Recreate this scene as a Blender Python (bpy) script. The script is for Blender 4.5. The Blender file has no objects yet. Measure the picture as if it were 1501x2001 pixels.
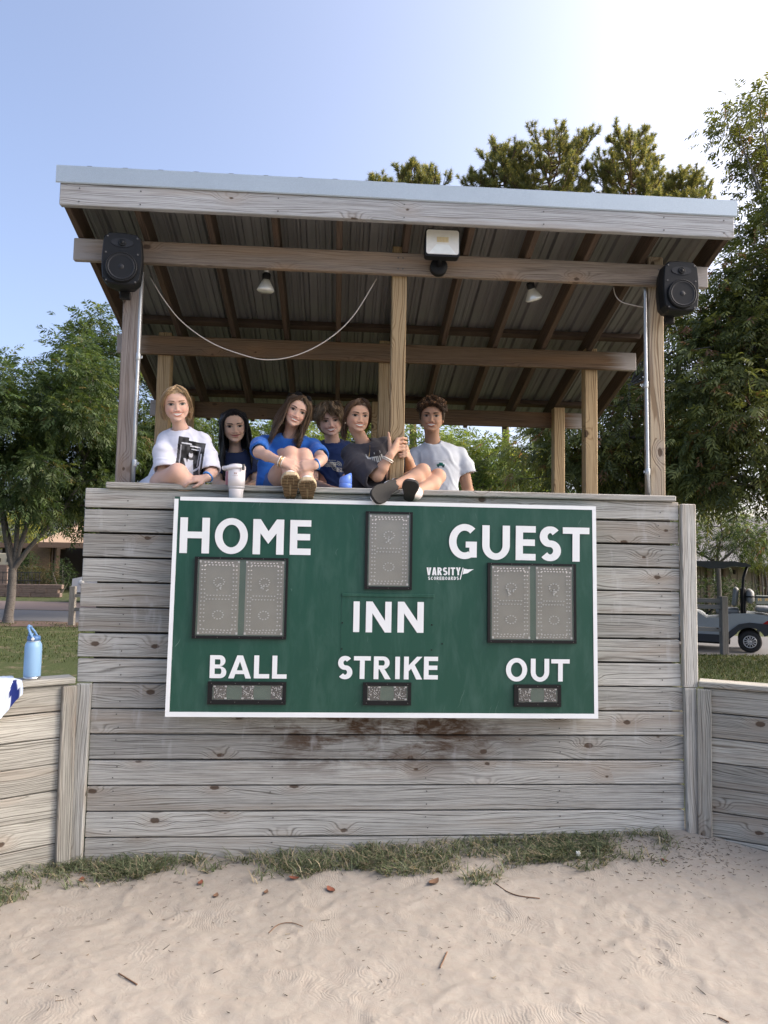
import bpy, bmesh, math, random
import numpy as np
from mathutils import Vector, Matrix

random.seed(7)
RNG = np.random.default_rng(7)
scene = bpy.context.scene
COL = scene.collection

# ------------------------------------------------------------------ camera
CAM = np.array([0.0, -4.2751, 1.7221])
CR = np.array([[0.99774, -0.06475, 0.01778], [-0.02251, -0.07299, 0.99708], [0.06326, 0.99523, 0.07428]])
FPX = 1390.0
cd = bpy.data.cameras.new('camera')
cam = bpy.data.objects.new('camera', cd)
COL.objects.link(cam)
cd.sensor_fit = 'HORIZONTAL'
cd.sensor_width = 36.0
cd.lens = FPX / 1501.0 * 36.0
cd.clip_start = 0.05
cd.clip_end = 3000.0
cam.matrix_world = Matrix(((CR[0][0], CR[1][0], -CR[2][0], CAM[0]), (CR[0][1], CR[1][1], -CR[2][1], CAM[1]),
                           (CR[0][2], CR[1][2], -CR[2][2], CAM[2]), (0, 0, 0, 1)))
scene.camera = cam

# ------------------------------------------------------------------ sky, sun, exposure
SUN_AZ = math.radians(88)      # to the right of straight ahead (+y towards +x)
SUN_EL = math.radians(36)
world = bpy.data.worlds.new('World')
scene.world = world
world.use_nodes = True
wn = world.node_tree
sky = wn.nodes.new('ShaderNodeTexSky')
sky.sky_type = 'NISHITA'
sky.sun_disc = False
sky.sun_elevation = SUN_EL
sky.sun_rotation = SUN_AZ
sky.altitude = 0
sky.air_density = 0.6
sky.dust_density = 6.0
sky.ozone_density = 0.5
bg = wn.nodes['Background']
bg.inputs['Strength'].default_value = 0.15
wn.links.new(sky.outputs[0], bg.inputs['Color'])
sl = bpy.data.lights.new('sun', 'SUN')
sl.energy = 0.5
sl.angle = math.radians(95)
sl.color = (1.0, 0.985, 0.96)
sun = bpy.data.objects.new('sun', sl)
COL.objects.link(sun)
sd = Vector((math.sin(SUN_AZ) * math.cos(SUN_EL), math.cos(SUN_AZ) * math.cos(SUN_EL), math.sin(SUN_EL)))
sun.rotation_euler = sd.to_track_quat('Z', 'Y').to_euler()
sun.location = (20, 30, 20)
vs = scene.view_settings
vs.view_transform = 'Standard'
vs.look = 'None'
vs.gamma = 1.0
vs.exposure = 1.68
vs.use_curve_mapping = False
scene.cycles.max_bounces = 8
scene.cycles.transparent_max_bounces = 12

# ------------------------------------------------------------------ helpers
def at(px, py, y):
    """world point at depth plane y that the photograph shows at (px, py)"""
    d = np.array([(px - 750.5) / FPX, -(py - 1000.5) / FPX, 1.0]) @ CR
    return CAM + (y - CAM[1]) / d[1] * d

def unit(a):
    a = np.asarray(a, float)
    return a / (np.linalg.norm(a, axis=-1, keepdims=True) + 1e-9)

def tag(o, label=None, cat=None, group=None, kind=None):
    if label: o['label'] = label
    if cat: o['category'] = cat
    if group: o['group'] = group
    if kind: o['kind'] = kind
    return o

def empty(name, loc=(0, 0, 0), parent=None):
    o = bpy.data.objects.new(name, None)
    o.empty_display_size = 0.1
    COL.objects.link(o)
    o.location = loc
    if parent: o.parent = parent
    return o

def link(name, me, m=None, parent=None, loc=None, rot=None, mw=None):
    o = bpy.data.objects.new(name, me)
    COL.objects.link(o)
    if m is not None and not me.materials:
        for k in (m if isinstance(m, (list, tuple)) else [m]): me.materials.append(k)
    if parent:
        o.parent = parent
        o.matrix_parent_inverse = parent_inv(parent)
    if mw is not None:
        o.matrix_basis = mw
    if loc is not None: o.location = loc
    if rot is not None: o.rotation_euler = rot
    return o

def parent_inv(p):
    m = Matrix.Identity(4)
    while p is not None:
        m = p.matrix_parent_inverse @ p.matrix_basis @ m if False else (p.matrix_parent_inverse @ p.matrix_basis) @ m
        p = p.parent
    return m.inverted()

def npmesh(name, V, F, smooth=False, col=None, mi=None):
    """fast mesh from numpy: V (n,3); F (m,k) array or list of such arrays"""
    V = np.asarray(V, dtype=np.float32)
    Fs = F if isinstance(F, list) else [F]
    Fs = [np.asarray(f, dtype=np.int32) for f in Fs if len(f)]
    me = bpy.data.meshes.new(name)
    me.vertices.add(len(V))
    me.vertices.foreach_set('co', V.ravel())
    lv = np.concatenate([f.ravel() for f in Fs])
    tot = np.concatenate([np.full(len(f), f.shape[1], np.int32) for f in Fs])
    st = np.concatenate([[0], np.cumsum(tot)[:-1]]).astype(np.int32)
    me.loops.add(len(lv))
    me.loops.foreach_set('vertex_index', lv)
    me.polygons.add(len(tot))
    me.polygons.foreach_set('loop_start', st)
    me.polygons.foreach_set('loop_total', tot)
    if smooth: me.polygons.foreach_set('use_smooth', np.ones(len(tot), bool))
    if mi is not None: me.polygons.foreach_set('material_index', np.asarray(mi, np.int32))
    me.update(calc_edges=True)
    if col is not None:
        a = me.color_attributes.new('Col', 'FLOAT_COLOR', 'POINT')
        c = np.ones((len(V), 4), np.float32)
        c[:, :3] = col
        a.data.foreach_set('color', c.ravel())
    return me

class MB:
    """collects shapes for ONE mesh"""
    def __init__(s): s.v = []; s.f = []; s.sm = []; s.mi = []; s.m = 0
    def add(s, V, F, smooth=False):
        o = len(s.v)
        s.v += [tuple(map(float, p)) for p in V]
        for f in F:
            s.f.append(tuple(int(i) + o for i in f)); s.sm.append(smooth); s.mi.append(s.m)
        return s
    def box(s, lo, hi, b=0.0, M=None):
        lo = np.array(lo, float); hi = np.array(hi, float); c = (lo + hi) / 2; h = (hi - lo) / 2
        V, F = chamfer(h[0], h[1], h[2], min(b, h.min() * 0.8)) if b else plainbox(h)
        V = [np.array(p) + c for p in V]
        if M is not None: V = [M @ Vector(p) for p in V]
        return s.add(V, F)
    def tube(s, path, rad, n=8, cap=True, smooth=True, sq=(1, 1)):
        P = [np.array(p, float) for p in path]
        R = rad if hasattr(rad, '__len__') else [rad] * len(P)
        V = []; F = []
        up = None
        for i, p in enumerate(P):
            t = P[min(i + 1, len(P) - 1)] - P[max(i - 1, 0)]
            t = t / (np.linalg.norm(t) + 1e-9)
            if up is None:
                up = np.array([0, 0, 1.0]) if abs(t[2]) < 0.9 else np.array([1.0, 0, 0])
            a = np.cross(t, up); a /= np.linalg.norm(a) + 1e-9
            b = np.cross(a, t); up = b
            for k in range(n):
                q = 2 * math.pi * k / n
                V.append(p + R[i] * (a * math.cos(q) * sq[0] + b * math.sin(q) * sq[1]))
        for i in range(len(P) - 1):
            for k in range(n):
                F.append((i * n + k, i * n + (k + 1) % n, (i + 1) * n + (k + 1) % n, (i + 1) * n + k))
        s.add(V, F, smooth)
        if cap:
            o = len(s.v) - len(V)
            s.f.append(tuple(o + k for k in range(n))[::-1]); s.sm.append(False); s.mi.append(s.m)
            s.f.append(tuple(o + (len(P) - 1) * n + k for k in range(n))); s.sm.append(False); s.mi.append(s.m)
        return s
    def lathe(s, prof, n=20, M=None, smooth=True):
        """prof = [(r, z)...] about local z"""
        V = []; F = []
        for r, z in prof:
            for k in range(n):
                q = 2 * math.pi * k / n
                V.append((r * math.cos(q), r * math.sin(q), z))
        for i in range(len(prof) - 1):
            for k in range(n):
                F.append((i * n + k, i * n + (k + 1) % n, (i + 1) * n + (k + 1) % n, (i + 1) * n + k))
        if M is not None: V = [M @ Vector(p) for p in V]
        s.add(V, F, smooth)
        o = len(s.v) - len(V)
        s.f.append(tuple(o + k for k in range(n))[::-1]); s.sm.append(False); s.mi.append(s.m)
        s.f.append(tuple(o + (len(prof) - 1) * n + k for k in range(n))); s.sm.append(False); s.mi.append(s.m)
        return s
    def prism(s, pts, h0, h1, M=None):
        """2D outline (x, z) extruded along y from h0 to h1"""
        n = len(pts)
        V = [(x, h0, z) for x, z in pts] + [(x, h1, z) for x, z in pts]
        F = [tuple(range(n)), tuple(range(n, 2 * n))[::-1]] + [(i, n + i, n + (i + 1) % n, (i + 1) % n) for i in range(n)]
        if M is not None: V = [M @ Vector(p) for p in V]
        return s.add(V, F)
    def mesh(s, name):
        me = bpy.data.meshes.new(name)
        me.from_pydata(s.v, [], s.f)
        me.polygons.foreach_set('use_smooth', s.sm)
        me.polygons.foreach_set('material_index', s.mi)
        me.update()
        return me
    def obj(s, name, m, parent=None, **k):
        return link(name, s.mesh(name), m, parent, **k)

def plainbox(h):
    V = [(x * h[0], y * h[1], z * h[2]) for x in (-1, 1) for y in (-1, 1) for z in (-1, 1)]
    return V, [(0, 1, 3, 2), (4, 6, 7, 5), (0, 4, 5, 1), (2, 3, 7, 6), (0, 2, 6, 4), (1, 5, 7, 3)]

def chamfer(hx, hy, hz, b):
    bm = bmesh.new()
    bmesh.ops.create_cube(bm, size=2)
    for v in bm.verts: v.co = (v.co.x * hx, v.co.y * hy, v.co.z * hz)
    bmesh.ops.bevel(bm, geom=list(bm.edges), offset=b, segments=1, affect='EDGES')
    bm.verts.index_update()
    V = [tuple(v.co) for v in bm.verts]
    F = [tuple(v.index for v in f.verts) for f in bm.faces]
    bm.free()
    return V, F

_PL = {}
def plank(name, L, T, H, m, parent, loc, rot=(0, 0, 0), b=0.004, label=None):
    """board: length L on local x, thickness T on local y, height H on local z; alike boards share a mesh"""
    k = (round(L, 3), round(T, 4), round(H, 4), m.name)
    if k not in _PL:
        V, F = chamfer(L / 2, T / 2, H / 2, b)
        me = bpy.data.meshes.new(name); me.from_pydata(V, [], F); me.update()
        me.materials.append(m)
        _PL[k] = me
    o = link(name, _PL[k], None, parent, loc=loc, rot=rot)
    if label: o['label'] = label
    return o

def copy_tree(o, parent=None):
    c = o.copy(); COL.objects.link(c)
    if parent: c.parent = parent
    for ch in list(o.children): copy_tree(ch, c)
    return c

# ------------------------------------------------------------------ noise in numpy
def vnoise(x, y, seed=0):
    """smooth value noise in 2D, -1..1"""
    xi = np.floor(x).astype(np.int64); yi = np.floor(y).astype(np.int64)
    fx = x - xi; fy = y - yi
    fx = fx * fx * fx * (fx * (fx * 6 - 15) + 10); fy = fy * fy * fy * (fy * (fy * 6 - 15) + 10)
    def h(a, b):
        n = (a * 374761393 + b * 668265263 + seed * 1442695041) & 0x7fffffff
        n = ((n ^ (n >> 13)) * 1274126177) & 0x7fffffff
        n = (n ^ (n >> 16)) & 0xffff
        return n / 32767.5 - 1
    a = h(xi, yi); b = h(xi + 1, yi); c = h(xi, yi + 1); d = h(xi + 1, yi + 1)
    return (a * (1 - fx) + b * fx) * (1 - fy) + (c * (1 - fx) + d * fx) * fy

def fbm(x, y, o=4, seed=0):
    s = 0; a = 1; t = 0
    for k in range(o):
        s = s + a * vnoise(x * 2 ** k + 13.7 * k, y * 2 ** k + 5.1 * k, seed + k); t += a; a *= 0.5
    return s / t

# ------------------------------------------------------------------ node materials
class G:
    def __init__(s, name):
        s.m = bpy.data.materials.new(name); s.m.use_nodes = True
        s.t = s.m.node_tree; s.out = s.t.nodes['Material Output']; s.b = s.t.nodes['Principled BSDF']
    def n(s, ty, ins=None, out=0, **props):
        nd = s.t.nodes.new('ShaderNode' + ty)
        for k, v in props.items(): setattr(nd, k, v)
        for k, v in (ins or {}).items():
            sk = nd.inputs[k]
            if hasattr(v, 'node'): s.t.links.new(v, sk)
            else: sk.default_value = v
        return nd.outputs[out] if out is not None else nd
    def math(s, op, a, b=0.0, c=None, clamp=False):
        d = {0: a, 1: b}
        if c is not None: d[2] = c
        return s.n('Math', d, operation=op, use_clamp=clamp)
    def vmul(s, a, v): return s.n('VectorMath', {0: a, 1: v}, operation='MULTIPLY')
    def vadd(s, a, v): return s.n('VectorMath', {0: a, 1: v}, operation='ADD')
    def noise(s, v, scale=5, detail=3, rough=0.5, dist=0.0, out=0):
        return s.n('TexNoise', {'Vector': v, 'Scale': scale, 'Detail': detail, 'Roughness': rough, 'Distortion': dist}, out=out)
    def ramp(s, f, stops, interp='LINEAR'):
        nd = s.t.nodes.new('ShaderNodeValToRGB'); e = nd.color_ramp.elements
        nd.color_ramp.interpolation = interp
        while len(e) < len(stops): e.new(0.5)
        for i, (p, c) in enumerate(stops):
            e[i].position = p
            e[i].color = (c, c, c, 1) if not hasattr(c, '__len__') else (*c, 1)
        s.t.links.new(f, nd.inputs[0])
        return nd.outputs[0]
    def mix(s, f, a, b, mode='MIX'):
        nd = s.t.nodes.new('ShaderNodeMix'); nd.data_type = 'RGBA'; nd.blend_type = mode
        for k, v in ((0, f), (6, a), (7, b)):
            if hasattr(v, 'node'): s.t.links.new(v, nd.inputs[k])
            else: nd.inputs[k].default_value = v if k == 0 else (*v, 1)
        return nd.outputs[2]
    def set(s, **k):
        for n_, v in k.items():
            sk = s.b.inputs[n_.replace('_', ' ')]
            if hasattr(v, 'node'): s.t.links.new(v, sk)
            else: sk.default_value = (*v, 1) if hasattr(v, '__len__') and len(v) == 3 and n_ in ('Base_Color', 'Emission_Color', 'Specular_Tint') else v
        return s
    def bump(s, h, strength=0.3, dist=0.01):
        s.t.links.new(s.n('Bump', {'Height': h, 'Strength': strength, 'Distance': dist}), s.b.inputs['Normal'])
        return s
    def obj_co(s): return s.n('TexCoord', out=3)
    def pos(s): return s.n('NewGeometry', out=0)

def plain(name, c, rough=0.5, metal=0.0, var=0.12, scale=30, bump=0.0, **kw):
    """a plain paint or plastic with slight uneven tone"""
    g = G(name)
    nz = g.noise(g.obj_co(), scale, 4, 0.6)
    col = g.mix(nz, tuple(x * (1 - var) for x in c), tuple(min(1, x * (1 + var)) for x in c))
    g.set(Base_Color=col, Roughness=rough, Metallic=metal, **kw)
    if bump: g.bump(nz, bump, 0.004)
    return g.m

def wood(name, light, dark, knot=(0.07, 0.045, 0.03), warm=None, warmth=0.35, ring=0.54, freq=130.0, stains=False, endgrey=None, contrast=1.0, checks=0.5):
    g = G(name)
    rnd = g.n('ObjectInfo', out=5)
    off = g.n('CombineXYZ', {0: g.math('MULTIPLY', rnd, 53.0), 1: g.math('MULTIPLY', rnd, 17.0), 2: g.math('MULTIPLY', rnd, 31.0)})
    oc = g.obj_co()
    p = g.vadd(oc, off)
    sx = g.n('SeparateXYZ', {0: p}, out=None)
    # knots: sparse cells in the face of the board
    face = g.math('ADD', sx.outputs[2], sx.outputs[1])
    kv = g.n('TexVoronoi', {'Vector': g.n('CombineXYZ', {0: g.math('MULTIPLY', sx.outputs[0], 2.6), 1: g.math('MULTIPLY', face, 4.6), 2: 0.0}), 'Scale': 1.0, 'Randomness': 1.0}, out=None, voronoi_dimensions='2D')
    kd = kv.outputs['Distance']
    kr = g.n('SeparateColor', {0: kv.outputs['Color']}, out=None)
    some = g.math('GREATER_THAN', kr.outputs[0], 0.55)
    size = g.math('MULTIPLY_ADD', kr.outputs[1], 0.06, 0.025)
    kd_w = g.math('ADD', kd, g.math('MULTIPLY', g.math('SUBTRACT', g.noise(p, 45, 3), 0.5), 0.06))
    near = g.math('MULTIPLY', g.ramp(kd, [(0.0, 1.0), (0.34, 0.0)], 'EASE'), some)
    core = g.math('MULTIPLY', g.math('MULTIPLY', g.math('SUBTRACT', size, kd_w), 45.0, clamp=True), some)
    # growth rings cut lengthwise
    n1 = g.noise(g.vmul(p, (0.16, 1.0, 1.0)), 7.5, 1.4, 0.45)
    v = g.math('ADD', g.math('MULTIPLY', face, freq * 4.4), g.math('MULTIPLY', n1, 75.0))
    v = g.math('ADD', v, g.math('MULTIPLY', near, 26.0))
    v = g.math('ADD', v, g.math('MULTIPLY', g.noise(g.vmul(p, (0.8, 12.0, 12.0)), 9, 3), 2.2))
    sn = g.math('MULTIPLY_ADD', g.math('SINE', v), 0.5, 0.5)
    irr = g.n('TexNoise', {'W': g.math('MULTIPLY', v, 0.11), 'Scale': 1.0, 'Detail': 2.0}, noise_dimensions='1D')
    rg = g.math('MULTIPLY', g.math('POWER', sn, 2.0), g.ramp(irr, [(0.38, 0.05), (0.60, 1.5)]))
    fib = g.noise(g.vmul(p, (0.9, 30, 30)), 4.0, 6, 0.75)
    pat = g.noise(g.vmul(p, (0.7, 7, 7)), 2.2, 4, 0.6)
    big = g.noise(g.vmul(p, (0.5, 2, 2)), 1.3, 2, 0.5)
    f = g.math('MULTIPLY', rg, g.math('MULTIPLY_ADD', pat, 1.7, 0.0))
    f = g.math('MULTIPLY', f, ring)
    f = g.math('ADD', f, g.math('MULTIPLY', g.ramp(fib, [(0.36, 1.0), (0.60, 0.0)]), 0.55 * contrast), clamp=True)
    c = g.mix(f, light, dark)
    if warm is not None:
        w = g.math('MULTIPLY', g.ramp(g.noise(g.vmul(p, (0.45, 4, 5)), 2.0, 3), [(0.5, 0.0), (0.72, 1.0)]), warmth)
        c = g.mix(w, c, warm, 'MIX')
        c = g.mix(g.math('MULTIPLY', near, warmth * 0.8), c, warm)
    # each board its own tone
    tone = g.math('MULTIPLY_ADD', g.math('FRACT', g.math('MULTIPLY', rnd, 7.31)), 0.42, 0.80)
    tone = g.math('MULTIPLY', tone, g.math('MULTIPLY_ADD', big, 0.5, 0.75))
    c = g.mix(1.0, c, g.n('CombineColor', {0: tone, 1: tone, 2: tone}), 'MULTIPLY')
    # drying cracks along the grain
    ck = g.noise(g.vmul(p, (1.0, 40, 42)), 1.7, 2, 0.5)
    crack = g.math('MULTIPLY', g.ramp(ck, [(0.27, 1.0), (0.315, 0.0)]), checks)
    c = g.mix(crack, c, tuple(x * 0.25 for x in dark))
    c = g.mix(g.math('MULTIPLY', core, 0.9), c, knot)
    if stains:
        wp = g.n('SeparateXYZ', {0: g.pos()}, out=None)
        zz = wp.outputs[2]; xx = wp.outputs[0]
        band = g.math('MULTIPLY', g.ramp(zz, [(0.38, 0.0), (0.72, 1.0)], 'EASE'), g.ramp(zz, [(0.86, 1.0), (0.95, 0.0)]))
        st = g.noise(g.n('CombineXYZ', {0: g.math('MULTIPLY', xx, 2.6), 1: 4.2, 2: g.math('MULTIPLY', zz, 7.0)}), 1.3, 6, 0.68, 0.3)
        st = g.math('MULTIPLY', g.ramp(st, [(0.43, 0.0), (0.58, 1.0)]), band)
        side = g.ramp(g.math('ABSOLUTE', g.math('SUBTRACT', xx, 0.3)), [(0.35, 1.0), (1.0, 0.0)], 'EASE')
        st = g.math('MULTIPLY', st, side)
        st = g.math('MULTIPLY', st, g.math('MULTIPLY_ADD', fib, 0.9, 0.45), clamp=True)
        c = g.mix(g.math('MULTIPLY', st, 1.15, clamp=True), c, (0.080, 0.048, 0.029))
        pale = g.noise(g.n('CombineXYZ', {0: g.math('MULTIPLY', xx, 6.0), 1: 1.0, 2: g.math('MULTIPLY', zz, 1.6)}), 2.0, 3, 0.6)
        c = g.mix(g.math('MULTIPLY', g.ramp(pale, [(0.58, 0.0), (0.72, 0.45)]), g.ramp(zz, [(0.45, 0.0), (0.7, 1.0)])), c, (0.50, 0.50, 0.50))
        low = g.ramp(zz, [(0.0, 0.35), (0.22, 0.0)])
        c = g.mix(low, c, (0.36, 0.31, 0.25))
    if endgrey:
        ox = g.n('SeparateXYZ', {0: oc}, out=None).outputs[0]
        e = g.math('ADD', g.math('ABSOLUTE', ox), g.math('MULTIPLY', g.math('SUBTRACT', g.noise(g.vmul(p, (1, 8, 30)), 3, 3), 0.5), 0.25))
        e = g.math('SUBTRACT', e, endgrey - 0.2)
        c = g.mix(g.ramp(e, [(0.0, 0.0), (0.16, 0.9)]), c, (0.33, 0.31, 0.30))
    hgt = g.math('SUBTRACT', g.math('MULTIPLY', fib, 0.7), g.math('MULTIPLY', rg, 0.35))
    hgt = g.math('SUBTRACT', hgt, g.math('ADD', core, crack))
    g.set(Base_Color=c, Roughness=0.86, Specular_IOR_Level=0.25)
    g.bump(hgt, 0.55, 0.004)
    return g.m

WOOD_GREY = wood('weathered_grey_wood', (0.470, 0.465, 0.432), (0.135, 0.130, 0.116), warm=(0.27, 0.205, 0.145), warmth=0.42, stains=True)
WOOD_FENCE = wood('weathered_fence_wood', (0.42, 0.410, 0.365), (0.125, 0.118, 0.100), warm=(0.27, 0.195, 0.135), warmth=0.5)
WOOD_FASCIA = wood('weathered_fascia_wood', (0.36, 0.375, 0.39), (0.17, 0.165, 0.165), warm=(0.28, 0.235, 0.19), warmth=0.4, ring=0.5)
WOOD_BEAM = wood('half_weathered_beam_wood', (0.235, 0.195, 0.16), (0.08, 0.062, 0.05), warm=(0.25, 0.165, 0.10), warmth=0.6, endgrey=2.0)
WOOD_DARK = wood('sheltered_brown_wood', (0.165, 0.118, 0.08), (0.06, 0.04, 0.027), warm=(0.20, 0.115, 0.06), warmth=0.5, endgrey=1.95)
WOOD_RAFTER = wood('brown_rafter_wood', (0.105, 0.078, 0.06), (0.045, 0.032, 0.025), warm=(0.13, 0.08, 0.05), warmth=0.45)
WOOD_TAN = wood('tan_post_wood', (0.46, 0.35, 0.21), (0.22, 0.145, 0.075), warm=(0.40, 0.28, 0.15), warmth=0.4, ring=0.95, freq=110, contrast=0.7, checks=0.3)
WOOD_POSTGREY = wood('grey_brown_post_wood', (0.30, 0.27, 0.255), (0.135, 0.11, 0.098), warm=(0.25, 0.165, 0.11), warmth=0.45, ring=0.5)
WOOD_POSTMIX = wood('tan_and_grey_post_wood', (0.43, 0.355, 0.255), (0.21, 0.15, 0.095), warm=(0.30, 0.27, 0.25), warmth=0.5, ring=0.9, freq=85, contrast=0.7)

# ------------------------------------------------------------------ more materials
WOOD_SHADE = wood('dark_gap_shade_wood', (0.05, 0.042, 0.036), (0.02, 0.017, 0.015))  # near-black colour standing in for shade between the planks
def mat_lawn():
    g = G('lawn')
    p = g.pos()
    a = g.noise(p, 0.9, 5, 0.6); b = g.noise(p, 22, 4, 0.7); d = g.noise(p, 2.6, 5, 0.65)
    c = g.mix(g.ramp(b, [(0.3, 0.0), (0.7, 1.0)]), (0.04, 0.055, 0.02), (0.075, 0.09, 0.036))
    c = g.mix(g.ramp(d, [(0.52, 0.0), (0.68, 0.85)]), c, (0.17, 0.135, 0.095))
    g.set(Base_Color=c, Roughness=0.95, Specular_IOR_Level=0.1).bump(b, 0.8, 0.03)
    return g.m
def mat_sand():
    g = G('sand')
    p = g.pos()
    f = g.noise(p, 420, 3, 0.7); m_ = g.noise(p, 26, 5, 0.62, 0.6); l = g.noise(p, 1.6, 4, 0.6)
    rip = g.n('TexWave', {'Vector': g.vadd(g.vmul(p, (1, 1.7, 1)), g.vmul(g.noise(p, 2.6, 3, out=1), (0.5, 0.5, 0))), 'Scale': 17, 'Distortion': 6.0, 'Detail': 3, 'Detail Scale': 1.4}, out=1)
    rip = g.math('MULTIPLY', rip, g.ramp(g.noise(g.vadd(p, (9, 3, 0)), 3.2, 2), [(0.5, 0.0), (0.62, 1.0)]))
    c = g.mix(l, (0.262, 0.240, 0.205), (0.318, 0.296, 0.262))
    c = g.mix(g.ramp(m_, [(0.35, 0.55), (0.6, 0.0)]), c, (0.26, 0.225, 0.193))
    c = g.mix(g.math('MULTIPLY', g.math('SUBTRACT', f, 0.5), 0.8), c, (0.20, 0.16, 0.13))
    dk = g.n('TexVoronoi', {'Vector': p, 'Scale': 38.0}, out=None)
    spk = g.math('MULTIPLY', g.math('LESS_THAN', dk.outputs['Distance'], 0.09), g.math('GREATER_THAN', g.n('SeparateColor', {0: dk.outputs['Color']}), 0.8))
    c = g.mix(g.math('MULTIPLY', spk, 0.8), c, (0.10, 0.08, 0.06))
    h = g.math('ADD', g.math('MULTIPLY', m_, 0.7), g.math('ADD', g.math('MULTIPLY', f, 0.13), g.math('MULTIPLY', rip, 0.2)))
    g.set(Base_Color=c, Roughness=0.97, Specular_IOR_Level=0.12).bump(h, 0.30, 0.02)
    return g.m
def mat_vcol(name, rough=0.6, trans=0.0, sss=0.0, spec=0.3, bump=None, sheen=0.0):
    g = G(name)
    a = g.n('Attribute', attribute_name='Col')
    g.set(Base_Color=a, Roughness=rough, Specular_IOR_Level=spec)
    if sss:
        g.set(Subsurface_Weight=sss, Subsurface_Scale=0.012, Subsurface_Radius=(1.0, 0.4, 0.2))
    if sheen: g.set(Sheen_Weight=sheen)
    if bump: g.bump(g.noise(g.obj_co(), bump[0], 3, 0.6), bump[1], 0.003)
    if trans:
        t = g.n('BsdfTranslucent', {'Color': g.mix(1.0, a, (1.25, 1.2, 0.6), 'MULTIPLY')})
        mx = g.n('MixShader', {0: trans, 1: g.b.outputs[0], 2: t})
        g.t.links.new(mx, g.out.inputs[0])
    return g.m
LEAF = mat_vcol('leaf', 0.55, trans=0.42, spec=0.3)
NEEDLE = mat_vcol('pine_needle', 0.6, trans=0.45, spec=0.25)
GRASS = mat_vcol('grass_blade', 0.7, trans=0.25, spec=0.2)
def mat_galv(name, c, rough=0.42, metal=0.85):
    g = G(name)
    v = g.n('TexVoronoi', {'Vector': g.obj_co(), 'Scale': 320.0}, out=None)
    s = g.n('SeparateColor', {0: v.outputs['Color']})
    l = g.noise(g.obj_co(), 3, 4)
    k = g.math('ADD', g.math('MULTIPLY', s, 0.5), g.math('MULTIPLY', l, 0.5))
    g.set(Base_Color=g.mix(k, tuple(x * 0.82 for x in c), tuple(min(1, x * 1.12) for x in c)), Roughness=g.math('MULTIPLY_ADD', s, 0.15, rough - 0.06), Metallic=metal)
    return g.m
GALV = mat_galv('galvanised_flashing', (0.40, 0.47, 0.53), 0.5, 0.4)
GALVPIPE = mat_galv('galvanised_pipe', (0.5, 0.52, 0.53), 0.45, 0.7)
def mat_roof():
    g = G('roof_underside')
    p = g.obj_co()
    st = g.noise(g.vmul(p, (26, 0.35, 1)), 1.0, 3, 0.6)
    g.set(Base_Color=g.mix(st, (0.12, 0.122, 0.126), (0.27, 0.273, 0.28)), Roughness=0.5, Metallic=0.3)
    return g.m
ROOFM = mat_roof()
BLACKP = plain('black_plastic', (0.010, 0.011, 0.013), 0.55, Specular_IOR_Level=0.22)
DARKP = plain('dark_cone', (0.016, 0.017, 0.02), 0.5, Specular_IOR_Level=0.3)
BLACKM = plain('black_anodised_frame', (0.009, 0.009, 0.0095), 0.5, Specular_IOR_Level=0.25)
WHITEPL = plain('white_plastic', (0.72, 0.72, 0.68), 0.4)
STEEL = plain('bright_steel', (0.6, 0.6, 0.6), 0.28, 1.0)
SCREW = plain('dull_screw', (0.12, 0.115, 0.11), 0.5, 0.6)

# ------------------------------------------------------------------ the ground
def grid_mesh(name, xs, ys, zf, m):
    X, Y = np.meshgrid(xs, ys)
    Z = zf(X, Y)
    V = np.stack([X, Y, Z], -1).reshape(-1, 3)
    nx = len(xs)
    i = np.arange(len(ys) - 1)[:, None] * nx + np.arange(nx - 1)[None]
    F = np.stack([i, i + 1, i + nx + 1, i + nx], -1).reshape(-1, 4)
    return link(name, npmesh(name, V, F, True), m)

def wall_sand(x):
    return np.interp(x, [-3, -1.6, -1.3, -0.4, 0.5, 1.4, 2.1, 2.6, 4], [0.05, 0.02, 0.0, 0.03, 0.09, 0.125, 0.16, 0.12, 0.1])
def sand_z(X, Y, detail=True):
    d = np.clip(-Y, 0, 9)
    z = wall_sand(X) * np.exp(-d / 0.7) + 0.012
    z = z + 0.012 * fbm(X * 1.7, Y * 1.7, 3, 3) * np.clip(d * 3, 0.2, 1)
    if detail:
        wx = X + 0.14 * fbm(X * 3.0, Y * 3.0, 3, 11); wy = Y + 0.14 * fbm(X * 3.0 + 7, Y * 3.0, 3, 17)
        r = 1 - np.abs(fbm(wx * 3.4, wy * 5.2, 4, 23))
        z = z + 0.0075 * np.maximum(r - 0.62, 0) / 0.38 * np.clip((d - 0.05) * 4, 0, 1)
        z = z + 0.0042 * fbm(wx * 9, wy * 11, 4, 31)
        z = z + 0.0022 * fbm(X * 34, Y * 34, 3, 41)
    return z

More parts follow.
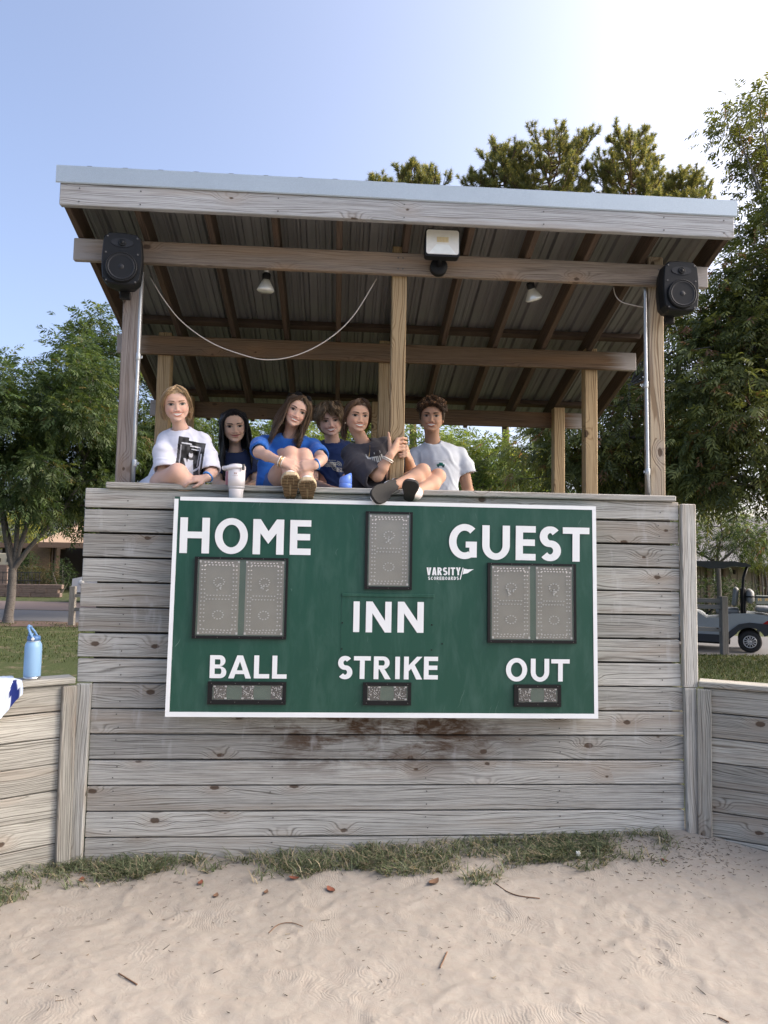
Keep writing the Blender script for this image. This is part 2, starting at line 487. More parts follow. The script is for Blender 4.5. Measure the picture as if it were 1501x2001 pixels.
lawn = grid_mesh('lawn', np.concatenate([[-1500, -300, -80], np.linspace(-40, 40, 41), [80, 300, 1500]]), np.concatenate([[-400, -60], np.linspace(-14, 40, 28), [60, 120, 400, 2000]]),
                 lambda X, Y: np.where((np.abs(X - 0.4) < 12) & (Y < 0.2) & (Y > -13), -0.25, 0.0) * np.ones_like(X) - 0.004, mat_lawn())
tag(lawn, 'green mown lawn with bare patches behind the booth', kind='structure')
xs = np.concatenate([np.linspace(-11, -2.75, 26), np.arange(-2.4, 3.0, 0.0145), np.linspace(3.35, 12, 26)])
ys = np.concatenate([np.linspace(-12, -1.75, 32), np.arange(-1.7, 0.12, 0.0145)])
def sand_full(X, Y):
    z = sand_z(X, Y)
    # shoe prints pressed into the sand, each with tread bars
    rr = random.Random(5)
    for k in range(24):
        cx = rr.uniform(-1.5, 2.2); cy = rr.uniform(-1.5, -0.42); a = rr.uniform(0, 6.28); L = 0.13; W = 0.048
        u = (X - cx) * math.cos(a) + (Y - cy) * math.sin(a); v = -(X - cx) * math.sin(a) + (Y - cy) * math.cos(a)
        e = (u / L) ** 2 + (v / (W * (1 + 0.25 * np.cos(u / L * 2.6)))) ** 2
        ins = np.clip((1.15 - e) / 0.3, 0, 1)
        rim = np.exp(-((e - 1.35) / 0.3) ** 2)
        ph = rr.choice([0, 1])
        tread = np.sin(u * (230 if ph else 170) + (np.abs(v) * 140 if ph else 0))
        dep = rr.uniform(0.15, 0.55)
        z = z + dep * (-0.007 * ins + 0.0024 * ins * tread + 0.0045 * rim)
    return z
sand = grid_mesh('sand', xs, ys, sand_full, mat_sand())
tag(sand, 'pale trampled sand with shoe prints in front of the booth', kind='structure')

# ------------------------------------------------------------------ the booth
booth = tag(empty('announcer_booth', (0.35, 1.0, 0)), 'grey plank announcer booth with slanted metal roof on posts', 'booth')
PZ = 0.145
rb = random.Random(3)
XL, XR = -1.492, 2.106
for k in range(15):
    z0 = k * PZ
    h = PZ - (0.0085 if k >= 7 else 0.0065) - rb.uniform(0, 0.004) if k < 14 else 0.112
    if k < 7: x0, x1 = -1.402, 2.12
    else: x0, x1 = XL + rb.uniform(-0.008, 0.004), XR
    L = 3.52 if k < 7 else 3.597
    o = plank('plank', L, 0.038, h, WOOD_GREY, booth, ((x0 + x0 + L) / 2, 0.019 + rb.uniform(-0.002, 0.003), z0 + h / 2 + 0.001), (rb.uniform(-0.012, 0.012), rb.uniform(-0.0006, 0.0006), 0))
plank('gap_shade_sheet', 3.5, 0.012, 2.1, WOOD_SHADE, booth, (0.33, 0.062, 1.06))  # added dark sheet so the gaps between planks read as shade
cap_rail = plank('cap_rail', 3.45, 0.14, 0.036, WOOD_GREY, booth, (0.354, 0.045, 2.163), (0, 0, 0), 0.006)
# vertical trim boards at the corners
def upright(name, L, T, W, m, loc, parent=booth, b=0.005, tilt=0.0, rz=0.0):
    """board standing on end: width W across x, thickness T in y"""
    o = plank(name, L, T, W, m, parent, loc, (0, 0, 0), b)
    o.rotation_euler = Matrix(((0, 0, 1), (0, 1, 0), (-1, 0, 0))).to_euler()
    if rz or tilt:
        o.rotation_euler = (Matrix.Rotation(rz, 3, 'Z') @ Matrix.Rotation(tilt, 3, 'Y') @ Matrix(((0, 0, 1), (0, 1, 0), (-1, 0, 0)))).to_euler()
    return o
upright('trim_board', 1.12, 0.04, 0.092, WOOD_GREY, (2.157, -0.004, 1.572))
upright('trim_board', 1.03, 0.038, 0.08, WOOD_GREY, (-1.444, -0.012, 0.497), tilt=0.006)
upright('trim_board', 0.98, 0.038, 0.078, WOOD_GREY, (2.156, -0.012, 0.52), tilt=-0.012)
# posts
def post(x0, x1, y0, z0, z1, m):
    return upright('post', z1 - z0, 0.09, x1 - x0, m, ((x0 + x1) / 2, y0 + 0.045, (z0 + z1) / 2))
post(-1.371, -1.272, 0.14, 0, 3.735, WOOD_POSTGREY)
post(1.990, 2.090, 0.14, 0, 3.775, WOOD_POSTMIX)
post(0.309, 0.401, 0.14, 0, 3.765, WOOD_TAN)
for x0 in (-1.392, 0.283, 1.902): post(x0, x0 + 0.098, 1.092, 0, 3.45, WOOD_TAN)
for x0 in (-1.385, 0.27, 1.905): post(x0, x0 + 0.098, 1.905, 0, 3.16, WOOD_TAN)
# cross beams
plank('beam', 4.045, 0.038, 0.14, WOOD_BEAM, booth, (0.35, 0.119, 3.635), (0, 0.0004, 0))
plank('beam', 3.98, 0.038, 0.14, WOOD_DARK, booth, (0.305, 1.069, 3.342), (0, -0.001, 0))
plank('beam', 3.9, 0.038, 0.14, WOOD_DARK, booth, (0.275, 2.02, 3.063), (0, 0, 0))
# rafters
SL = 0.3
ang = math.atan(SL)
RY0, RY1 = -0.128, 2.38
RL = (RY1 - RY0) / math.cos(ang)
for x in (-1.632, -1.23, -0.823, -0.427, -0.035, 0.385, 0.775, 1.18, 1.56, 1.93, 2.372):
    ym = (RY0 + RY1) / 2
    zb = 3.741 - SL * ym + 0.0025
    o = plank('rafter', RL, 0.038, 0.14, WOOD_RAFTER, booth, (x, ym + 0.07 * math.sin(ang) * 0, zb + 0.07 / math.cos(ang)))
    o.rotation_euler = (Matrix.Rotation(-ang, 3, 'X') @ Matrix.Rotation(math.pi / 2, 3, 'Z')).to_euler()
# purlins on top of the rafters
for y in (0.02, 1.16, 2.2):
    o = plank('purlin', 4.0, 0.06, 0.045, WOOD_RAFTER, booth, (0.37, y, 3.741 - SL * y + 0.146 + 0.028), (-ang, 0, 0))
plank('fascia_board', 4.06, 0.038, 0.14, WOOD_FASCIA, booth, (0.367, -0.152, 3.846), (0, 0.0012, 0))
# roof panels of ribbed metal
def roof_panel(x0, w):
    prof = []
    x = 0
    for r in range(4):
        b = r * w / 4
        prof += [(b, 0), (b + 0.052, 0), (b + 0.058, 0.009), (b + 0.072, 0.009), (b + 0.08, 0), (b + 0.112, 0), (b + 0.118, 0.009), (b + 0.132, 0.009), (b + 0.14, 0), (b + w / 4 - 0.05, 0), (b + w / 4 - 0.040, 0.026), (b + w / 4 - 0.012, 0.026)]
    prof.append((w - 0.001, 0))
    y0, y1 = -0.17, 2.46
    V = []
    for th in (0, 0.0012):
        for y in (y0, y1):
            V += [(x0 + a, y, 3.941 - SL * y + b + th) for a, b in prof]
    n = len(prof)
    F = []
    for i in range(n - 1):
        F += [(i, i + 1, n + i + 1, n + i), (2 * n + i, 3 * n + i, 3 * n + i + 1, 2 * n + i + 1), (i, 2 * n + i, 2 * n + i + 1, i + 1), (n + i, n + i + 1, 3 * n + i + 1, 3 * n + i)]
    me = bpy.data.meshes.new('roof_panel'); me.from_pydata(V, [], F); me.update()
    return link('roof_panel', me, ROOFM, booth)
pw = 0.8195
for k in range(5): roof_panel(-1.68 + k * pw, pw)
# folded flashing along the high edge (two lengths, lapped)
def flashing(x0, x1, dy):
    b = MB()
    z1 = 4.008
    out = [(-0.178 - dy, 3.912), (-0.174 - dy, 3.905), (-0.176 - dy, z1), (-0.05, z1 - 0.012), (-0.05, z1 - 0.010), (-0.178 - dy, z1 + 0.002)]
    V = [(x, y, z) for x in (x0, x1) for y, z in out]
    n = len(out)
    F = [(i, (i + 1) % n, n + (i + 1) % n, n + i) for i in range(n)] + [tuple(range(n))[::-1], tuple(range(n, 2 * n))]
    b.add(V, F)
    return b.obj('roof_flashing', GALV, booth)
flashing(-1.685, 0.36, 0.0035); flashing(0.33, 2.415, 0.0)
# deck and counter inside
plank('deck', 3.5, 2.0, 0.05, WOOD_RAFTER, booth, (0.35, 1.06, 1.095))
plank('counter_board', 3.3, 0.40, 0.038, WOOD_RAFTER, booth, (0.37, 0.445, 2.035))
for x in (-1.0, 0.4, 1.7): plank('counter_bracket', 0.9, 0.05, 0.09, WOOD_RAFTER, booth, (x, 0.45, 1.56), (0, math.pi / 2, 0))
# screw heads
b = MB()
for k in range(15):
    for x in (-1.25, -0.35, 0.55, 1.35, 1.98):
        for s in (0.28, 0.74):
            if k == 14 and s > 0.5: continue
            xx = x + rb.uniform(-0.012, 0.012); zz = k * PZ + PZ * s + rb.uniform(-0.006, 0.006)
            Mx = Matrix.Translation((xx, -0.003, zz)) @ Matrix.Rotation(math.pi / 2, 4, 'X')
            b.lathe([(0.0035, -0.002), (0.0042, 0.0015)], 7, Mx)
for x in (-1.55, -1.2, -0.4, 0.35, 1.2, 1.95, 2.33):
    for z in (3.80, 3.88): b.lathe([(0.004, -0.002), (0.0045, 0.0015)], 7, Matrix.Translation((x, -0.1725, z)) @ Matrix.Rotation(math.pi / 2, 4, 'X'))
for x in (-1.33, 0.34, 0.37, 2.04):
    for z in (3.60, 3.67): b.lathe([(0.005, -0.002), (0.0055, 0.0015)], 7, Matrix.Translation((x, 0.0985, z)) @ Matrix.Rotation(math.pi / 2, 4, 'X'))
tag(b.obj('screw_heads', SCREW, booth), kind='stuff')

# ------------------------------------------------------------------ side fences
def fence(p0, d, n_len, label, side):
    ang = math.atan2(d[1], d[0])
    root = tag(empty('plank_fence', (p0[0], p0[1], 0)), label, 'fence')
    dv = np.array([math.cos(ang), math.sin(ang)])
    nrm = np.array([-dv[1], dv[0]])
    if nrm[1] > 0: nrm = -nrm      # towards the camera
    L = n_len
    rf = random.Random(int(abs(p0[0]) * 100))
    for k in range(7):
        h = PZ - 0.004 - rf.uniform(0, 0.003)
        c = np.array(p0) + dv * (L / 2 + 0.035)
        plank('plank', L, 0.036, h, WOOD_FENCE, root, (c[0], c[1], k * PZ + h / 2 + 0.002), (rf.uniform(-0.01, 0.01), rf.uniform(-0.0015, 0.0015), ang), 0.004)
    c = np.array(p0) + dv * (L / 2 + 0.035) - nrm * 0.027
    plank('gap_shade_sheet', L, 0.01, 0.99, WOOD_SHADE, root, (c[0], c[1], 0.51), (0, 0, ang), 0.002)  # added dark sheet again, painted shade for the fence gaps
    c = np.array(p0) + dv * 0.037 + nrm * 0.033
    o = upright('end_board', 1.02, 0.036, 0.078, WOOD_FENCE, (c[0], c[1], 0.5), root, rz=ang if side > 0 else ang + math.pi, tilt=0.008 * side)
    c = np.array(p0) + dv * (L / 2 + 0.01) - nrm * 0.03
    plank('cap_rail', L, 0.14, 0.036, WOOD_FENCE, root, (c[0], c[1], 7 * PZ + 0.022), (0, 0, ang), 0.006)
    for t in np.arange(0.1, L, 1.4):
        q = np.array(p0) + dv * t - nrm * 0.065
        upright('post', 1.0, 0.089, 0.089, WOOD_FENCE, (q[0], q[1], 0.5), root, rz=ang)
    return root
fence((-1.482, -0.035), (-0.832, -0.555), 3.2, 'low grey plank fence left of the booth holding the blue bottle', -1)
fence((2.205, 0.0), (0.875, -0.484), 3.2, 'low grey plank fence right of the booth with bare top rail', 1)

# ------------------------------------------------------------------ block letters
def ell(cx, cy, rx, ry, a0, a1, n=28):
    return [(cx + rx * math.cos(math.radians(a0 + (a1 - a0) * i / n)), cy + ry * math.sin(math.radians(a0 + (a1 - a0) * i / n))) for i in range(n + 1)]
def glyph(ch, W, H, t):
    """list of flat polygons for a bold capital of width W, height H, stem t"""
    P = []
    def rect(x0, y0, x1, y1): P.append([(x0, y0), (x1, y0), (x1, y1), (x0, y1)])
    def strip(a, b):
        for i in range(len(a) - 1): P.append([a[i], a[i + 1], b[i + 1], b[i]])
    h = t * 0.88
    def bowl(y0, y1, x1, hb, ht):
        ro = (y1 - y0) / 2
        rx = min(x1 - t, ro * 1.05)
        cx = x1 - rx; cy = (y0 + y1) / 2
        o = [(t, y1)] + ell(cx, cy, rx, ro, 90, -90) + [(t, y0)]
        iy1 = y1 - ht; iy0 = y0 + hb
        i_ = [(t, iy1)] + ell(cx, (iy0 + iy1) / 2, max(rx - t, 0.02 * W), (iy1 - iy0) / 2, 90, -90) + [(t, iy0)]
        strip(o, i_)
    if ch == 'H': rect(0, 0, t, H); rect(W - t, 0, W, H); rect(t, H * 0.42, W - t, H * 0.42 + h)
    elif ch == 'I': rect(0, 0, W, H)
    elif ch == 'T': rect(0, H - h, W, H); rect(W / 2 - t / 2, 0, W / 2 + t / 2, H - h)
    elif ch == 'L': rect(0, 0, t, H); rect(t, 0, W, h)
    elif ch == 'E': rect(0, 0, t, H); rect(t, 0, W, h); rect(t, H - h, W, H); rect(t, H * 0.42, W * 0.96, H * 0.42 + h)
    elif ch == 'F': rect(0, 0, t, H); rect(t, H - h, W, H); rect(t, H * 0.42, W * 0.9, H * 0.42 + h)
    elif ch == 'O': strip(ell(W / 2, H / 2, W / 2, H / 2, 0, 360, 48), ell(W / 2, H / 2, W / 2 - t, H / 2 - h, 0, 360, 48))
    elif ch in 'CG':
        a0 = 48
        strip(ell(W * 0.56, H / 2, W * 0.56, H / 2, a0, 360 - (a0 if ch == 'C' else 62), 40), ell(W * 0.56, H / 2, W * 0.56 - t, H / 2 - h, a0, 360 - (a0 if ch == 'C' else 62), 40))
        if ch == 'G': rect(W - t, 0.05 * H, W, 0.50 * H); rect(W * 0.60, 0.50 * H - h * 0.9, W - t, 0.50 * H)
    elif ch == 'U':
        ry = min(0.45 * H, W * 0.52)
        strip([(0, H)] + ell(W / 2, ry, W / 2, ry, 180, 360) + [(W, H)], [(t, H)] + ell(W / 2, ry, W / 2 - t, ry - h, 180, 360) + [(W - t, H)])
    elif ch == 'S':
        ry = (H / 2 - h / 2) / 2; rx = W / 2 - t * 0.5; c = []
        c = ell(W / 2, H - h / 2 - ry, rx * 0.94, ry, 35, 270, 24) + ell(W / 2, h / 2 + ry, rx, ry, 90, -145, 24)[1:]
        a = []; b = []
        for i, (x, y) in enumerate(c):
            x0, y0 = c[max(i - 1, 0)]; x1, y1 = c[min(i + 1, len(c) - 1)]
            dx, dy = x1 - x0, y1 - y0; l = math.hypot(dx, dy) or 1
            th = h / 2 + (t * 1.08 - h) / 2 * abs(dx and dy / l)
            a.append((x - dy / l * th, y + dx / l * th)); b.append((x + dy / l * th, y - dx / l * th))
        strip(a, b)
    elif ch == 'M':
        rect(0, 0, t, H); rect(W - t, 0, W, H)
        P.append([(t, H * 0.60), (W / 2, H * 0.30), (W / 2, H * 0.66), (t, H)]); P.append([(W / 2, H * 0.30), (W - t, H * 0.60), (W - t, H), (W / 2, H * 0.66)])
    elif ch == 'N':
        rect(0, 0, t, H); rect(W - t, 0, W, H); P.append([(t, H), (t, H * 0.62), (W - t, 0), (W - t, H * 0.38)])
    elif ch in 'AV':
        t1 = t * 1.12; a = t * 0.58; h2 = H * 0.74
        Q = [[(0, 0), (t1, 0), (W / 2, h2), (W / 2, H), (W / 2 - a, H)], [(W, 0), (W / 2 + a, H), (W / 2, H), (W / 2, h2), (W - t1, 0)]]
        if ch == 'A':
            f = lambda y: t1 + (W / 2 - t1) * y / h2
            y0, y1 = 0.19 * H, 0.19 * H + h * 0.85
            Q.append([(f(y0), y0), (W - f(y0), y0), (W - f(y1), y1), (f(y1), y1)])
        else: Q = [[(x, H - y) for x, y in q][::-1] for q in Q]
        P += Q
    elif ch == 'Y':
        P.append([(0, H), (W / 2 - t / 2, H * 0.42), (W / 2, H * 0.42), (W / 2, H * 0.60), (t * 1.1, H)])
        P.append([(W, H), (W - t * 1.1, H), (W / 2, H * 0.60), (W / 2, H * 0.42), (W / 2 + t / 2, H * 0.42)])
        rect(W / 2 - t / 2, 0, W / 2 + t / 2, H * 0.42)
    elif ch == 'B': rect(0, 0, t, H); bowl(H * 0.51, H, W * 0.93, h * 0.45, h * 0.95); bowl(0, H * 0.51, W, h * 0.95, h * 0.45)
    elif ch == 'D': rect(0, 0, t, H); bowl(0, H, W, h, h)
    elif ch == 'P': rect(0, 0, t, H); bowl(H * 0.42, H, W, h * 0.9, h * 0.9)
    elif ch == 'R':
        rect(0, 0, t, H); bowl(H * 0.44, H, W * 0.92, h * 0.85, h * 0.9)
        P.append([(W * 0.30 + t * 0.1, H * 0.44), (W - t * 1.2, 0), (W, 0), (W * 0.42 + t * 0.75, H * 0.44)])
    elif ch == 'K':
        rect(0, 0, t, H)
        P.append([(t, H * 0.36), (t, H * 0.62), (W - t * 1.15, H), (W - t * 0.02, H), (t + W * 0.12, H * 0.46)])
        P.append([(t + W * 0.13, H * 0.475), (t + W * 0.32, H * 0.64), (W, 0), (W - t * 1.25, 0)])
    elif ch == '1': rect(W * 0.4, 0, W * 0.4 + t, H); P.append([(0, H * 0.72), (W * 0.4, H * 0.8), (W * 0.4, H), (0, H * 0.88)])
    elif ch == '9':
        strip(ell(W / 2, H * 0.68, W / 2, H * 0.32, 0, 360, 24), ell(W / 2, H * 0.68, W / 2 - t, H * 0.32 - h, 0, 360, 24)); P.append([(W - t, H * 0.66), (W, H * 0.66), (W * 0.55, 0), (W * 0.2, 0)])
    elif ch == '5':
        rect(0, H - h, W, H); rect(0, H * 0.5, t, H - h); strip(ell(W * 0.4, H * 0.31, W * 0.6, H * 0.31, 130, -130, 20), ell(W * 0.4, H * 0.31, W * 0.6 - t, H * 0.31 - h, 130, -130, 20))
    return P
def letter_mesh(ch, W, H, t):
    """vinyl letter lying in the local xz plane, facing -y, lower left corner at the origin"""
    V = []; F = []
    for k, poly in enumerate(glyph(ch, W, H, t)):
        o = len(V)
        V += [(x, -0.0001 * (k % 5), z) for x, z in poly]; F.append(tuple(range(o, o + len(poly))))
    me = bpy.data.meshes.new('letter'); me.from_pydata(V, [], F)
    bm = bmesh.new(); bm.from_mesh(me)
    for f in bm.faces:
        if f.normal.y > 0: f.normal_flip()
    bm.to_mesh(me); bm.free(); me.update()
    return me

# ------------------------------------------------------------------ the scoreboard
def mat_green():
    g = G('scoreboard_green')
    p = g.obj_co()
    scuff = g.noise(g.vmul(p, (9, 1, 2.2)), 1.6, 5, 0.68, 0.4)
    sx = g.n('SeparateXYZ', {0: p}, out=None)
    up = g.ramp(sx.outputs[2], [(0.35, 0.0), (0.95, 1.0)])
    f = g.math('MULTIPLY', g.ramp(scuff, [(0.46, 0.0), (0.74, 1.0)]), g.math('MULTIPLY_ADD', up, 0.20, 0.015))
    big = g.noise(p, 1.3, 3)
    c = g.mix(big, (0.0075, 0.056, 0.036), (0.0095, 0.066, 0.043))
    c = g.mix(f, c, (0.10, 0.18, 0.15))
    sc = g.n('TexVoronoi', {'Vector': g.vadd(g.vmul(p, (1.0, 1, 0.45)), g.vmul(g.noise(p, 4, 2, out=1), (0.3, 0, 0.3))), 'Scale': 5.0}, out=None, feature='DISTANCE_TO_EDGE')
    ln = g.math('MULTIPLY', g.math('LESS_THAN', sc.outputs[0], 0.004), g.ramp(g.noise(p, 6, 2), [(0.62, 0.0), (0.66, 0.35)]))
    c = g.mix(ln, c, (0.25, 0.32, 0.28))
    g.set(Base_Color=c, Roughness=g.math('MULTIPLY_ADD', scuff, 0.25, 0.30), Specular_IOR_Level=0.45)
    g.bump(g.noise(p, 2.2, 2), 0.08, 0.02)
    return g.m
GREEN = mat_green()
WHITE = plain('white_vinyl', (0.78, 0.80, 0.80), 0.45, var=0.06, scale=8)
def mat_module():
    g = G('led_module_board')
    n = g.noise(g.obj_co(), 7, 3)
    g.set(Base_Color=g.mix(n, (0.25, 0.222, 0.185), (0.37, 0.337, 0.29)), Roughness=0.55)
    return g.m
MODULE = mat_module()
LAMPB = plain('lamp_board', (0.075, 0.06, 0.05), 0.6)
LED = plain('led_lens', (0.70, 0.66, 0.63), 0.3)
def mat_pane():
    g = G('clear_pane')
    t = g.n('BsdfTransparent', {'Color': (0.93, 0.95, 0.94, 1)})
    gl = g.n('BsdfGlossy', {'Color': (1, 1, 1, 1), 'Roughness': 0.22})
    fr = g.n('LayerWeight', {'Blend': 0.25}, out=0)
    hz = g.n('BsdfDiffuse', {'Color': (0.6, 0.62, 0.6, 1)})
    a = g.n('MixShader', {0: g.math('MULTIPLY_ADD', g.noise(g.obj_co(), 3, 3), 0.09, 0.03), 1: t, 2: hz})
    m_ = g.n('MixShader', {0: g.math('ADD', g.math('MULTIPLY', fr, 0.5), 0.05), 1: a, 2: gl})
    g.t.links.new(m_, g.out.inputs[0])
    return g.m
PANE = mat_pane()
MIDGREEN = plain('window_divider_green', (0.05, 0.11, 0.07), 0.5)

# front face plane: leans out a little at the foot
YT, YB = -0.135, -0.158
ZT, ZB = 2.0925, 0.857
def yface(z): return YT + (YB - YT) * (ZT - z) / (ZT - ZB)
def bpx(px, py):
    """pixel -> (x, z) on the board's face"""
    y = -0.145
    for _ in range(3):
        q = at(px, py, y); y = yface(q[2])
    return q[0], q[2]
SBX0, SBX1 = -0.942, 1.527
sb = tag(empty('scoreboard', ((SBX0 + SBX1) / 2, -0.07, ZB)), 'green baseball scoreboard with white lettering hung on the plank wall', 'scoreboard')
b = MB()
def wedge(x0, x1, z0, z1, back, off):
    V = [(x0, yface(z0) + off, z0), (x1, yface(z0) + off, z0), (x1, yface(z1) + off, z1), (x0, yface(z1) + off, z1), (x0, back, z0), (x1, back, z0), (x1, back, z1), (x0, back, z1)]
    return V, [(0, 1, 2, 3), (5, 4, 7, 6), (1, 5, 6, 2), (4, 0, 3, 7), (3, 2, 6, 7), (4, 5, 1, 0)]
b.add(*wedge(SBX0, SBX1, ZB, ZT, -0.004, 0))
b.obj('cabinet', GREEN, sb)
bw = 0.021
for x0, x1, z0, z1 in ((SBX0 + 0.03, SBX1 + 0.002, ZT - bw, ZT + 0.001), (SBX0 - 0.002, SBX1 + 0.002, ZB - 0.002, ZB + bw + 0.004), (SBX0 - 0.002, SBX0 + bw, ZB + bw + 0.0045, ZT - 0.012), (SBX1 - bw, SBX1 + 0.002, ZB + bw + 0.0045, ZT - bw - 0.0005)):
    V = [(x0, yface(z0) - 0.002, z0), (x1, yface(z0) - 0.002, z0), (x1, yface(z1) - 0.002, z1), (x0, yface(z1) - 0.002, z1)]
    V += [(x, y + 0.004, z) for x, y, z in V]
    MB().add(V, [(0, 1, 2, 3), (1, 5, 6, 2), (4, 0, 3, 7), (3, 2, 6, 7), (4, 5, 1, 0)]).obj('border_strip', WHITE, sb)
lean = math.atan((YB - YT) / (ZT - ZB))
def word(name, label, items, tf):
    """items: (char, px0, px1, py_top, py_bottom)"""
    w = empty(name, parent=sb); w.matrix_parent_inverse = parent_inv(sb)
    w['label'] = label
    for ch, a, c, yt, yb in items:
        x0, z0 = bpx(a, yb); x1, _ = bpx(c, yb); _, z1 = bpx((a + c) / 2, yt)
        H = z1 - z0
        link('letter', letter_mesh(ch, x1 - x0, H, tf * H), WHITE, w, loc=(x0, yface(z0) - 0.0022, z0), rot=(-lean, 0, 0))
word('lettering', 'white word HOME', [('H', 350.5, 408.5, 1011.5, 1080.5), ('O', 419, 483.5, 1012.5, 1082), ('M', 493.5, 554, 1015, 1083), ('E', 566, 607, 1016.5, 1084)], 0.21)
word('lettering', 'white word GUEST', [('G', 877, 931.5, 1024, 1092), ('U', 942, 996, 1027, 1093.5), ('E', 1007.5, 1046.5, 1028, 1094.5), ('S', 1054, 1095.5, 1029, 1096), ('T', 1099.5, 1151.5, 1031, 1097)], 0.215)
word('lettering', 'white word INN', [('I', 690, 702, 1175, 1235), ('N', 714.5, 764.5, 1175.5, 1235.5), ('N', 776.5, 827.5, 1176, 1236)], 0.21)
word('lettering', 'white word BALL', [('B', 409.5, 442, 1280, 1325), ('A', 446, 490.5, 1280.5, 1325.5), ('L', 496, 526, 1280.5, 1325.5), ('L', 531.5, 560, 1281, 1326)], 0.215)
word('lettering', 'white word STRIKE', [('S', 660, 688, 1281.5, 1327), ('T', 691, 724, 1282, 1326.5), ('R', 730, 763.5, 1282.5, 1327), ('I', 772, 781, 1283, 1327), ('K', 789, 825, 1283, 1327.5), ('E', 828, 855.5, 1283, 1327.5)], 0.215)
word('lettering', 'white word OUT', [('O', 988.5, 1030, 1285.5, 1331.5), ('U', 1037, 1073, 1287, 1332), ('T', 1077, 1113, 1288, 1331.5)], 0.215)
def spread(s, x0, x1, y0, y1, gap=0.22, wf=None):
    wf = wf or {}
    ws = [wf.get(c, 1.0) for c in s]; tot = sum(ws) + gap * (len(s) - 1); u = (x1 - x0) / tot; out = []; x = x0
    for c, w in zip(s, ws): out.append((c, x, x + w * u, y0, y1)); x += (w + gap) * u
    return out
word('maker_mark', 'small white words VARSITY SCOREBOARDS', spread('VARSITY', 833.5, 900, 1108.8, 1124, 0.16, {'I': 0.32}) + spread('SCOREBOARDS', 836.5, 896.5, 1126.8, 1133.2, 0.3), 0.22)
def board_poly(name, pts, m, parent=None, off=0.0024):
    q = [bpx(*p) for p in pts]
    V = [(x, yface(z) - off, z) for x, z in q]
    return MB().add(V, [tuple(range(len(V)))[::-1]]).obj(name, m, parent or sb)
mk = [o for o in bpy.data.objects if o.name.startswith('maker_mark')][0]
board_poly('pennant_pole', [(904, 1109.3), (905.6, 1109.5), (900, 1132.5), (898.2, 1132.3)], WHITE, mk)
board_poly('pennant', [(906.3, 1111), (914, 1112.6), (926, 1112.2), (920, 1115.6), (914, 1120), (908.5, 1121.2), (903.9, 1122.6)], WHITE, mk)

DIG = {}
def led_digit(b, x0, x1, z0, z1, y, dense=False):
    """rows of LED lenses in the figure-eight the digit board carries"""
    rl = random.Random(int(x0 * 1000))
    w = x1 - x0; h = z1 - z0; s = 0.0042
    def dot(x, z, k=1.0):
        b.box((x - s * k, y - 0.004, z - s * 0.55 * k), (x + s * k, y, z + s * 0.55 * k))
        b.box((x - s * 0.3, y - 0.0035, z - s * 1.1), (x + s * 0.3, y - 0.0005, z + s * 0.4))
    for row in range(2):
        o = 0.04 + row * 0.045
        for i in range(9):
            t = (i + 0.5 + 0.25 * row) / 9.5
            for zc in (z0 + h * o * 0.75, z1 - h * o * 0.75): dot(x0 + w * (0.1 + 0.8 * t), zc + rl.uniform(-1, 1) * 0.002)
            if i < 8: dot(x0 + w * (0.16 + 0.75 * t), z0 + h * (0.475 + 0.05 * row))
        for i in range(17):
            t = (i + 0.5) / 17
            for xc in (x0 + w * (0.07 + row * 0.075), x1 - w * (0.07 + row * 0.075)):
                if rl.random() < 0.92: dot(xc + rl.uniform(-1, 1) * 0.002, z0 + h * (0.05 + 0.9 * t))
    for cz in (0.265, 0.71):
        for i in range(11):
            q = 2 * math.pi * i / 11
            dot(x0 + w / 2 + w * 0.13 * math.cos(q), z0 + h * cz + h * 0.055 * math.sin(q))
    for i in range(8): dot(x0 + w / 2 + rl.uniform(-0.02, 0.02), z0 + h * (0.60 + 0.012 * i))
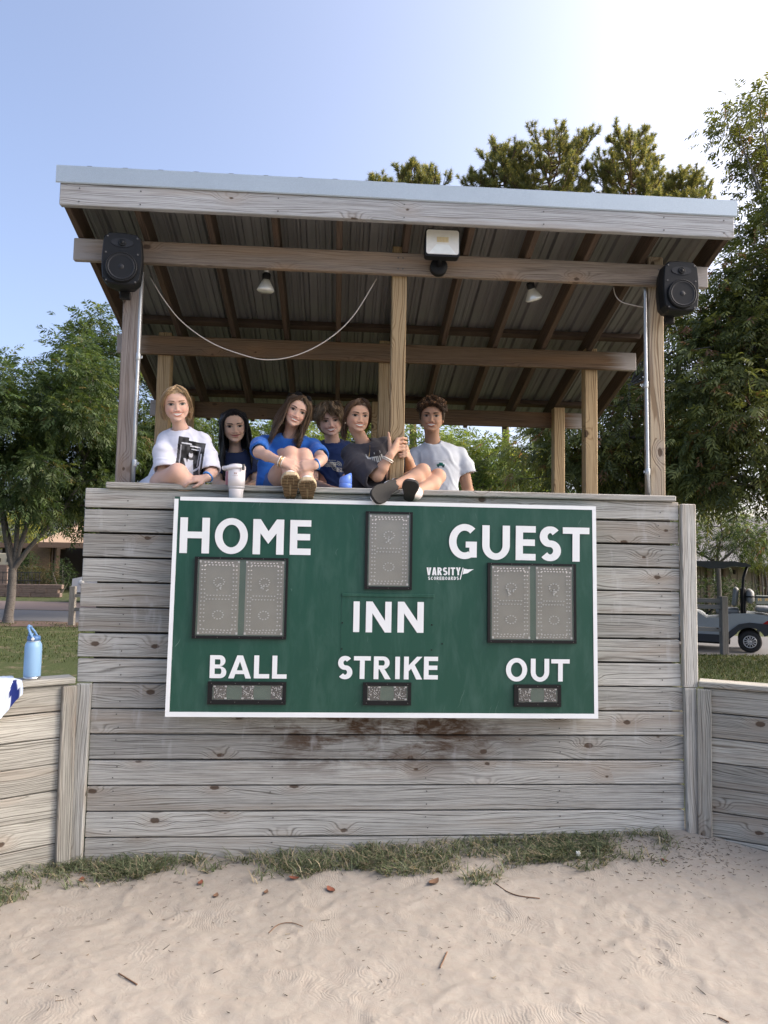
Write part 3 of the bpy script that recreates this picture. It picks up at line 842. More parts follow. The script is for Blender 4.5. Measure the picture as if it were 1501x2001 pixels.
def window(name, label, pts, cells, fw, small=False):
    """pts: outer corners TL, TR, BR, BL in pixels"""
    q = [bpx(*p) for p in pts]
    x0 = (q[0][0] + q[3][0]) / 2; x1 = (q[1][0] + q[2][0]) / 2; z1 = (q[0][1] + q[1][1]) / 2; z0 = (q[2][1] + q[3][1]) / 2
    w = empty(name, parent=sb); w['label'] = label; w.matrix_parent_inverse = parent_inv(sb)
    ym = yface((z0 + z1) / 2)
    def Y(z): return yface(z)
    def bar(xa, xb, za, zb):
        V = [(xa, Y(za) - 0.014, za), (xb, Y(za) - 0.014, za), (xb, Y(zb) - 0.014, zb), (xa, Y(zb) - 0.014, zb)]
        V += [(x, y + 0.0135, z) for x, y, z in V]
        MB().add(V, [(0, 1, 2, 3), (1, 5, 6, 2), (4, 0, 3, 7), (3, 2, 6, 7), (4, 5, 1, 0)]).obj('frame_bar', BLACKM, w)
    bar(x0, x1, z1 - fw * 0.75, z1); bar(x0, x1, z0, z0 + fw); bar(x0, x0 + fw, z0 + fw + 0.0005, z1 - fw * 0.75 - 0.0005); bar(x1 - fw * 0.8, x1, z0 + fw + 0.0005, z1 - fw * 0.75 - 0.0005)
    ix0, ix1, iz0, iz1 = x0 + fw, x1 - fw * 0.8, z0 + fw, z1 - fw * 0.75
    V = [(ix0, Y(iz0) - 0.0015, iz0), (ix1, Y(iz0) - 0.0015, iz0), (ix1, Y(iz1) - 0.0015, iz1), (ix0, Y(iz1) - 0.0015, iz1)]
    MB().add(V, [(0, 1, 2, 3)]).obj('backing', MIDGREEN, w)
    V = [(ix0, Y(iz0) - 0.0115, iz0), (ix1, Y(iz0) - 0.0115, iz0), (ix1, Y(iz1) - 0.0115, iz1), (ix0, Y(iz1) - 0.0115, iz1)]
    MB().add(V, [(0, 1, 2, 3)]).obj('pane', PANE, w)
    leds = MB()
    for (a, c) in cells:
        cx0 = ix0 + (ix1 - ix0) * a; cx1 = ix0 + (ix1 - ix0) * c
        m_ = 0.006 if not small else 0.003
        V = [(cx0, Y(iz0) - 0.0045, iz0 + m_), (cx1, Y(iz0) - 0.0045, iz0 + m_), (cx1, Y(iz1) - 0.0045, iz1 - m_), (cx0, Y(iz1) - 0.0045, iz1 - m_)]
        MB().add(V, [(0, 1, 2, 3)]).obj('digit_board', LAMPB if small else MODULE, w)
        if small:
            rl = random.Random(int(cx0 * 999))
            for i in range(46):
                x = rl.uniform(cx0 + 0.004, cx1 - 0.004); z = rl.uniform(iz0 + 0.008, iz1 - 0.008); s = rl.uniform(0.0012, 0.0024)
                leds.box((x - s, Y(z) - 0.0085, z - s), (x + s, Y(z) - 0.005, z + s))
            for (x, z) in ((cx0 + 0.004, iz1 - 0.008), (cx1 - 0.004, iz1 - 0.008), (cx0 + 0.004, iz0 + 0.008), (cx1 - 0.004, iz0 + 0.008)):
                if rl.random() < 0.7: leds.box((x - 0.006, Y(z) - 0.0095, z - 0.004), (x + 0.006, Y(z) - 0.005, z + 0.004))
        else:
            led_digit(leds, cx0, cx1, iz0 + m_, iz1 - m_, ym - 0.0048)
            for (x, z) in ((cx0 + 0.006, iz1 - 0.014), (cx1 - 0.006, iz1 - 0.014), (cx0 + 0.006, iz0 + 0.014), (cx1 - 0.006, iz0 + 0.014)):
                leds.box((x - 0.005, Y(z) - 0.0105, z - 0.006), (x + 0.005, Y(z) - 0.0045, z + 0.006))
    tag(leds.obj('led_lenses', LED, w), kind='stuff')
    sc = MB()
    n = max(2, int((x1 - x0) / 0.13))
    for i in range(n + 1):
        for z in (z1 - fw * 0.38, z0 + fw * 0.5):
            sc.lathe([(0.003, 0), (0.0025, 0.003)], 6, Matrix.Translation((x0 + 0.02 + (x1 - x0 - 0.04) * i / n, Y(z) - 0.0139, z)) @ Matrix.Rotation(math.pi / 2, 4, 'X'))
    tag(sc.obj('frame_screws', SCREW, w), kind='stuff')
two = [(0.02, 0.475), (0.545, 0.98)]
window('display_window', 'home score window with two digit boards', [(381.6, 1087.5), (563.5, 1091), (560, 1249), (376, 1247.5)], two, 0.0165)
window('display_window', 'guest score window with two digit boards', [(951.8, 1099.4), (1123.5, 1102.5), (1126.5, 1258), (953, 1255)], two, 0.0165)
window('display_window', 'inning window with one digit board', [(714, 996.8), (806.3, 1003.5), (804.6, 1152.5), (713, 1151.5)], [(0.03, 0.97)], 0.0165)
window('display_window', 'ball count window with three lamp boards', [(407, 1331.5), (560, 1332), (558.5, 1376.5), (406, 1375.5)], [(0.02, 0.20), (0.42, 0.585), (0.83, 0.99)], 0.025, True)
window('display_window', 'strike count window with two lamp boards', [(709.5, 1333), (803.5, 1333.5), (803, 1378), (709, 1377)], [(0.02, 0.32), (0.66, 0.97)], 0.025, True)
window('display_window', 'out count window with two lamp boards', [(1004, 1337), (1095.5, 1338), (1095.5, 1381), (1003.8, 1380)], [(0.02, 0.32), (0.66, 0.97)], 0.025, True)
# access panel behind INN with its hinge strip and screws
q = [bpx(668, 1160), bpx(848.5, 1161), bpx(848, 1277), bpx(665.5, 1276)]
x0, x1, z1, z0 = q[3][0], q[1][0], q[0][1], q[3][1]
V = [(x0, yface(z0) - 0.0014, z0), (x1, yface(z0) - 0.0014, z0), (x1, yface(z1) - 0.0014, z1), (x0, yface(z1) - 0.0014, z1)]
V += [(x, y + 0.0013, z) for x, y, z in V]
ap = MB().add(V, [(0, 1, 2, 3), (1, 5, 6, 2), (4, 0, 3, 7), (3, 2, 6, 7), (4, 5, 1, 0)]).obj('access_panel', GREEN, sb)
MB().box((x0, yface(z1) - 0.007, z1 - 0.016), (x1, yface(z1) - 0.0016, z1 + 0.004), 0.002).obj('drip_strip', GREEN, ap)
for (px, py) in ((669, 1217), (668, 1268), (844, 1221), (843.5, 1270), (864, 1258)):
    x, z = bpx(px, py)
    MB().lathe([(0.0045, 0), (0.004, 0.003)], 8, Matrix.Translation((x, yface(z) - 0.0013, z)) @ Matrix.Rotation(math.pi / 2, 4, 'X')).obj('panel_screw', BLACKM, ap)

# ------------------------------------------------------------------ loudspeakers on the front beam
def speaker(loc, rz, label):
    root = tag(empty('loudspeaker', loc), label, 'loudspeaker', 'loudspeakers on the front beam')
    root.rotation_euler = (0, 0, rz)
    W, H, D = 0.215, 0.312, 0.155
    def outline(w, h, k=0.06, n=10):
        pts = []
        r = 0.028
        # sides bow outwards, top and bottom bow a little
        cs = [(w / 2, -h / 2), (w / 2, h / 2), (-w / 2, h / 2), (-w / 2, -h / 2)]
        for i in range(4):
            a = np.array(cs[i]); c = np.array(cs[(i + 1) % 4]); dirv = (c - a); nr = np.array([dirv[1], -dirv[0]]); nr = nr / np.linalg.norm(nr)
            L = np.linalg.norm(dirv)
            for j in range(n + 1):
                t = (r / L) + (1 - 2 * r / L) * j / n
                bow = (0.014 if i % 2 == 0 else 0.010) * (1 - (2 * t - 1) ** 2)
                pts.append(a + dirv * t + nr * (bow - 0.008))
        return [(float(p[0]), float(p[1])) for p in pts]
    o1 = outline(W, H); o0 = outline(W * 0.78, H * 0.9)
    n = len(o1)
    V = []; F = []
    rings = [(o0, 0.0, 1.0), (o1, -D * 0.55, 1.0), (o1, -D, 1.0), (o1, -D - 0.008, 0.955)]
    for o, y, s in rings: V += [(x * s, y, z * s) for x, z in o]
    for i in range(len(rings) - 1):
        for k in range(n): F.append((i * n + k, i * n + (k + 1) % n, (i + 1) * n + (k + 1) % n, (i + 1) * n + k))
    F += [tuple(range(n)), tuple(range((len(rings) - 1) * n, len(rings) * n))[::-1]]
    link('cabinet', MB().add(V, F).mesh('cabinet'), BLACKP, root).matrix_parent_inverse.identity()
    def sub(mb, nm, m): 
        o = mb.obj(nm, m, root); o.matrix_parent_inverse.identity(); return o
    Rx = Matrix.Rotation(math.pi / 2, 4, 'X')
    y = -D - 0.009
    sub(MB().lathe([(0.092, 0.0), (0.092, 0.010), (0.088, 0.016), (0.083, 0.016), (0.080, 0.012)], 36, Matrix.Translation((0, y, -0.055)) @ Rx), 'woofer_ring', BLACKP)
    sub(MB().lathe([(0.081, 0.011), (0.076, 0.0165), (0.070, 0.012), (0.028, 0.001), (0.0265, 0.002), (0.022, 0.009), (0.012, 0.014), (0.0005, 0.0155)], 36, Matrix.Translation((0, y - 0.0005, -0.055)) @ Rx), 'woofer_cone', DARKP)
    e = MB(); pts = [(0.063 * math.cos(q) * (1.0), 0.027 * math.sin(q)) for q in np.linspace(0, 2 * math.pi, 28, endpoint=False)]
    e.prism([(x, z + 0.095) for x, z in pts], y - 0.0025, y + 0.001)
    sub(e, 'tweeter_horn', DARKP)
    sub(MB().lathe([(0.021, 0.0), (0.021, 0.006), (0.016, 0.008), (0.013, 0.004), (0.010, 0.009), (0.0005, 0.012)], 24, Matrix.Translation((0, y - 0.002, 0.095)) @ Rx), 'tweeter', BLACKP)
    for sx, sz in ((-0.084, 0.128), (0.084, 0.128), (-0.09, 0.03), (0.09, 0.03), (-0.082, -0.138), (0.082, -0.138)):
        sub(MB().lathe([(0.0055, 0.0), (0.0055, 0.002), (0.003, 0.001)], 10, Matrix.Translation((sx, y, sz)) @ Rx), 'screw', SCREW)
    br = MB().box((-0.03, -0.005, -0.185), (0.03, 0.028, -0.14), 0.004); br.box((-0.02, 0.0, -0.15), (0.02, 0.03, 0.15), 0.003)
    sub(br, 'bracket', BLACKP)
    return root
speaker((-1.338, 0.068, 3.505), 0.13, 'black two-way loudspeaker above the grey left front post')
speaker((2.095, 0.068, 3.488), 0.0, 'black two-way loudspeaker above the tan right front post')

# ------------------------------------------------------------------ LED floodlight
fl = tag(empty('floodlight', tuple(at(860, 520, 0.09))), 'square LED floodlight with white face on the front beam', 'floodlight')
def chl(nm, mb, m, root=fl): return mb.obj(nm, m, root)
c = at(865, 474.5, -0.05); hw, hh = 0.108, 0.083
def rrect(cx, cz, w, h, r=0.02, n=5):
    p = []
    for (sx, sz, a0) in ((1, -1, -90), (1, 1, 0), (-1, 1, 90), (-1, -1, 180)):
        for i in range(n + 1):
            q = math.radians(a0 + 90 * i / n); p.append((cx + sx * (w - r) + r * math.cos(q), cz + sz * (h - r) + r * math.sin(q)))
    return p
chl('housing', MB().prism(rrect(c[0], c[2], hw, hh + 0.004), -0.052, 0.01), BLACKP)
chl('reflector', MB().prism(rrect(c[0], c[2] + 0.003, hw - 0.007, hh - 0.006, 0.016), -0.0545, -0.0522), WHITEPL)
tr = MB(); tr.add([(c[0] - 0.085, -0.0552, c[2] - 0.07), (c[0] + 0.085, -0.0552, c[2] - 0.07), (c[0] + 0.038, -0.0552, c[2] - 0.012), (c[0] - 0.038, -0.0552, c[2] - 0.012)], [(0, 1, 2, 3)])
chl('reflector_slope', tr, plain('pale_reflector', (0.78, 0.82, 0.80), 0.3))
ld = MB()
for i in range(8):
    for j in range(4): ld.box((c[0] - 0.036 + i * 0.0092, -0.0575, c[2] + 0.002 + j * 0.0085), (c[0] - 0.029 + i * 0.0092, -0.0548, c[2] + 0.0085 + j * 0.0085))
tag(chl('led_array', ld, plain('yellow_led', (0.72, 0.58, 0.30), 0.4)), kind='stuff')
q = at(858, 520, 0.06)
Rx = Matrix.Rotation(math.pi / 2, 4, 'X')
chl('mount_box', MB().lathe([(0.055, -0.03), (0.055, 0.008), (0.05, 0.014), (0.02, 0.015)], 24, Matrix.Translation((q[0], 0.068, q[2])) @ Rx), BLACKP)
chl('swivel', MB().tube([(q[0], 0.055, q[2]), (q[0], 0.02, q[2] + 0.02), (q[0], -0.01, c[2] - hh + 0.01)], 0.014, 10), BLACKP)

# ------------------------------------------------------------------ spot bulbs under the roof
def mat_bulb():
    g = G('bulb_glass'); g.set(Base_Color=(0.62, 0.63, 0.6), Roughness=0.15, Metallic=0.25); return g.m
BULB = mat_bulb()
def bulb(px, py, y, tilt, label):
    p = at(px, py, y)
    root = tag(empty('spot_bulb', tuple(p)), label, 'bulb', 'spot bulbs under the roof')
    zt = 3.741 - SL * y - p[2]
    Mx = Matrix.Translation(tuple(p)) @ Matrix.Rotation(tilt[0], 4, 'X') @ Matrix.Rotation(tilt[1], 4, 'Y')
    MB().lathe([(0.0005, -0.062), (0.045, -0.060), (0.058, -0.050), (0.057, -0.043), (0.034, 0.0), (0.022, 0.02), (0.018, 0.03)], 24, Mx).obj('bulb_glass', BULB, root)
    MB().lathe([(0.024, 0.02), (0.027, 0.03), (0.027, 0.055), (0.02, 0.065)], 16, Mx).obj('socket', BLACKP, root)
    top = Mx @ Vector((0, 0, 0.06))
    MB().tube([tuple(top), (p[0], p[1], p[2] + zt + 0.02)], 0.016, 10).obj('stem', GALVPIPE, root)
bulb(520, 553, 0.28, (0.1, 0.05), 'spot bulb hanging under the roof left of the middle post')
bulb(1040, 570, 0.28, (0.35, -0.35), 'spot bulb tilted under the roof right of the middle post')

# ------------------------------------------------------------------ conduits and cables
def conduit(pts, clamps, label):
    root = tag(empty('conduit', tuple(pts[-1])), label, 'conduit', 'metal conduits beside the front posts')
    MB().tube(pts, 0.0115, 10).obj('pipe', GALVPIPE, root)
    for c in clamps:
        MB().lathe([(0.0145, -0.022), (0.0155, -0.02), (0.0155, 0.02), (0.0145, 0.022)], 12, Matrix.Translation(tuple(c))).obj('coupling', GALVPIPE, root)
        MB().box((c[0] - 0.024, c[1] + 0.004, c[2] - 0.008), (c[0] + 0.024, c[1] + 0.012, c[2] + 0.008), 0.001).obj('strap', GALVPIPE, root)
YC = 0.150
lp = [at(277.5, 532, YC), at(274, 600, YC), at(270, 700, YC), at(264, 830, YC), at(259.5, 944, YC)]
conduit(lp, [at(270, 697, YC), at(263, 905, YC)], 'galvanised conduit running down beside the grey left post')
rp = [at(1258, 558, YC), at(1260.5, 572, YC), at(1262, 700, YC), at(1264, 800, YC), at(1266, 915, YC), at(1269, 972, YC)]
conduit(rp, [at(1262.5, 752, YC), at(1266, 922, YC)], 'galvanised conduit running down beside the tan right post')
CABLE = plain('grey_white_cable', (0.5, 0.46, 0.42), 0.5)
def spline(P, n=10):
    P = [np.array(p, float) for p in P]; P = [2 * P[0] - P[1]] + P + [2 * P[-1] - P[-2]]; out = []
    for i in range(1, len(P) - 2):
        for k in range(n):
            t = k / n; a, b_, c_, d = P[i - 1:i + 3]
            out.append(0.5 * (2 * b_ + (c_ - a) * t + (2 * a - 5 * b_ + 4 * c_ - d) * t * t + (3 * b_ - a - 3 * c_ + d) * t ** 3))
    return out + [P[-2]]
cab = [at(293, 540, 0.30), at(318, 582, 0.27), at(355, 628, 0.25), at(410, 668, 0.24), at(470, 692, 0.23), at(522, 703, 0.22), at(580, 694, 0.22), at(640, 664, 0.22), at(690, 618, 0.22), at(736, 545, 0.20)]
tag(MB().tube(spline(cab, 6), 0.0037, 6).obj('slack_cable', CABLE), 'slack pale cable drooping under the roof left of the middle post', 'cable')
cab = [at(1199, 562, 0.22), at(1203, 577, 0.2), at(1215, 590, 0.18), at(1240, 597, 0.17), at(1262, 601, 0.165)]
tag(MB().tube(spline(cab, 6), 0.003, 6).obj('speaker_cable', CABLE), 'short pale cable running to the right conduit under the beam', 'cable')

# ------------------------------------------------------------------ trees
BARK = wood('bark', (0.17, 0.155, 0.14), (0.06, 0.052, 0.045), ring=0.4, freq=40, checks=0.9)
PBARK = wood('pine_bark', (0.20, 0.13, 0.085), (0.08, 0.05, 0.035), ring=0.4, freq=40)



def fronds(O, D, L, K, base, jit, rg, wid=0.27, droop=0.35, leafl=0.42, fold=0.5):
    """compound leaves: O (n,3) roots, D (n,3) directions, L (n,) lengths, K leaflet pairs, base (n,3) colours"""
    n = len(O)
    up = np.tile([0, 0, 1.0], (n, 1)) + rg.normal(0, 0.45, (n, 3))
    S = unit(np.cross(D, up)); N = unit(np.cross(S, D))
    Vs = []; Cs = []
    ts = np.linspace(0.22, 1.0, K)
    for i, t in enumerate(ts):
        P = O + D * (L * t)[:, None] - np.array([0, 0, 1.0]) * (droop * L * t * t)[:, None]
        for s in ((-1, 1) if i < K - 1 else (0,)):
            ll = (L * leafl * (0.75 + 0.5 * math.sin(math.pi * t)) * rg.uniform(0.8, 1.15, n))[:, None]
            dd = unit(D * (0.6 if s else 1.0) + S * (s * 0.9) - N * (fold * 0.5) + rg.normal(0, 0.16, (n, 3)) - np.array([0, 0, 0.25]))
            sd = unit(np.cross(dd, N + rg.normal(0, 0.3, (n, 3))))
            w = ll * wid
            a = P; b_ = P + dd * ll * 0.42 + sd * w * 0.5; c = P + dd * ll - np.array([0, 0, 1.0]) * ll * 0.12; d = P + dd * ll * 0.42 - sd * w * 0.5
            Vs.append(np.stack([a, b_, c, d], 1))
            col = base * rg.uniform(1 - jit, 1 + jit, (n, 1))
            Cs.append(np.repeat(col[:, None], 4, 1))
    V = np.concatenate(Vs).reshape(-1, 3); C = np.concatenate(Cs).reshape(-1, 3)
    F = np.arange(len(V)).reshape(-1, 4)
    return V, F, np.clip(C, 0, 1)

def pal(n, rg, cols, w):
    i = rg.choice(len(cols), n, p=np.array(w) / sum(w))
    return np.array(cols)[i]

def limb(mb, a, b_, r0, r1, rg, sag=0.12, n=6, sides=6):
    a = np.array(a, float); b_ = np.array(b_, float); d = b_ - a; L = np.linalg.norm(d)
    o = rg.normal(0, 0.05, 3) * L + np.array([0, 0, sag * L])
    P = [a + d * t + o * math.sin(math.pi * t) * 0.8 + (rg.normal(0, 0.012, 3) * L if 0 < t < 1 else 0) for t in np.linspace(0, 1, n)]
    mb.tube(P, [r0 + (r1 - r0) * t for t in np.linspace(0, 1, n)], sides, cap=False)
    return P

def leafy_tree(label, base, fork, crown, clumps, per, leaf, cols, w, seed, trunk_r=0.16, K=5, spread=0.42, group=None, shell=0.45, stems=3, berries=0, keep=None, name='pistache_tree', wid=0.27):
    """base point, fork height, crown = list of (centre, radii) ellipsoids"""
    rg = np.random.default_rng(seed)
    root = tag(empty(name, tuple(base)), label, 'tree', group)
    base = np.array(base, float)
    tr = MB()
    fk = base + np.array([rg.normal(0, 0.08), rg.normal(0, 0.08), fork])
    tr.tube([base - np.array([0, 0, 0.1]), base + (fk - base) * 0.12, base + (fk - base) * 0.5 + rg.normal(0, 0.03, 3), fk], [trunk_r * 1.5, trunk_r * 1.08, trunk_r * 0.95, trunk_r * 0.9], 10, cap=False)
    vol = [c[1][0] * c[1][1] * c[1][2] for c in crown]; pick = rg.choice(len(crown), clumps, p=np.array(vol) / sum(vol))
    dirs = unit(rg.normal(0, 1, (clumps, 3)))
    rad = rg.uniform(shell, 1.0, clumps) ** 0.6
    C = np.array([np.array(crown[k][0]) + dirs[i] * rad[i] * np.array(crown[k][1]) for i, k in enumerate(pick)])
    cc = np.average([np.array(c[0]) for c in crown], axis=0, weights=vol)
    # main stems towards the crown, then a limb to every clump
    tops = []
    for s in range(stems):
        q = cc + rg.normal(0, 0.55, 3) * np.array(crown[0][1]) * np.array([1, 1, 0.5])
        P = limb(tr, fk - np.array([0, 0, 0.05]), q, trunk_r * 0.62, trunk_r * 0.22, rg, 0.05, 7, 7)
        tops += [(p, trunk_r * (0.6 - 0.38 * j / 6)) for j, p in enumerate(P)][2:]
    for c in C:
        j = int(np.argmin([np.linalg.norm(c - p) + 0.5 * max(0, p[2] - c[2]) for p, r in tops]))
        limb(tr, tops[j][0], c, min(tops[j][1] * 0.5, 0.05), 0.008, rg, 0.06, 5, 5)
    tr.obj('trunk', BARK, root)
    if keep is not None: C = C[[keep(c) for c in C]]
    m = len(C) * per
    ci = np.repeat(np.arange(len(C)), per)
    off = rg.normal(0, 1, (m, 3)) * spread * np.array([1, 1, 0.75])
    O = C[ci] + off * rg.uniform(0.2, 1, (m, 1))
    D = unit(unit(off) * 0.8 + unit(O - cc) * 0.55 + rg.normal(0, 0.4, (m, 3)) - np.array([0, 0, 0.15]))
    tone = rg.uniform(0.72, 1.25, len(C))[ci][:, None]
    V, F, Cc = fronds(O, D, leaf * rg.uniform(0.7, 1.2, m), K, pal(m, rg, cols, w) * tone, 0.22, rg, wid=wid)
    link('crown', npmesh('crown', V, F, False, Cc), LEAF, root)
    for k in range(berries):
        c = C[rg.integers(len(C))] + rg.normal(0, spread * 0.8, 3)
        bm_ = MB()
        for j in range(46):
            d = unit(rg.normal(0, 1, 3)) * rg.uniform(0.3, 1) * np.array([0.14, 0.14, 0.11]); p = c + d
            s = 0.009
            V = [p + np.array(e) * s for e in ((1, 0, 0), (-1, 0, 0), (0, 1, 0), (0, -1, 0), (0, 0, 1), (0, 0, -1))]
            bm_.add(V, [(0, 2, 4), (2, 1, 4), (1, 3, 4), (3, 0, 4), (2, 0, 5), (1, 2, 5), (3, 1, 5), (0, 3, 5)])
            if j % 3 == 0: bm_.tube([c + np.array([0, 0, 0.1]), p], 0.0022, 3, cap=False)
        bm_.obj('berry_cluster', BERRY, root)
    return root
BERRY = plain('dry_red_berries', (0.22, 0.09, 0.05), 0.7, var=0.4, scale=60)

G1 = [(0.055, 0.090, 0.032), (0.078, 0.115, 0.04), (0.040, 0.068, 0.026), (0.12, 0.15, 0.042), (0.14, 0.115, 0.04)]
G2 = [(0.135, 0.155, 0.055), (0.17, 0.19, 0.068), (0.090, 0.108, 0.044), (0.23, 0.235, 0.07), (0.24, 0.13, 0.075)]
G3 = [(0.12, 0.17, 0.045), (0.15, 0.205, 0.05), (0.085, 0.13, 0.038), (0.22, 0.24, 0.06)]
def P3(px, py, y): return tuple(at(px, py, y))
tb = at(15, 1218, 15.4); tb[2] = 0
leafy_tree('leafy green tree with forked trunk left of the booth', tb, 1.45, [(P3(60, 875, 15.2), (2.9, 2.0, 1.9)), (P3(20, 800, 15.4), (1.8, 1.6, 1.7)), (P3(130, 760, 15.6), (1.7, 1.5, 1.5)), (P3(-120, 850, 15.4), (2.5, 1.8, 2.5)), (P3(135, 965, 16.5), (1.5, 1.2, 0.9))], 178, 62, 0.30, G1, [4, 4, 3, 0.7, 0.35], 11, 0.115, spread=0.40, group='leafy trees around the booth', stems=5)
q = at(225, 1200, 18.0)
leafy_tree('tall green tree rising behind the left front post', (q[0], 18.0, 0), 2.0, [(P3(215, 850, 18), (2.4, 1.8, 3.2)), (P3(210, 710, 18), (1.3, 1.2, 1.5)), (P3(285, 900, 18), (1.6, 1.6, 2.2))], 132, 62, 0.33, G1, [4, 4, 3, 1.2, 0.1], 12, 0.15, spread=0.42, group='leafy trees around the booth')
q = at(430, 1000, 21)
leafy_tree('bright green tree seen through the booth beside the white tee', (q[0], 21, 0), 2.2, [(P3(430, 900, 21), (2.6, 1.6, 1.9)), (P3(560, 910, 21.5), (2.0, 1.6, 1.8))], 100, 60, 0.42, G3, [4, 4, 3, 1], 13, 0.15, K=4, spread=0.48, group='leafy trees around the booth')
q = at(700, 1000, 24)
leafy_tree('pale green tree seen through the booth behind the middle post', (q[0], 24, 0), 2.4, [(P3(690, 900, 24), (2.6, 1.6, 1.9)), (P3(820, 920, 24), (1.8, 1.6, 1.7))], 80, 55, 0.44, G3, [4, 4, 3, 1], 14, 0.15, K=4, spread=0.5, group='leafy trees around the booth')
q = at(900, 1000, 19)
leafy_tree('light green tree with sky gaps right of the pale grey tee', (q[0], 19, 0), 2.2, [(P3(890, 930, 19), (1.6, 1.5, 1.3)), (P3(1000, 940, 18), (1.5, 1.5, 1.1))], 66, 50, 0.38, G3, [4, 4, 3, 1.5], 15, 0.14, K=4, spread=0.40, group='leafy trees around the booth')
q = at(1180, 1200, 10.5)
leafy_tree('green tree with rusty berry clusters behind the right posts', (q[0], 10.5, 0), 1.7, [(P3(1200, 830, 10.5), (1.75, 1.4, 1.9)), (P3(1110, 900, 10.8), (1.2, 1.1, 1.0)), (P3(1330, 760, 10.2), (1.3, 1.3, 2.3))], 150, 58, 0.25, G2, [4, 4, 3, 1.6, 0.6], 16, 0.12, spread=0.33, group='leafy trees around the booth', berries=44)
q = at(1560, 1200, 8.6)
leafy_tree('large dark tree overhanging the right edge beyond the roof', (q[0] + 0.3, 8.8, 0), 2.0, [(P3(1470, 760, 8.6), (1.5, 1.5, 2.5)), (P3(1510, 440, 8.5), (1.2, 1.2, 2.9)), (P3(1420, 900, 8.8), (1.0, 1.2, 0.95)), (P3(1650, 700, 8.8), (1.9, 1.6, 3.8))], 250, 52, 0.28, G2, [4, 3, 4, 0.5, 0.5], 17, 0.16, spread=0.32, group='leafy trees around the booth', berries=30, stems=5)
q = at(1404, 1200, 17.5)
leafy_tree('small thin-trunked tree behind the golf cart canopy', (q[0], 17.5, 0), 2.0, [(P3(1415, 1035, 17.5), (1.9, 1.0, 0.75)), (P3(1500, 1045, 17.8), (1.6, 1.0, 0.7))], 46, 40, 0.22, G1, [3, 4, 2, 2.5, 0.5], 18, 0.075, K=5, spread=0.34, group='leafy trees around the booth')
q = at(48, 1100, 44)
leafy_tree('sunlit yellow green tree far behind the forked tree', (q[0], 44, 0), 1.2, [(P3(48, 1035, 44), (1.6, 1.2, 1.4))], 40, 40, 0.35, [(0.22, 0.24, 0.05), (0.30, 0.28, 0.06), (0.14, 0.18, 0.04)], [3, 3, 2], 19, 0.12, K=4, spread=0.45, group='leafy trees around the booth')  # the yellow of sunlight is put into these leaf colours
q = at(1130, 1000, 24)
leafy_tree('dark tree standing far behind the right posts', (q[0], 25, 0), 2.4, [(P3(1100, 930, 25), (3.0, 1.6, 2.0)), (P3(1300, 900, 25), (3.0, 1.6, 2.6))], 60, 40, 0.44, G2, [4, 4, 3, 1, 0.1], 20, 0.15, K=4, spread=0.55, group='leafy trees around the booth')

def pine(label, px, top, y, rpx, depth_px, seed, lean=0.0):
    rg = np.random.default_rng(seed)
    sc = FPX / (y - CAM[1])
    t = at(px, top, y); H = t[2]
    root = tag(empty('pine_tree', (t[0], y, 0)), label, 'tree', 'pines beyond the roof')
    tr = MB(); R = rpx / sc; dep = depth_px / sc
    P = [np.array([t[0] + lean * (1 - z / H) + 0.1 * math.sin(z), y, z]) for z in np.linspace(0, H * 0.985, 12)]
    tr.tube(P, [0.26 * (1 - 0.93 * k / 11) for k in range(12)], 8, cap=False)
    tO = []; tD = []
    nb = 58
    for k in range(nb):
        u = (k + 0.5) / nb
        z = H - 0.25 - dep * u ** 0.9
        a = k * 2.4 + rg.normal(0, 0.3)
        prof = math.sin(min(1, u * 1.2 + 0.22) * math.pi * 0.56) * rg.uniform(0.5, 1.1)
        L = R * prof
        c = P[0] * 0 + np.array([t[0] + lean * (1 - z / H), y, z])
        e = c + np.array([math.cos(a) * L, math.sin(a) * L, L * rg.uniform(0.25, 0.75)])
        br = limb(tr, c, e, 0.045, 0.012, rg, -0.12, 6, 4)
        n_t = 4 + int(L * 7.5)
        for j in range(n_t):
            s = 1 - 0.75 * (j / max(1, n_t)) * rg.uniform(0.6, 1)
            i = min(int(s * 5), 4); p = br[i] + (br[i + 1] - br[i]) * (s * 5 - i)
            d = unit(br[i + 1] - br[i])
            tip = p + (unit(np.array([d[0], d[1], 0]) + rg.normal(0, 0.8, 3)) * 0.28 + np.array([0, 0, 0.34])) * (1 if j else 0.3) * rg.uniform(0.6, 1.1)
            if j: tr.tube([p, tip], [0.014, 0.008], 4, cap=False)
            tO.append(tip); tD.append(unit(tip - p + np.array([0, 0, 0.15]) + 1e-4))
    tr.obj('trunk', PBARK, root)
    tO = np.array(tO); tD = np.array(tD); n = len(tO); K = 76
    ci = np.repeat(np.arange(n), K); m = n * K
    s = rg.uniform(-0.16, 0.06, (m, 1))
    rnd = unit(rg.normal(0, 1, (m, 3)))
    D = unit(tD[ci] * 0.75 + rnd * 0.9)
    O = tO[ci] + tD[ci] * s
    L = rg.uniform(0.15, 0.25, (m, 1)); W = 0.011
    S = unit(np.cross(D, rg.normal(0, 1, (m, 3)))) * W
    V = np.stack([O - S, O + S, O + D * L + np.array([0, 0, -0.01])], 1).reshape(-1, 3)
    tone = rg.uniform(0.75, 1.3, n)[ci][:, None]
    col = pal(m, rg, [(0.17, 0.19, 0.085), (0.22, 0.225, 0.095), (0.12, 0.145, 0.07), (0.42, 0.36, 0.14)], [4, 4, 3, 2.4]) * tone  # yellow needles carry the backlit glow in their colour
    link('crown', npmesh('crown', V, np.arange(len(V)).reshape(-1, 3), False, np.repeat(np.clip(col, 0, 1), 3, 0)), NEEDLE, root)
pine('pine with the widest crown above the roof ridge', 1075, 276, 26, 112, 200, 31, -0.2)
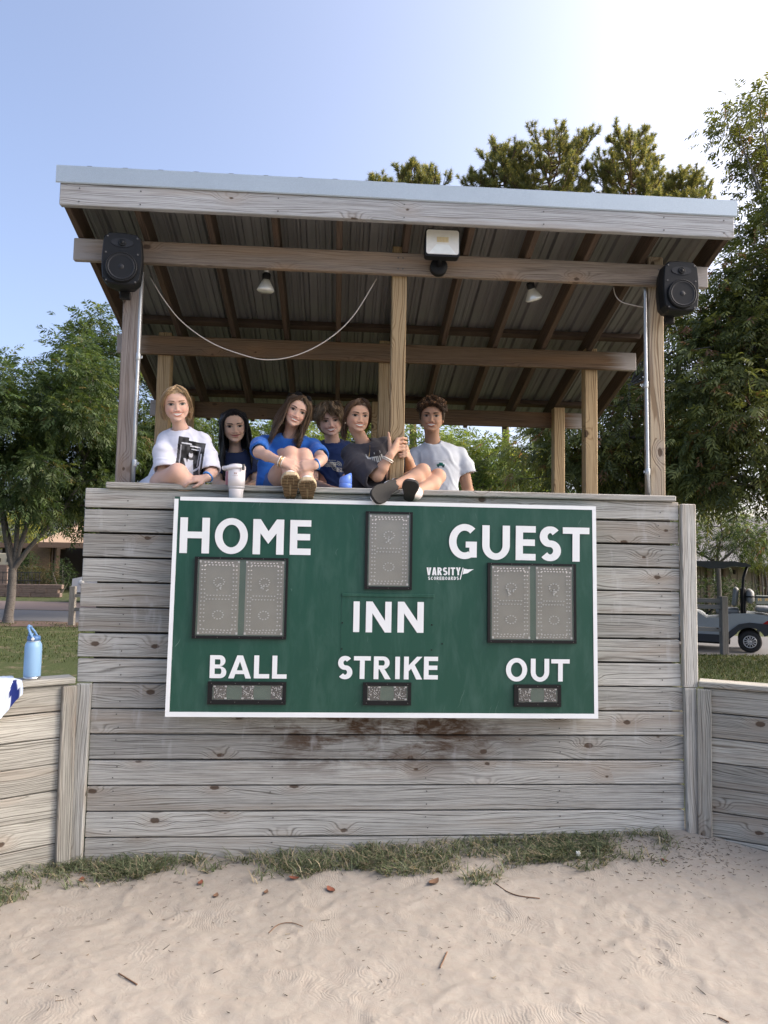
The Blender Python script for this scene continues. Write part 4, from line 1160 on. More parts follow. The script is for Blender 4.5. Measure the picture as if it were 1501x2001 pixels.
pine('pine standing left of the widest pine, close beside it', 985, 296, 27, 78, 180, 34, 0.1)
pine('pine nearest the large dark tree at the right', 1228, 270, 26, 92, 200, 32, 0.3)
pine('low rounded pine top peeking over the middle of the roof', 812, 340, 28, 70, 110, 33)
pine('small pine top beside the right end of the roof', 1325, 345, 27, 62, 120, 35)
pine('smallest pine top just showing over the roof left of the others', 745, 362, 29, 45, 80, 36)

# ------------------------------------------------------------------ road, beds, far things
def mat_road(n, a, b_):
    g = G(n); p = g.pos()
    g.set(Base_Color=g.mix(g.noise(p, 90, 3, 0.7), a, b_), Roughness=0.9)
    return g.m
def ribbon(name, pts, z, m, label):
    """pts: (x, y_near, y_far)"""
    V = [(x, a, z) for x, a, c in pts] + [(x, c, z) for x, a, c in pts]; n = len(pts)
    return tag(MB().add(V, [(i, i + 1, n + i + 1, n + i) for i in range(n - 1)]).obj(name, m), label, kind='structure')
ribbon('road', [(-60, 20, 27), (-20, 16.9, 21.8), (-8, 16.2, 20.2), (-2, 14.5, 18.5), (4, 11.6, 16), (7, 10.15, 14.8), (12, 9.2, 14), (60, 4, 9)], 0.004, mat_road('asphalt', (0.075, 0.075, 0.078), (0.13, 0.13, 0.13)), 'grey asphalt lane passing behind the booth')
ribbon('path', [(-60, 27.1, 33), (-20, 21.9, 26.2), (-8, 20.3, 25), (-2, 18.6, 22)], 0.008, mat_road('brown_paving', (0.12, 0.085, 0.07), (0.17, 0.125, 0.105)), 'brown paved strip beyond the asphalt lane')
ribbon('mulch_bed', [(-14, 13.6, 16.4), (-9, 14.3, 16.15), (-7.5, 14.6, 16.0), (-5, 14.2, 15.3)], 0.006, mat_road('mulch', (0.07, 0.042, 0.028), (0.15, 0.095, 0.065)), 'brown mulch around the forked tree')

OLDPOST = wood('old_rail_wood', (0.24, 0.225, 0.20), (0.10, 0.09, 0.078), ring=0.5)
def rail_fence(posts, rails, label, h, w=0.12):
    root = tag(empty('rail_fence', (posts[0][0], posts[0][1], 0)), label, 'fence')
    for (x, y) in posts: upright('post', h, w, w, OLDPOST, (x, y, h / 2), root)
    for i in range(len(posts) - 1):
        a = np.array(posts[i]); c = np.array(posts[i + 1]); d = c - a; L = np.linalg.norm(d)
        for z in rails: plank('rail', round(float(L), 2), 0.05, 0.085, OLDPOST, root, ((a[0] + c[0]) / 2, (a[1] + c[1]) / 2, z), (0, 0, math.atan2(d[1], d[0])))
    return root
rail_fence([(-6.92, 15.0), (-4.6, 14.3), (-2.2, 13.4)], [0.42, 0.78], 'old wooden rail fence by the mulch left of the booth', 1.02, 0.14)
rail_fence([(7.95, 10.0), (5.6, 10.7), (3.3, 11.5)], [0.52, 0.98, 1.11], 'old wooden rail fence in front of the golf cart', 1.2, 0.13)

# low block wall and house far left
def mat_brick(n, c1, c2, mo, sc):
    g = G(n); co = g.obj_co()
    s = g.n('SeparateXYZ', {0: co}, out=None)
    v = g.n('CombineXYZ', {0: g.math('ADD', s.outputs[0], s.outputs[1]), 1: s.outputs[2], 2: 0.0})
    br = g.n('TexBrick', {'Vector': v, 'Color1': (*c1, 1), 'Color2': (*c2, 1), 'Mortar': (*mo, 1), 'Scale': sc, 'Mortar Size': 0.012, 'Bias': 0.0, 'Brick Width': 0.5, 'Row Height': 0.2}, out=0)
    c = g.mix(0.5, br, g.mix(g.noise(co, 9, 3), c1, c2))
    g.set(Base_Color=c, Roughness=0.9)
    return g.m
BLOCK = mat_brick('retaining_blocks', (0.15, 0.105, 0.085), (0.21, 0.155, 0.125), (0.07, 0.055, 0.045), 1.2)
STONE = mat_brick('ledge_stone', (0.20, 0.125, 0.06), (0.12, 0.075, 0.045), (0.05, 0.035, 0.025), 2.4)
YW = 29.0
q0 = at(-150, 1165, YW); q1 = at(122, 1165, YW)
rw = tag(empty('retaining_wall', (q1[0], YW, 0)), 'low brown block wall across the lane from the forked tree', 'wall')
for k in range(3):
    x = q0[0]; r_ = random.Random(k)
    while x < q1[0] - 0.2:
        L = r_.choice([0.5, 0.6, 0.7]); L = min(L, q1[0] - x)
        o = plank('block', round(L, 2) - 0.01, 0.3, 0.185, BLOCK, rw, (x + L / 2, YW + r_.uniform(-0.02, 0.02), 0.095 + 0.19 * k), (0, 0, 0), 0.012); x += L
HC = plain('house_trim_brown', (0.16, 0.10, 0.065), 0.7)
HDARK = plain('dark_porch_wall', (0.035, 0.026, 0.02), 0.8)
HROOF = plain('tan_shingle_roof', (0.34, 0.24, 0.16), 0.9, var=0.3, scale=40)
HGLASS = plain('dark_window_glass', (0.03, 0.035, 0.035), 0.15)
YH = 35.0
def hx(px): return float(at(px, 1100, YH)[0])
def hz(py): return float(at(110, py, YH)[2])
h1 = tag(empty('stone_house', (hx(110), YH, 0)), 'brown house with stone pillar and porch behind the left trees', 'house')
MB().box((hx(66), YH - 0.6, 0), (hx(106), YH + 0.3, hz(1063)), 0.03).obj('stone_pillar', STONE, h1)
MB().box((hx(107), YH - 0.5, 0), (hx(110), YH, hz(1063)), 0.01).obj('porch_post', HC, h1)
MB().box((hx(113), YH - 0.5, 0), (hx(117), YH, hz(1063)), 0.01).obj('porch_post', HC, h1)
MB().box((hx(-40), YH + 2.5, 0), (hx(330), YH + 6, hz(1063)), 0).obj('wall', HDARK, h1)
MB().box((hx(134), YH + 2.44, hz(1118)), (hx(172), YH + 2.49, hz(1100)), 0.02).obj('window', HGLASS, h1)
b = MB(); x0, x1 = hx(92), hx(360); ze = hz(1061); V = [(x0, YH - 1.2, ze), (x1, YH - 1.2, ze), (x1, YH + 5, ze + 2.2), (x0 + 1.2, YH + 5, ze + 2.2)]
V += [(x, y, z - 0.12) for x, y, z in V]
b.add(V, [(0, 1, 2, 3), (7, 6, 5, 4), (0, 4, 5, 1), (1, 5, 6, 2), (2, 6, 7, 3), (3, 7, 4, 0)]).obj('roof', HROOF, h1)
MB().box((x0, YH - 1.26, ze - 0.28), (x1, YH - 1.205, ze + 0.01), 0.01).obj('gutter_board', HC, h1)
MB().box((hx(-60), YH - 0.4, ze - 0.3), (hx(92), YH + 4, ze - 0.05), 0.0).obj('porch_beam', HC, h1)
# small sign panel on a brick foot behind the forked trunk
sgn = tag(empty('entrance_sign', (hx(14), 31.5, 0)), 'cream sign panel on a brick foot behind the forked trunk', 'sign')
sx0, sx1 = float(at(-12, 1100, 31.5)[0]), float(at(27, 1100, 31.5)[0])
CREAM = plain('cream_panel', (0.42, 0.38, 0.28), 0.7)
zz = lambda py: float(at(14, py, 31.5)[2])
MB().box((sx0, 31.4, zz(1104)), (sx1, 31.6, zz(1081)), 0.02).obj('panel', CREAM, sgn)
MB().box((sx0 + 0.08, 31.38, 0), (sx1 - 0.25, 31.62, zz(1104)), 0.02).obj('brick_foot', BLOCK, sgn)
for a in (2, 17, 21.5):
    xx = float(at(a, 1100, 31.5)[0]); MB().box((xx - 0.05, 31.37, zz(1098)), (xx + 0.035, 31.398, zz(1091)), 0.004).obj('dark_bar', HDARK, sgn)
# metal railing on the low wall
rl = tag(empty('metal_railing', (float(at(40, 1140, 29)[0]), 29.0, 0.57)), 'dark metal railing on the low block wall', 'railing')
xa, xb = float(at(-60, 1140, 29)[0]), float(at(80, 1140, 29)[0])
IRON = plain('dark_iron', (0.02, 0.02, 0.02), 0.5)
for z in (0.72, 1.08): MB().box((xa, 28.98, z), (xb, 29.02, z + 0.035), 0.004).obj('rail', IRON, rl)
x = xa
while x < xb:
    MB().box((x, 28.985, 0.57), (x + 0.02, 29.015, 1.08)).obj('picket', IRON, rl); x += 0.16

def shrub(label, c, r, n, seed, cols, leaf=0.12, name='shrub', grp='shrubs by the houses'):
    rg = np.random.default_rng(seed); c = np.array(c, float); r = np.array(r, float)
    root = tag(empty(name, (c[0], c[1], 0)), label, 'shrub', grp)
    d = unit(rg.normal(0, 1, (n, 3))); O = c + d * r * rg.uniform(0.55, 1.0, (n, 1)) * (1 + 0.12 * rg.normal(0, 1, (n, 1)))
    O[:, 2] = np.maximum(O[:, 2], 0.03)
    V, F, C = fronds(O, unit(d + rg.normal(0, 0.5, (n, 3))), leaf * rg.uniform(0.7, 1.3, n), 3, pal(n, rg, cols, np.ones(len(cols))), 0.3, rg, wid=0.45)
    link('foliage', npmesh('foliage', V, F, False, C), LEAF, root)
    mb = MB()
    for k in range(5):
        e = c + rg.normal(0, 0.4, 3) * r; limb(mb, (c[0], c[1], 0), e, 0.03, 0.01, rg, 0, 4, 5)
    mb.obj('stem', BARK, root)
GS = [(0.035, 0.06, 0.02), (0.05, 0.08, 0.025), (0.025, 0.045, 0.016)]
GB = [(0.075, 0.07, 0.03), (0.05, 0.055, 0.025), (0.09, 0.075, 0.035)]
def sp(px, py, y): return at(px, py, y)
q = sp(119, 1130, 29.8); shrub('round dark green shrub beside the stone pillar', (q[0], 29.8, 1.05), (0.62, 0.6, 0.75), 540, 51, GS)
q = sp(62, 1138, 30.3); shrub('low olive brown shrub in front of the stone pillar', (q[0], 30.3, 0.95), (0.95, 0.5, 0.45), 780, 52, GB)
q = sp(90, 1142, 29.9); shrub('small low shrub at the foot of the stone pillar', (q[0], 29.9, 0.8), (0.7, 0.45, 0.36), 540, 53, GB)
q = sp(58, 1110, 33.0); shrub('green bush in the shade left of the stone pillar', (q[0], 33.0, 1.3), (0.45, 0.5, 0.8), 720, 54, GS)
q = sp(1385, 1150, 20); shrub('clipped dark hedge behind the rail fence', (q[0], 20, 0.75), (1.1, 0.6, 0.85), 1320, 55, GS)
q = sp(1440, 1150, 20.3); shrub('dark hedge behind the golf cart seat', (q[0], 20.3, 0.7), (0.9, 0.6, 0.8), 1080, 56, GS)
q = sp(1480, 1070, 19.5); shrub('yellow green bush above the golf cart canopy', (q[0] + 0.2, 19.5, 2.3), (0.8, 0.6, 0.6), 780, 57, [(0.11, 0.13, 0.03), (0.07, 0.09, 0.025)])

# house at the right
YR = 23.0
def rx(px): return float(at(px, 1100, YR)[0])
def rz(py): return float(at(1430, py, YR)[2])
h2 = tag(empty('siding_house', (rx(1440), YR, 0)), 'beige board and batten house with grey shingle roof behind the golf cart', 'house')
SID = plain('beige_siding', (0.26, 0.21, 0.15), 0.8); GSH = mat_brick('grey_shingles', (0.11, 0.11, 0.12), (0.16, 0.16, 0.17), (0.05, 0.05, 0.055), 1.6)
MB().box((rx(1340), YR, 0), (rx(1700), YR + 5, rz(1094)), 0).obj('wall', SID, h2)
x = rx(1340)
while x < rx(1540): MB().box((x, YR - 0.03, 0), (x + 0.05, YR - 0.001, rz(1095)), 0).obj('batten', SID, h2); x += 0.3
w = MB().box((rx(1395), YR - 0.06, rz(1140)), (rx(1404), YR - 0.031, rz(1112)), 0.01).obj('window', HGLASS, h2)
for a, c_ in ((1393.5, 1395), (1404, 1405.5)): MB().box((rx(a), YR - 0.075, rz(1142)), (rx(c_), YR - 0.0305, rz(1110)), 0.005).obj('window_trim', WHITEPL, w)
for a, c_ in ((1379, 1384), (1410, 1415), (1480, 1484), (1492, 1496)): MB().box((rx(a), YR - 0.12, 0), (rx(c_), YR - 0.035, rz(1095)), 0.01).obj('porch_post', HC, h2)
MB().box((rx(1431), YR - 0.1, rz(1122)), (rx(1435), YR - 0.035, rz(1113)), 0.01).obj('wall_lamp', HDARK, h2)
b = MB(); x0, x1 = rx(1300), rx(1720); ze = rz(1099)
V = [(x0, YR - 1.0, ze), (x1, YR - 1.0, ze), (x1, YR + 4.5, rz(1010) + 0.4), (x0, YR + 4.5, rz(1010) + 0.4)]; V += [(x, y, z - 0.14) for x, y, z in V]
b.add(V, [(0, 1, 2, 3), (7, 6, 5, 4), (0, 4, 5, 1), (1, 5, 6, 2), (2, 6, 7, 3), (3, 7, 4, 0)]).obj('roof', GSH, h2)

# ------------------------------------------------------------------ golf cart
YG = 10.45
def gx(px): return float(at(px, 1240, YG)[0])
def gz(py): return float(at(1450, py, YG)[2])
cart = tag(empty('golf_cart', (gx(1440), YG + 0.55, 0)), 'grey golf cart with dark canopy parked right of the booth', 'golf cart')
CBODY = plain('cart_grey_paint', (0.34, 0.37, 0.39), 0.25, var=0.05); CTRIM = plain('cart_dark_trim', (0.03, 0.033, 0.04), 0.5)
CSEAT = plain('cart_seat_vinyl', (0.20, 0.21, 0.215), 0.5); TYRE = plain('tyre_rubber', (0.012, 0.012, 0.013), 0.75); RIM = plain('rim_silver', (0.6, 0.6, 0.6), 0.3, 0.8)
CANOPY = plain('canopy_plastic', (0.045, 0.047, 0.045), 0.4); RED = plain('tail_light_red', (0.35, 0.01, 0.012), 0.2)
gy0, gy1 = YG, YG + 1.15
def cx(p): return gx(p)
wr = (gx(1470), 0.232)
# body side profile with a wheel arch cut out, extruded across the cart
def arch(c, r, a0, a1, n=12): return [(c[0] + r * math.cos(math.radians(a0 + (a1 - a0) * i / n)), c[1] + r * math.sin(math.radians(a0 + (a1 - a0) * i / n))) for i in range(n + 1)]
X = cx
prof = [(X(1272), gz(1214)), (X(1290), gz(1226)), (X(1296), gz(1244)), (X(1420), gz(1244)), (X(1437), gz(1238)), (X(1446), gz(1226))] + [(X(1455), gz(1221)), (X(1470), gz(1217.5)), (X(1488), gz(1219))] + [(X(1507), gz(1222)), (X(1512), gz(1205)), (X(1495), gz(1201)), (X(1470), gz(1199)), (X(1440), gz(1200)), (X(1427), gz(1204)), (X(1418), gz(1209)), (X(1395), gz(1211)), (X(1384), gz(1202)), (X(1376), gz(1199)), (X(1340), gz(1196)), (X(1300), gz(1200))]
prof = prof[::-1]
MB().prism([(x, z) for x, z in prof], gy0 + 0.03, gy1 - 0.03).obj('body', CBODY, cart)
fend = [(X(1370), gz(1258)), (X(1422), gz(1258)), (X(1436), gz(1250))] + arch(wr, 0.30, 150, 25)[0:13] + [(X(1509), gz(1236)), (X(1514), gz(1222))] + [(X(1500), gz(1218.5)), (X(1470), gz(1216.5)), (X(1452), gz(1220.5)), (X(1440), gz(1231)), (X(1428), gz(1243.2)), (X(1290), gz(1243.2)), (X(1290), gz(1258))]
MB().prism(fend[::-1], gy0 - 0.01, gy1 + 0.01).obj('fender', CTRIM, cart)
def wheel(x, y, side):
    w_ = empty('wheel', (x, y, 0.232), cart); w_.matrix_parent_inverse = parent_inv(cart)
    Mx = Matrix.Translation((x, y, 0.232)) @ Matrix.Rotation(math.pi / 2, 4, 'X')
    MB().lathe([(0.125, -0.085), (0.19, -0.09), (0.222, -0.075), (0.232, -0.04), (0.232, 0.04), (0.222, 0.075), (0.19, 0.09), (0.125, 0.085)], 36, Mx).obj('tyre', TYRE, w_)
    rm = MB().lathe([(0.127, 0.06), (0.132, 0.09), (0.118, 0.092), (0.108, 0.07)], 30, Mx); rm.lathe([(0.03, 0.06), (0.03, 0.095), (0.012, 0.1)], 14, Mx)
    for k in range(12):
        a = 2 * math.pi * k / 12; d = np.array([math.cos(a), 0, math.sin(a)])
        rm.tube([np.array([x, y - 0.088, 0.232]) + d * 0.025, np.array([x, y - 0.082, 0.232]) + d * 0.115], [0.009, 0.011], 5)
    rm.obj('rim', RIM, w_)
    MB().lathe([(0.11, -0.02), (0.11, 0.06)], 24, Mx).obj('brake_drum', BLACKP, w_)
for x in (wr[0], gx(1310)):
    wheel(x, gy0 + 0.09, -1); wheel(x, gy1 - 0.09, 1)
cp = MB(); z0, z1 = gz(1107), gz(1097)
oc = [(X(1262), z0 + 0.02), (X(1268), z1 - 0.03), (X(1330), z1), (X(1446), z1 - 0.0), (X(1466), z1 - 0.035), (X(1474), z0 + 0.03), (X(1475), z0), (X(1460), z0 - 0.01), (X(1440), z0 - 0.005), (X(1425), z0 - 0.05), (X(1400), z0 - 0.05), (X(1385), z0 - 0.005), (X(1270), z0)]
cp.prism(oc[::-1], gy0 - 0.03, gy1 + 0.03).obj('canopy', CANOPY, cart)
for y in (gy0 + 0.06, gy1 - 0.06):
    MB().tube([(X(1458), y, gz(1198)), (X(1459), y, gz(1160)), (X(1461), y, gz(1130)), (X(1468), y, z0)], 0.028, 8).obj('canopy_post', BLACKP, cart)
    MB().tube([(X(1300), y, gz(1200)), (X(1322), y, z0)], 0.02, 8).obj('canopy_post', BLACKP, cart)
def cushion(nm, x0, x1, z0_, z1_, tilt, m=CSEAT):
    mb = MB(); Mx = Matrix.Translation(((x0 + x1) / 2, (gy0 + gy1) / 2, (z0_ + z1_) / 2)) @ Matrix.Rotation(tilt, 4, 'Y')
    hx_, hz_ = (x1 - x0) / 2, (z1_ - z0_) / 2
    V, F = chamfer(hx_, 0.5, hz_, min(hx_, hz_) * 0.7); mb.add([Mx @ Vector(p) for p in V], F, True).obj(nm, m, cart)
cushion('backrest', X(1441), X(1451), gz(1186), gz(1149), -0.12 * -1)
cushion('seat', X(1412), X(1452), gz(1201), gz(1192), 0.0)
cushion('rear_backrest', X(1464), X(1479), gz(1180), gz(1152), -0.05)
cushion('rear_seat', X(1481), X(1530), gz(1196), gz(1186), 0.0)
MB().box((X(1455), gy0 + 0.08, gz(1200)), (X(1465), gy1 - 0.08, gz(1150)), 0.02).obj('seat_frame', BLACKP, cart)
MB().tube([(X(1462), gy0 + 0.06, gz(1166)), (X(1535), gy0 + 0.06, gz(1166.5))], 0.014, 8).obj('grab_bar', BLACKP, cart)
dash = MB(); dash.tube([(X(1394), gy0 + 0.3, gz(1205)), (X(1410), gy0 + 0.3, gz(1190)), (X(1420), gy0 + 0.3, gz(1184))], 0.016, 8).obj('steering_column', BLACKP, cart)
cxs, czs = X(1425), gz(1188); st = [(cxs + 0.05 * math.cos(a), gy0 + 0.3 + 0.16 * math.sin(a), czs + 0.15 * math.cos(a)) for a in np.linspace(0, 2 * math.pi, 22)]
MB().tube(st, 0.014, 6, cap=False).obj('steering_wheel', BLACKP, cart)
MB().tube([(X(1368), gy0 + 0.15, gz(1162)), (X(1373), gy0 + 0.15, gz(1168)), (X(1378), gy0 + 0.15, gz(1174))], [0.02, 0.035, 0.012], 8, sq=(1, 0.5)).obj('mirror', WHITEPL, cart)
tl = [(X(1491), gz(1218.5)), (X(1512), gz(1219)), (X(1512), gz(1209)), (X(1499), gz(1212))]
MB().prism(tl, gy0 + 0.015, gy0 + 0.032).obj('tail_light', RED, cart)
MB().box((X(1296), gy0 + 0.05, gz(1262)), (X(1436), gy1 - 0.05, gz(1256)), 0.01).obj('floor_pan', BLACKP, cart)
cart.rotation_euler = (0, 0, -math.radians(30)); cart.location = (cart.location.x + 0.273, cart.location.y + 0.098, 0)
# second vehicle's board with gold numbers, behind the cart
YN = YG + 1.9
nb = tag(empty('number_board', (float(at(1495, 1174, YN)[0]), YN, 0)), 'grey green panel with gold numbers 95 and 19 behind the cart', 'panel')
f = lambda px, py: at(px, py, YN)
a = f(1478, 1181); c_ = f(1540, 1164)
MB().box((a[0], YN, a[2]), (c_[0], YN + 0.04, c_[2]), 0.01).obj('panel', plain('panel_grey_green', (0.10, 0.12, 0.11), 0.5), nb)
for xx in (1482, 1535): qq = f(xx, 1180); MB().box((qq[0] - 0.03, YN + 0.005, 0), (qq[0] + 0.03, YN + 0.035, a[2]), 0.01).obj('leg', BLACKP, nb)
GOLD = plain('gold_digits', (0.55, 0.36, 0.10), 0.4)
for ch, p0, p1 in (('9', 1481, 1484.2), ('5', 1485, 1488.2), ('1', 1494.5, 1496.5), ('9', 1497.3, 1500.6)):
    l0 = f(p0, 1174.3); l1 = f(p1, 1169.5); link('digit', letter_mesh(ch, l1[0] - l0[0], l1[2] - l0[2], 0.2 * (l1[2] - l0[2])), GOLD, nb, loc=(l0[0], YN - 0.002, l0[2]))

# ------------------------------------------------------------------ parked car peeking out left of the booth
car = tag(empty('parked_car', (float(at(190, 1150, 25)[0]), 25.0, 0)), 'white car parked by the porch, mostly hidden behind the plank wall', 'car')
kx = lambda px: float(at(px, 1120, 25)[0]); kz = lambda py: max(0.0, float(at(150, py, 25)[2]))
CARW = plain('white_car_paint', (0.7, 0.7, 0.7), 0.2, var=0.03)
x0 = kx(141)
MB().prism([(x0, 0.42), (x0 + 0.02, 0.95), (x0 + 0.5, 1.06), (x0 + 1.1, 1.5), (x0 + 3.2, 1.52), (x0 + 4.0, 1.0), (x0 + 4.5, 0.9), (x0 + 4.6, 0.45)], 25.0, 26.7).obj('body', CARW, car)
MB().prism([(x0 + 0.6, 1.06), (x0 + 1.12, 1.44), (x0 + 3.15, 1.46), (x0 + 3.85, 1.04)], 24.99, 26.71).obj('side_window', HGLASS, car)
MB().prism([(x0 - 0.02, 0.3), (x0 - 0.02, 0.55), (x0 + 4.62, 0.55), (x0 + 4.62, 0.3)], 25.02, 26.68).obj('bumper', CTRIM, car)
for xx in (x0 + 0.85, x0 + 3.7):
    for yy in (25.1, 26.6):
        MB().lathe([(0.18, -0.1), (0.32, -0.1), (0.33, 0), (0.32, 0.1), (0.18, 0.1)], 24, Matrix.Translation((xx, yy, 0.33)) @ Matrix.Rotation(math.pi / 2, 4, 'X')).obj('wheel', TYRE, car)
MB().lathe([(0.06, 0), (0.11, 0.03), (0.10, 0.1), (0.04, 0.12)], 14, Matrix.Translation((x0 + 0.4, 24.98, 0.8)) @ Matrix.Rotation(math.pi / 2, 4, 'X')).obj('headlight', WHITEPL, car)

# ------------------------------------------------------------------ people: smooth solids on a grid
class Field:
    def __init__(s, lo, hi, h):
        s.h = h; s.lo = np.array(lo, float) - 2 * h
        s.n = np.ceil((np.array(hi) - s.lo) / h).astype(int) + 4
        s.d = np.full(s.n, 0.2, np.float32)
        s.ax = [(s.lo[i] + h * np.arange(s.n[i])).astype(np.float32) for i in range(3)]
    def _sl(s, lo, hi):
        a = np.clip(np.floor((lo - s.lo) / s.h).astype(int), 0, s.n); b_ = np.clip(np.ceil((hi - s.lo) / s.h).astype(int) + 1, 0, s.n)
        return tuple(slice(a[i], b_[i]) for i in range(3))
    def _apply(s, sl, d, k, sub):
        c = s.d[sl]
        if d.size == 0: return
        if sub: c, d = -c, d
        if k > 0:
            hh = np.maximum(k - np.abs(c - d), 0) / k
            r = np.minimum(c, d) - hh * hh * k * 0.25
        else: r = np.minimum(c, d)
        s.d[sl] = -r if sub else r
    def cone(s, a, b_, ra, rb, k=0.015, flat=None, sub=False):
        """tapered limb from a to b; flat = (axis, factor) squeezes it across an axis"""
        a = np.array(a, float); b_ = np.array(b_, float); R = max(ra, rb) * (1 if not flat or flat[1] >= 1 else 1 / flat[1]) + k + 3 * s.h
        sl = s._sl(np.minimum(a, b_) - R, np.maximum(a, b_) + R)
        X = s.ax[0][sl[0]][:, None, None] - a[0]; Y = s.ax[1][sl[1]][None, :, None] - a[1]; Z = s.ax[2][sl[2]][None, None, :] - a[2]
        e = b_ - a; L2 = float(e @ e) + 1e-9
        t = np.clip((X * e[0] + Y * e[1] + Z * e[2]) / L2, 0, 1)
        dx = X - t * e[0]; dy = Y - t * e[1]; dz = Z - t * e[2]
        if flat:
            n = np.array(flat[0], float); n /= np.linalg.norm(n); f = flat[1] - 1
            q = (dx * n[0] + dy * n[1] + dz * n[2]) * f
            dx = dx + q * n[0]; dy = dy + q * n[1]; dz = dz + q * n[2]
        d = np.sqrt(dx * dx + dy * dy + dz * dz) - (ra + (rb - ra) * t)
        s._apply(sl, d.astype(np.float32), k, sub)
    def chain(s, P, R, k=0.012, **kw):
        for i in range(len(P) - 1): s.cone(P[i], P[i + 1], R[i], R[i + 1], k, **kw)
    def mesh(s):
        d = s.d; ins = d < 0
        cs = [(i, j, k) for i in (0, 1) for j in (0, 1) for k in (0, 1)]
        n = np.array(d.shape)
        cnt = sum(ins[i:n[0] - 1 + i, j:n[1] - 1 + j, k:n[2] - 1 + k].astype(np.int8) for i, j, k in cs)
        I = np.argwhere((cnt > 0) & (cnt < 8))
        idx = np.full(n - 1, -1, np.int32); idx[I[:, 0], I[:, 1], I[:, 2]] = np.arange(len(I))
        D = np.stack([d[I[:, 0] + i, I[:, 1] + j, I[:, 2] + k] for i, j, k in cs], 1)
        P = np.zeros((len(I), 3)); W = np.zeros(len(I))
        C = np.array(cs, float)
        for a in range(8):
            for b_ in range(a + 1, 8):
                if np.abs(C[a] - C[b_]).sum() != 1: continue
                m = (D[:, a] < 0) != (D[:, b_] < 0)
                t = (D[m, a] / (D[m, a] - D[m, b_]))[:, None]
                P[m] += C[a] + t * (C[b_] - C[a]); W[m] += 1
        V = s.lo + s.h * (I + P / W[:, None])
        F = []
        for ax in range(3):
            o1, o2 = [(1, 2), (2, 0), (0, 1)][ax]
            sl0 = [slice(1, n[i] - 1) for i in range(3)]; sl0[ax] = slice(0, n[ax] - 1)
            sl1 = list(sl0); sl1[ax] = slice(1, n[ax])
            A = ins[tuple(sl0)]; B = ins[tuple(sl1)]
            E = np.argwhere(A != B); fl = A[E[:, 0], E[:, 1], E[:, 2]]
            E = E + np.array([0 if i == ax else 1 for i in range(3)])
            def cell(u, v):
                Q = E.copy(); Q[:, o1] -= u; Q[:, o2] -= v
                return idx[Q[:, 0], Q[:, 1], Q[:, 2]]
            q = np.stack([cell(1, 1), cell(0, 1), cell(0, 0), cell(1, 0)], 1)
            q[~fl] = q[~fl][:, ::-1]
            F.append(q)
        return V, np.concatenate(F)

def vnormals(V, F):
    n = np.cross(V[F[:, 2]] - V[F[:, 0]], V[F[:, 3 if F.shape[1] > 3 else 1]] - V[F[:, 1]])
    N = np.zeros_like(V)
    for k in range(F.shape[1]): np.add.at(N, F[:, k], n)
    return unit(N)

SKIN = mat_vcol('skin', 0.66, sss=0.15, spec=0.22)
CLOTH = mat_vcol('cotton_cloth', 0.9, spec=0.1, bump=(420, 0.25), sheen=0.15)
HAIR = mat_vcol('hair', 0.42, spec=0.4)

def J(px, py, y): return at(px, py, y)

# --- head: lofted rings, features pressed in by function, colour by place
HH = 0.206
def g2(x, z, cx, cz, sx, sz): return np.exp(-((x - cx) / sx) ** 2 - ((z - cz) / sz) ** 2)
def smooth(x, a, b_):
    t = np.clip((x - a) / (b_ - a), 0, 1); return t * t * (3 - 2 * t)
NR, NA = 110, 132
_t = np.linspace(-1, 1, NA + 1)[:-1]
ANG = np.pi * np.sign(_t) * np.abs(_t) ** 1.25
ZL = np.concatenate([np.linspace(-1, 0.55, 85), np.linspace(0.565, 1.0, NR - 85)])
def prof(z, pts): return np.interp(z, [p[0] for p in pts], [p[1] for p in pts])
def head_surface(male=False):
    z = ZL
    zz = np.linspace(-1, 1, 200)
    def smp(pts):
        y = prof(zz, pts); k = np.ones(9) / 9; y2 = np.convolve(np.pad(y, 4, 'edge'), k, 'valid'); y2[-6:] = y[-6:]; return np.interp(z, zz, y2)
    j = 1.06 if male else 1.0
    w = smp([(-1, .026), (-.93, .0425 * j), (-.8, .0555 * j), (-.6, .0645 * j), (-.35, .0700), (0, .0725), (.3, .0745), (.55, .0705), (.75, .0575), (.88, .041), (.96, .0225), (1, .0)])
    f = smp([(-1, .073), (-.93, .081), (-.8, .081), (-.6, .080), (-.35, .080), (0, .083), (.2, .087), (.4, .086), (.6, .076), (.78, .057), (.9, .037), (.97, .018), (1, .0)])
    b_ = smp([(-1, -.022), (-.93, -.006), (-.8, .018), (-.6, .052), (-.35, .078), (0, .094), (.3, .100), (.55, .092), (.75, .072), (.88, .050), (.96, .027), (1, .0)])
    ca = np.cos(ANG)[None]; sa = np.sin(ANG)[None]
    ex = 2 / 2.35
    sx = np.sign(sa) * np.abs(sa) ** ex; cx = np.sign(ca) * np.abs(ca) ** ex
    X = w[:, None] * sx
    Y = np.where(ca > 0, -f[:, None] * cx, -b_[:, None] * cx)
    Z = np.repeat((z * HH / 2)[:, None], NA, 1)
    # jaw rises towards the ears
    Z = Z + np.where(z[:, None] < -0.35, (np.clip(-z[:, None] - 0.35, 0, 1)) * 0.045 * (1 - np.clip(ca, -0.2, 1)) * 0.8, 0)
    return X, Y, Z, z, w
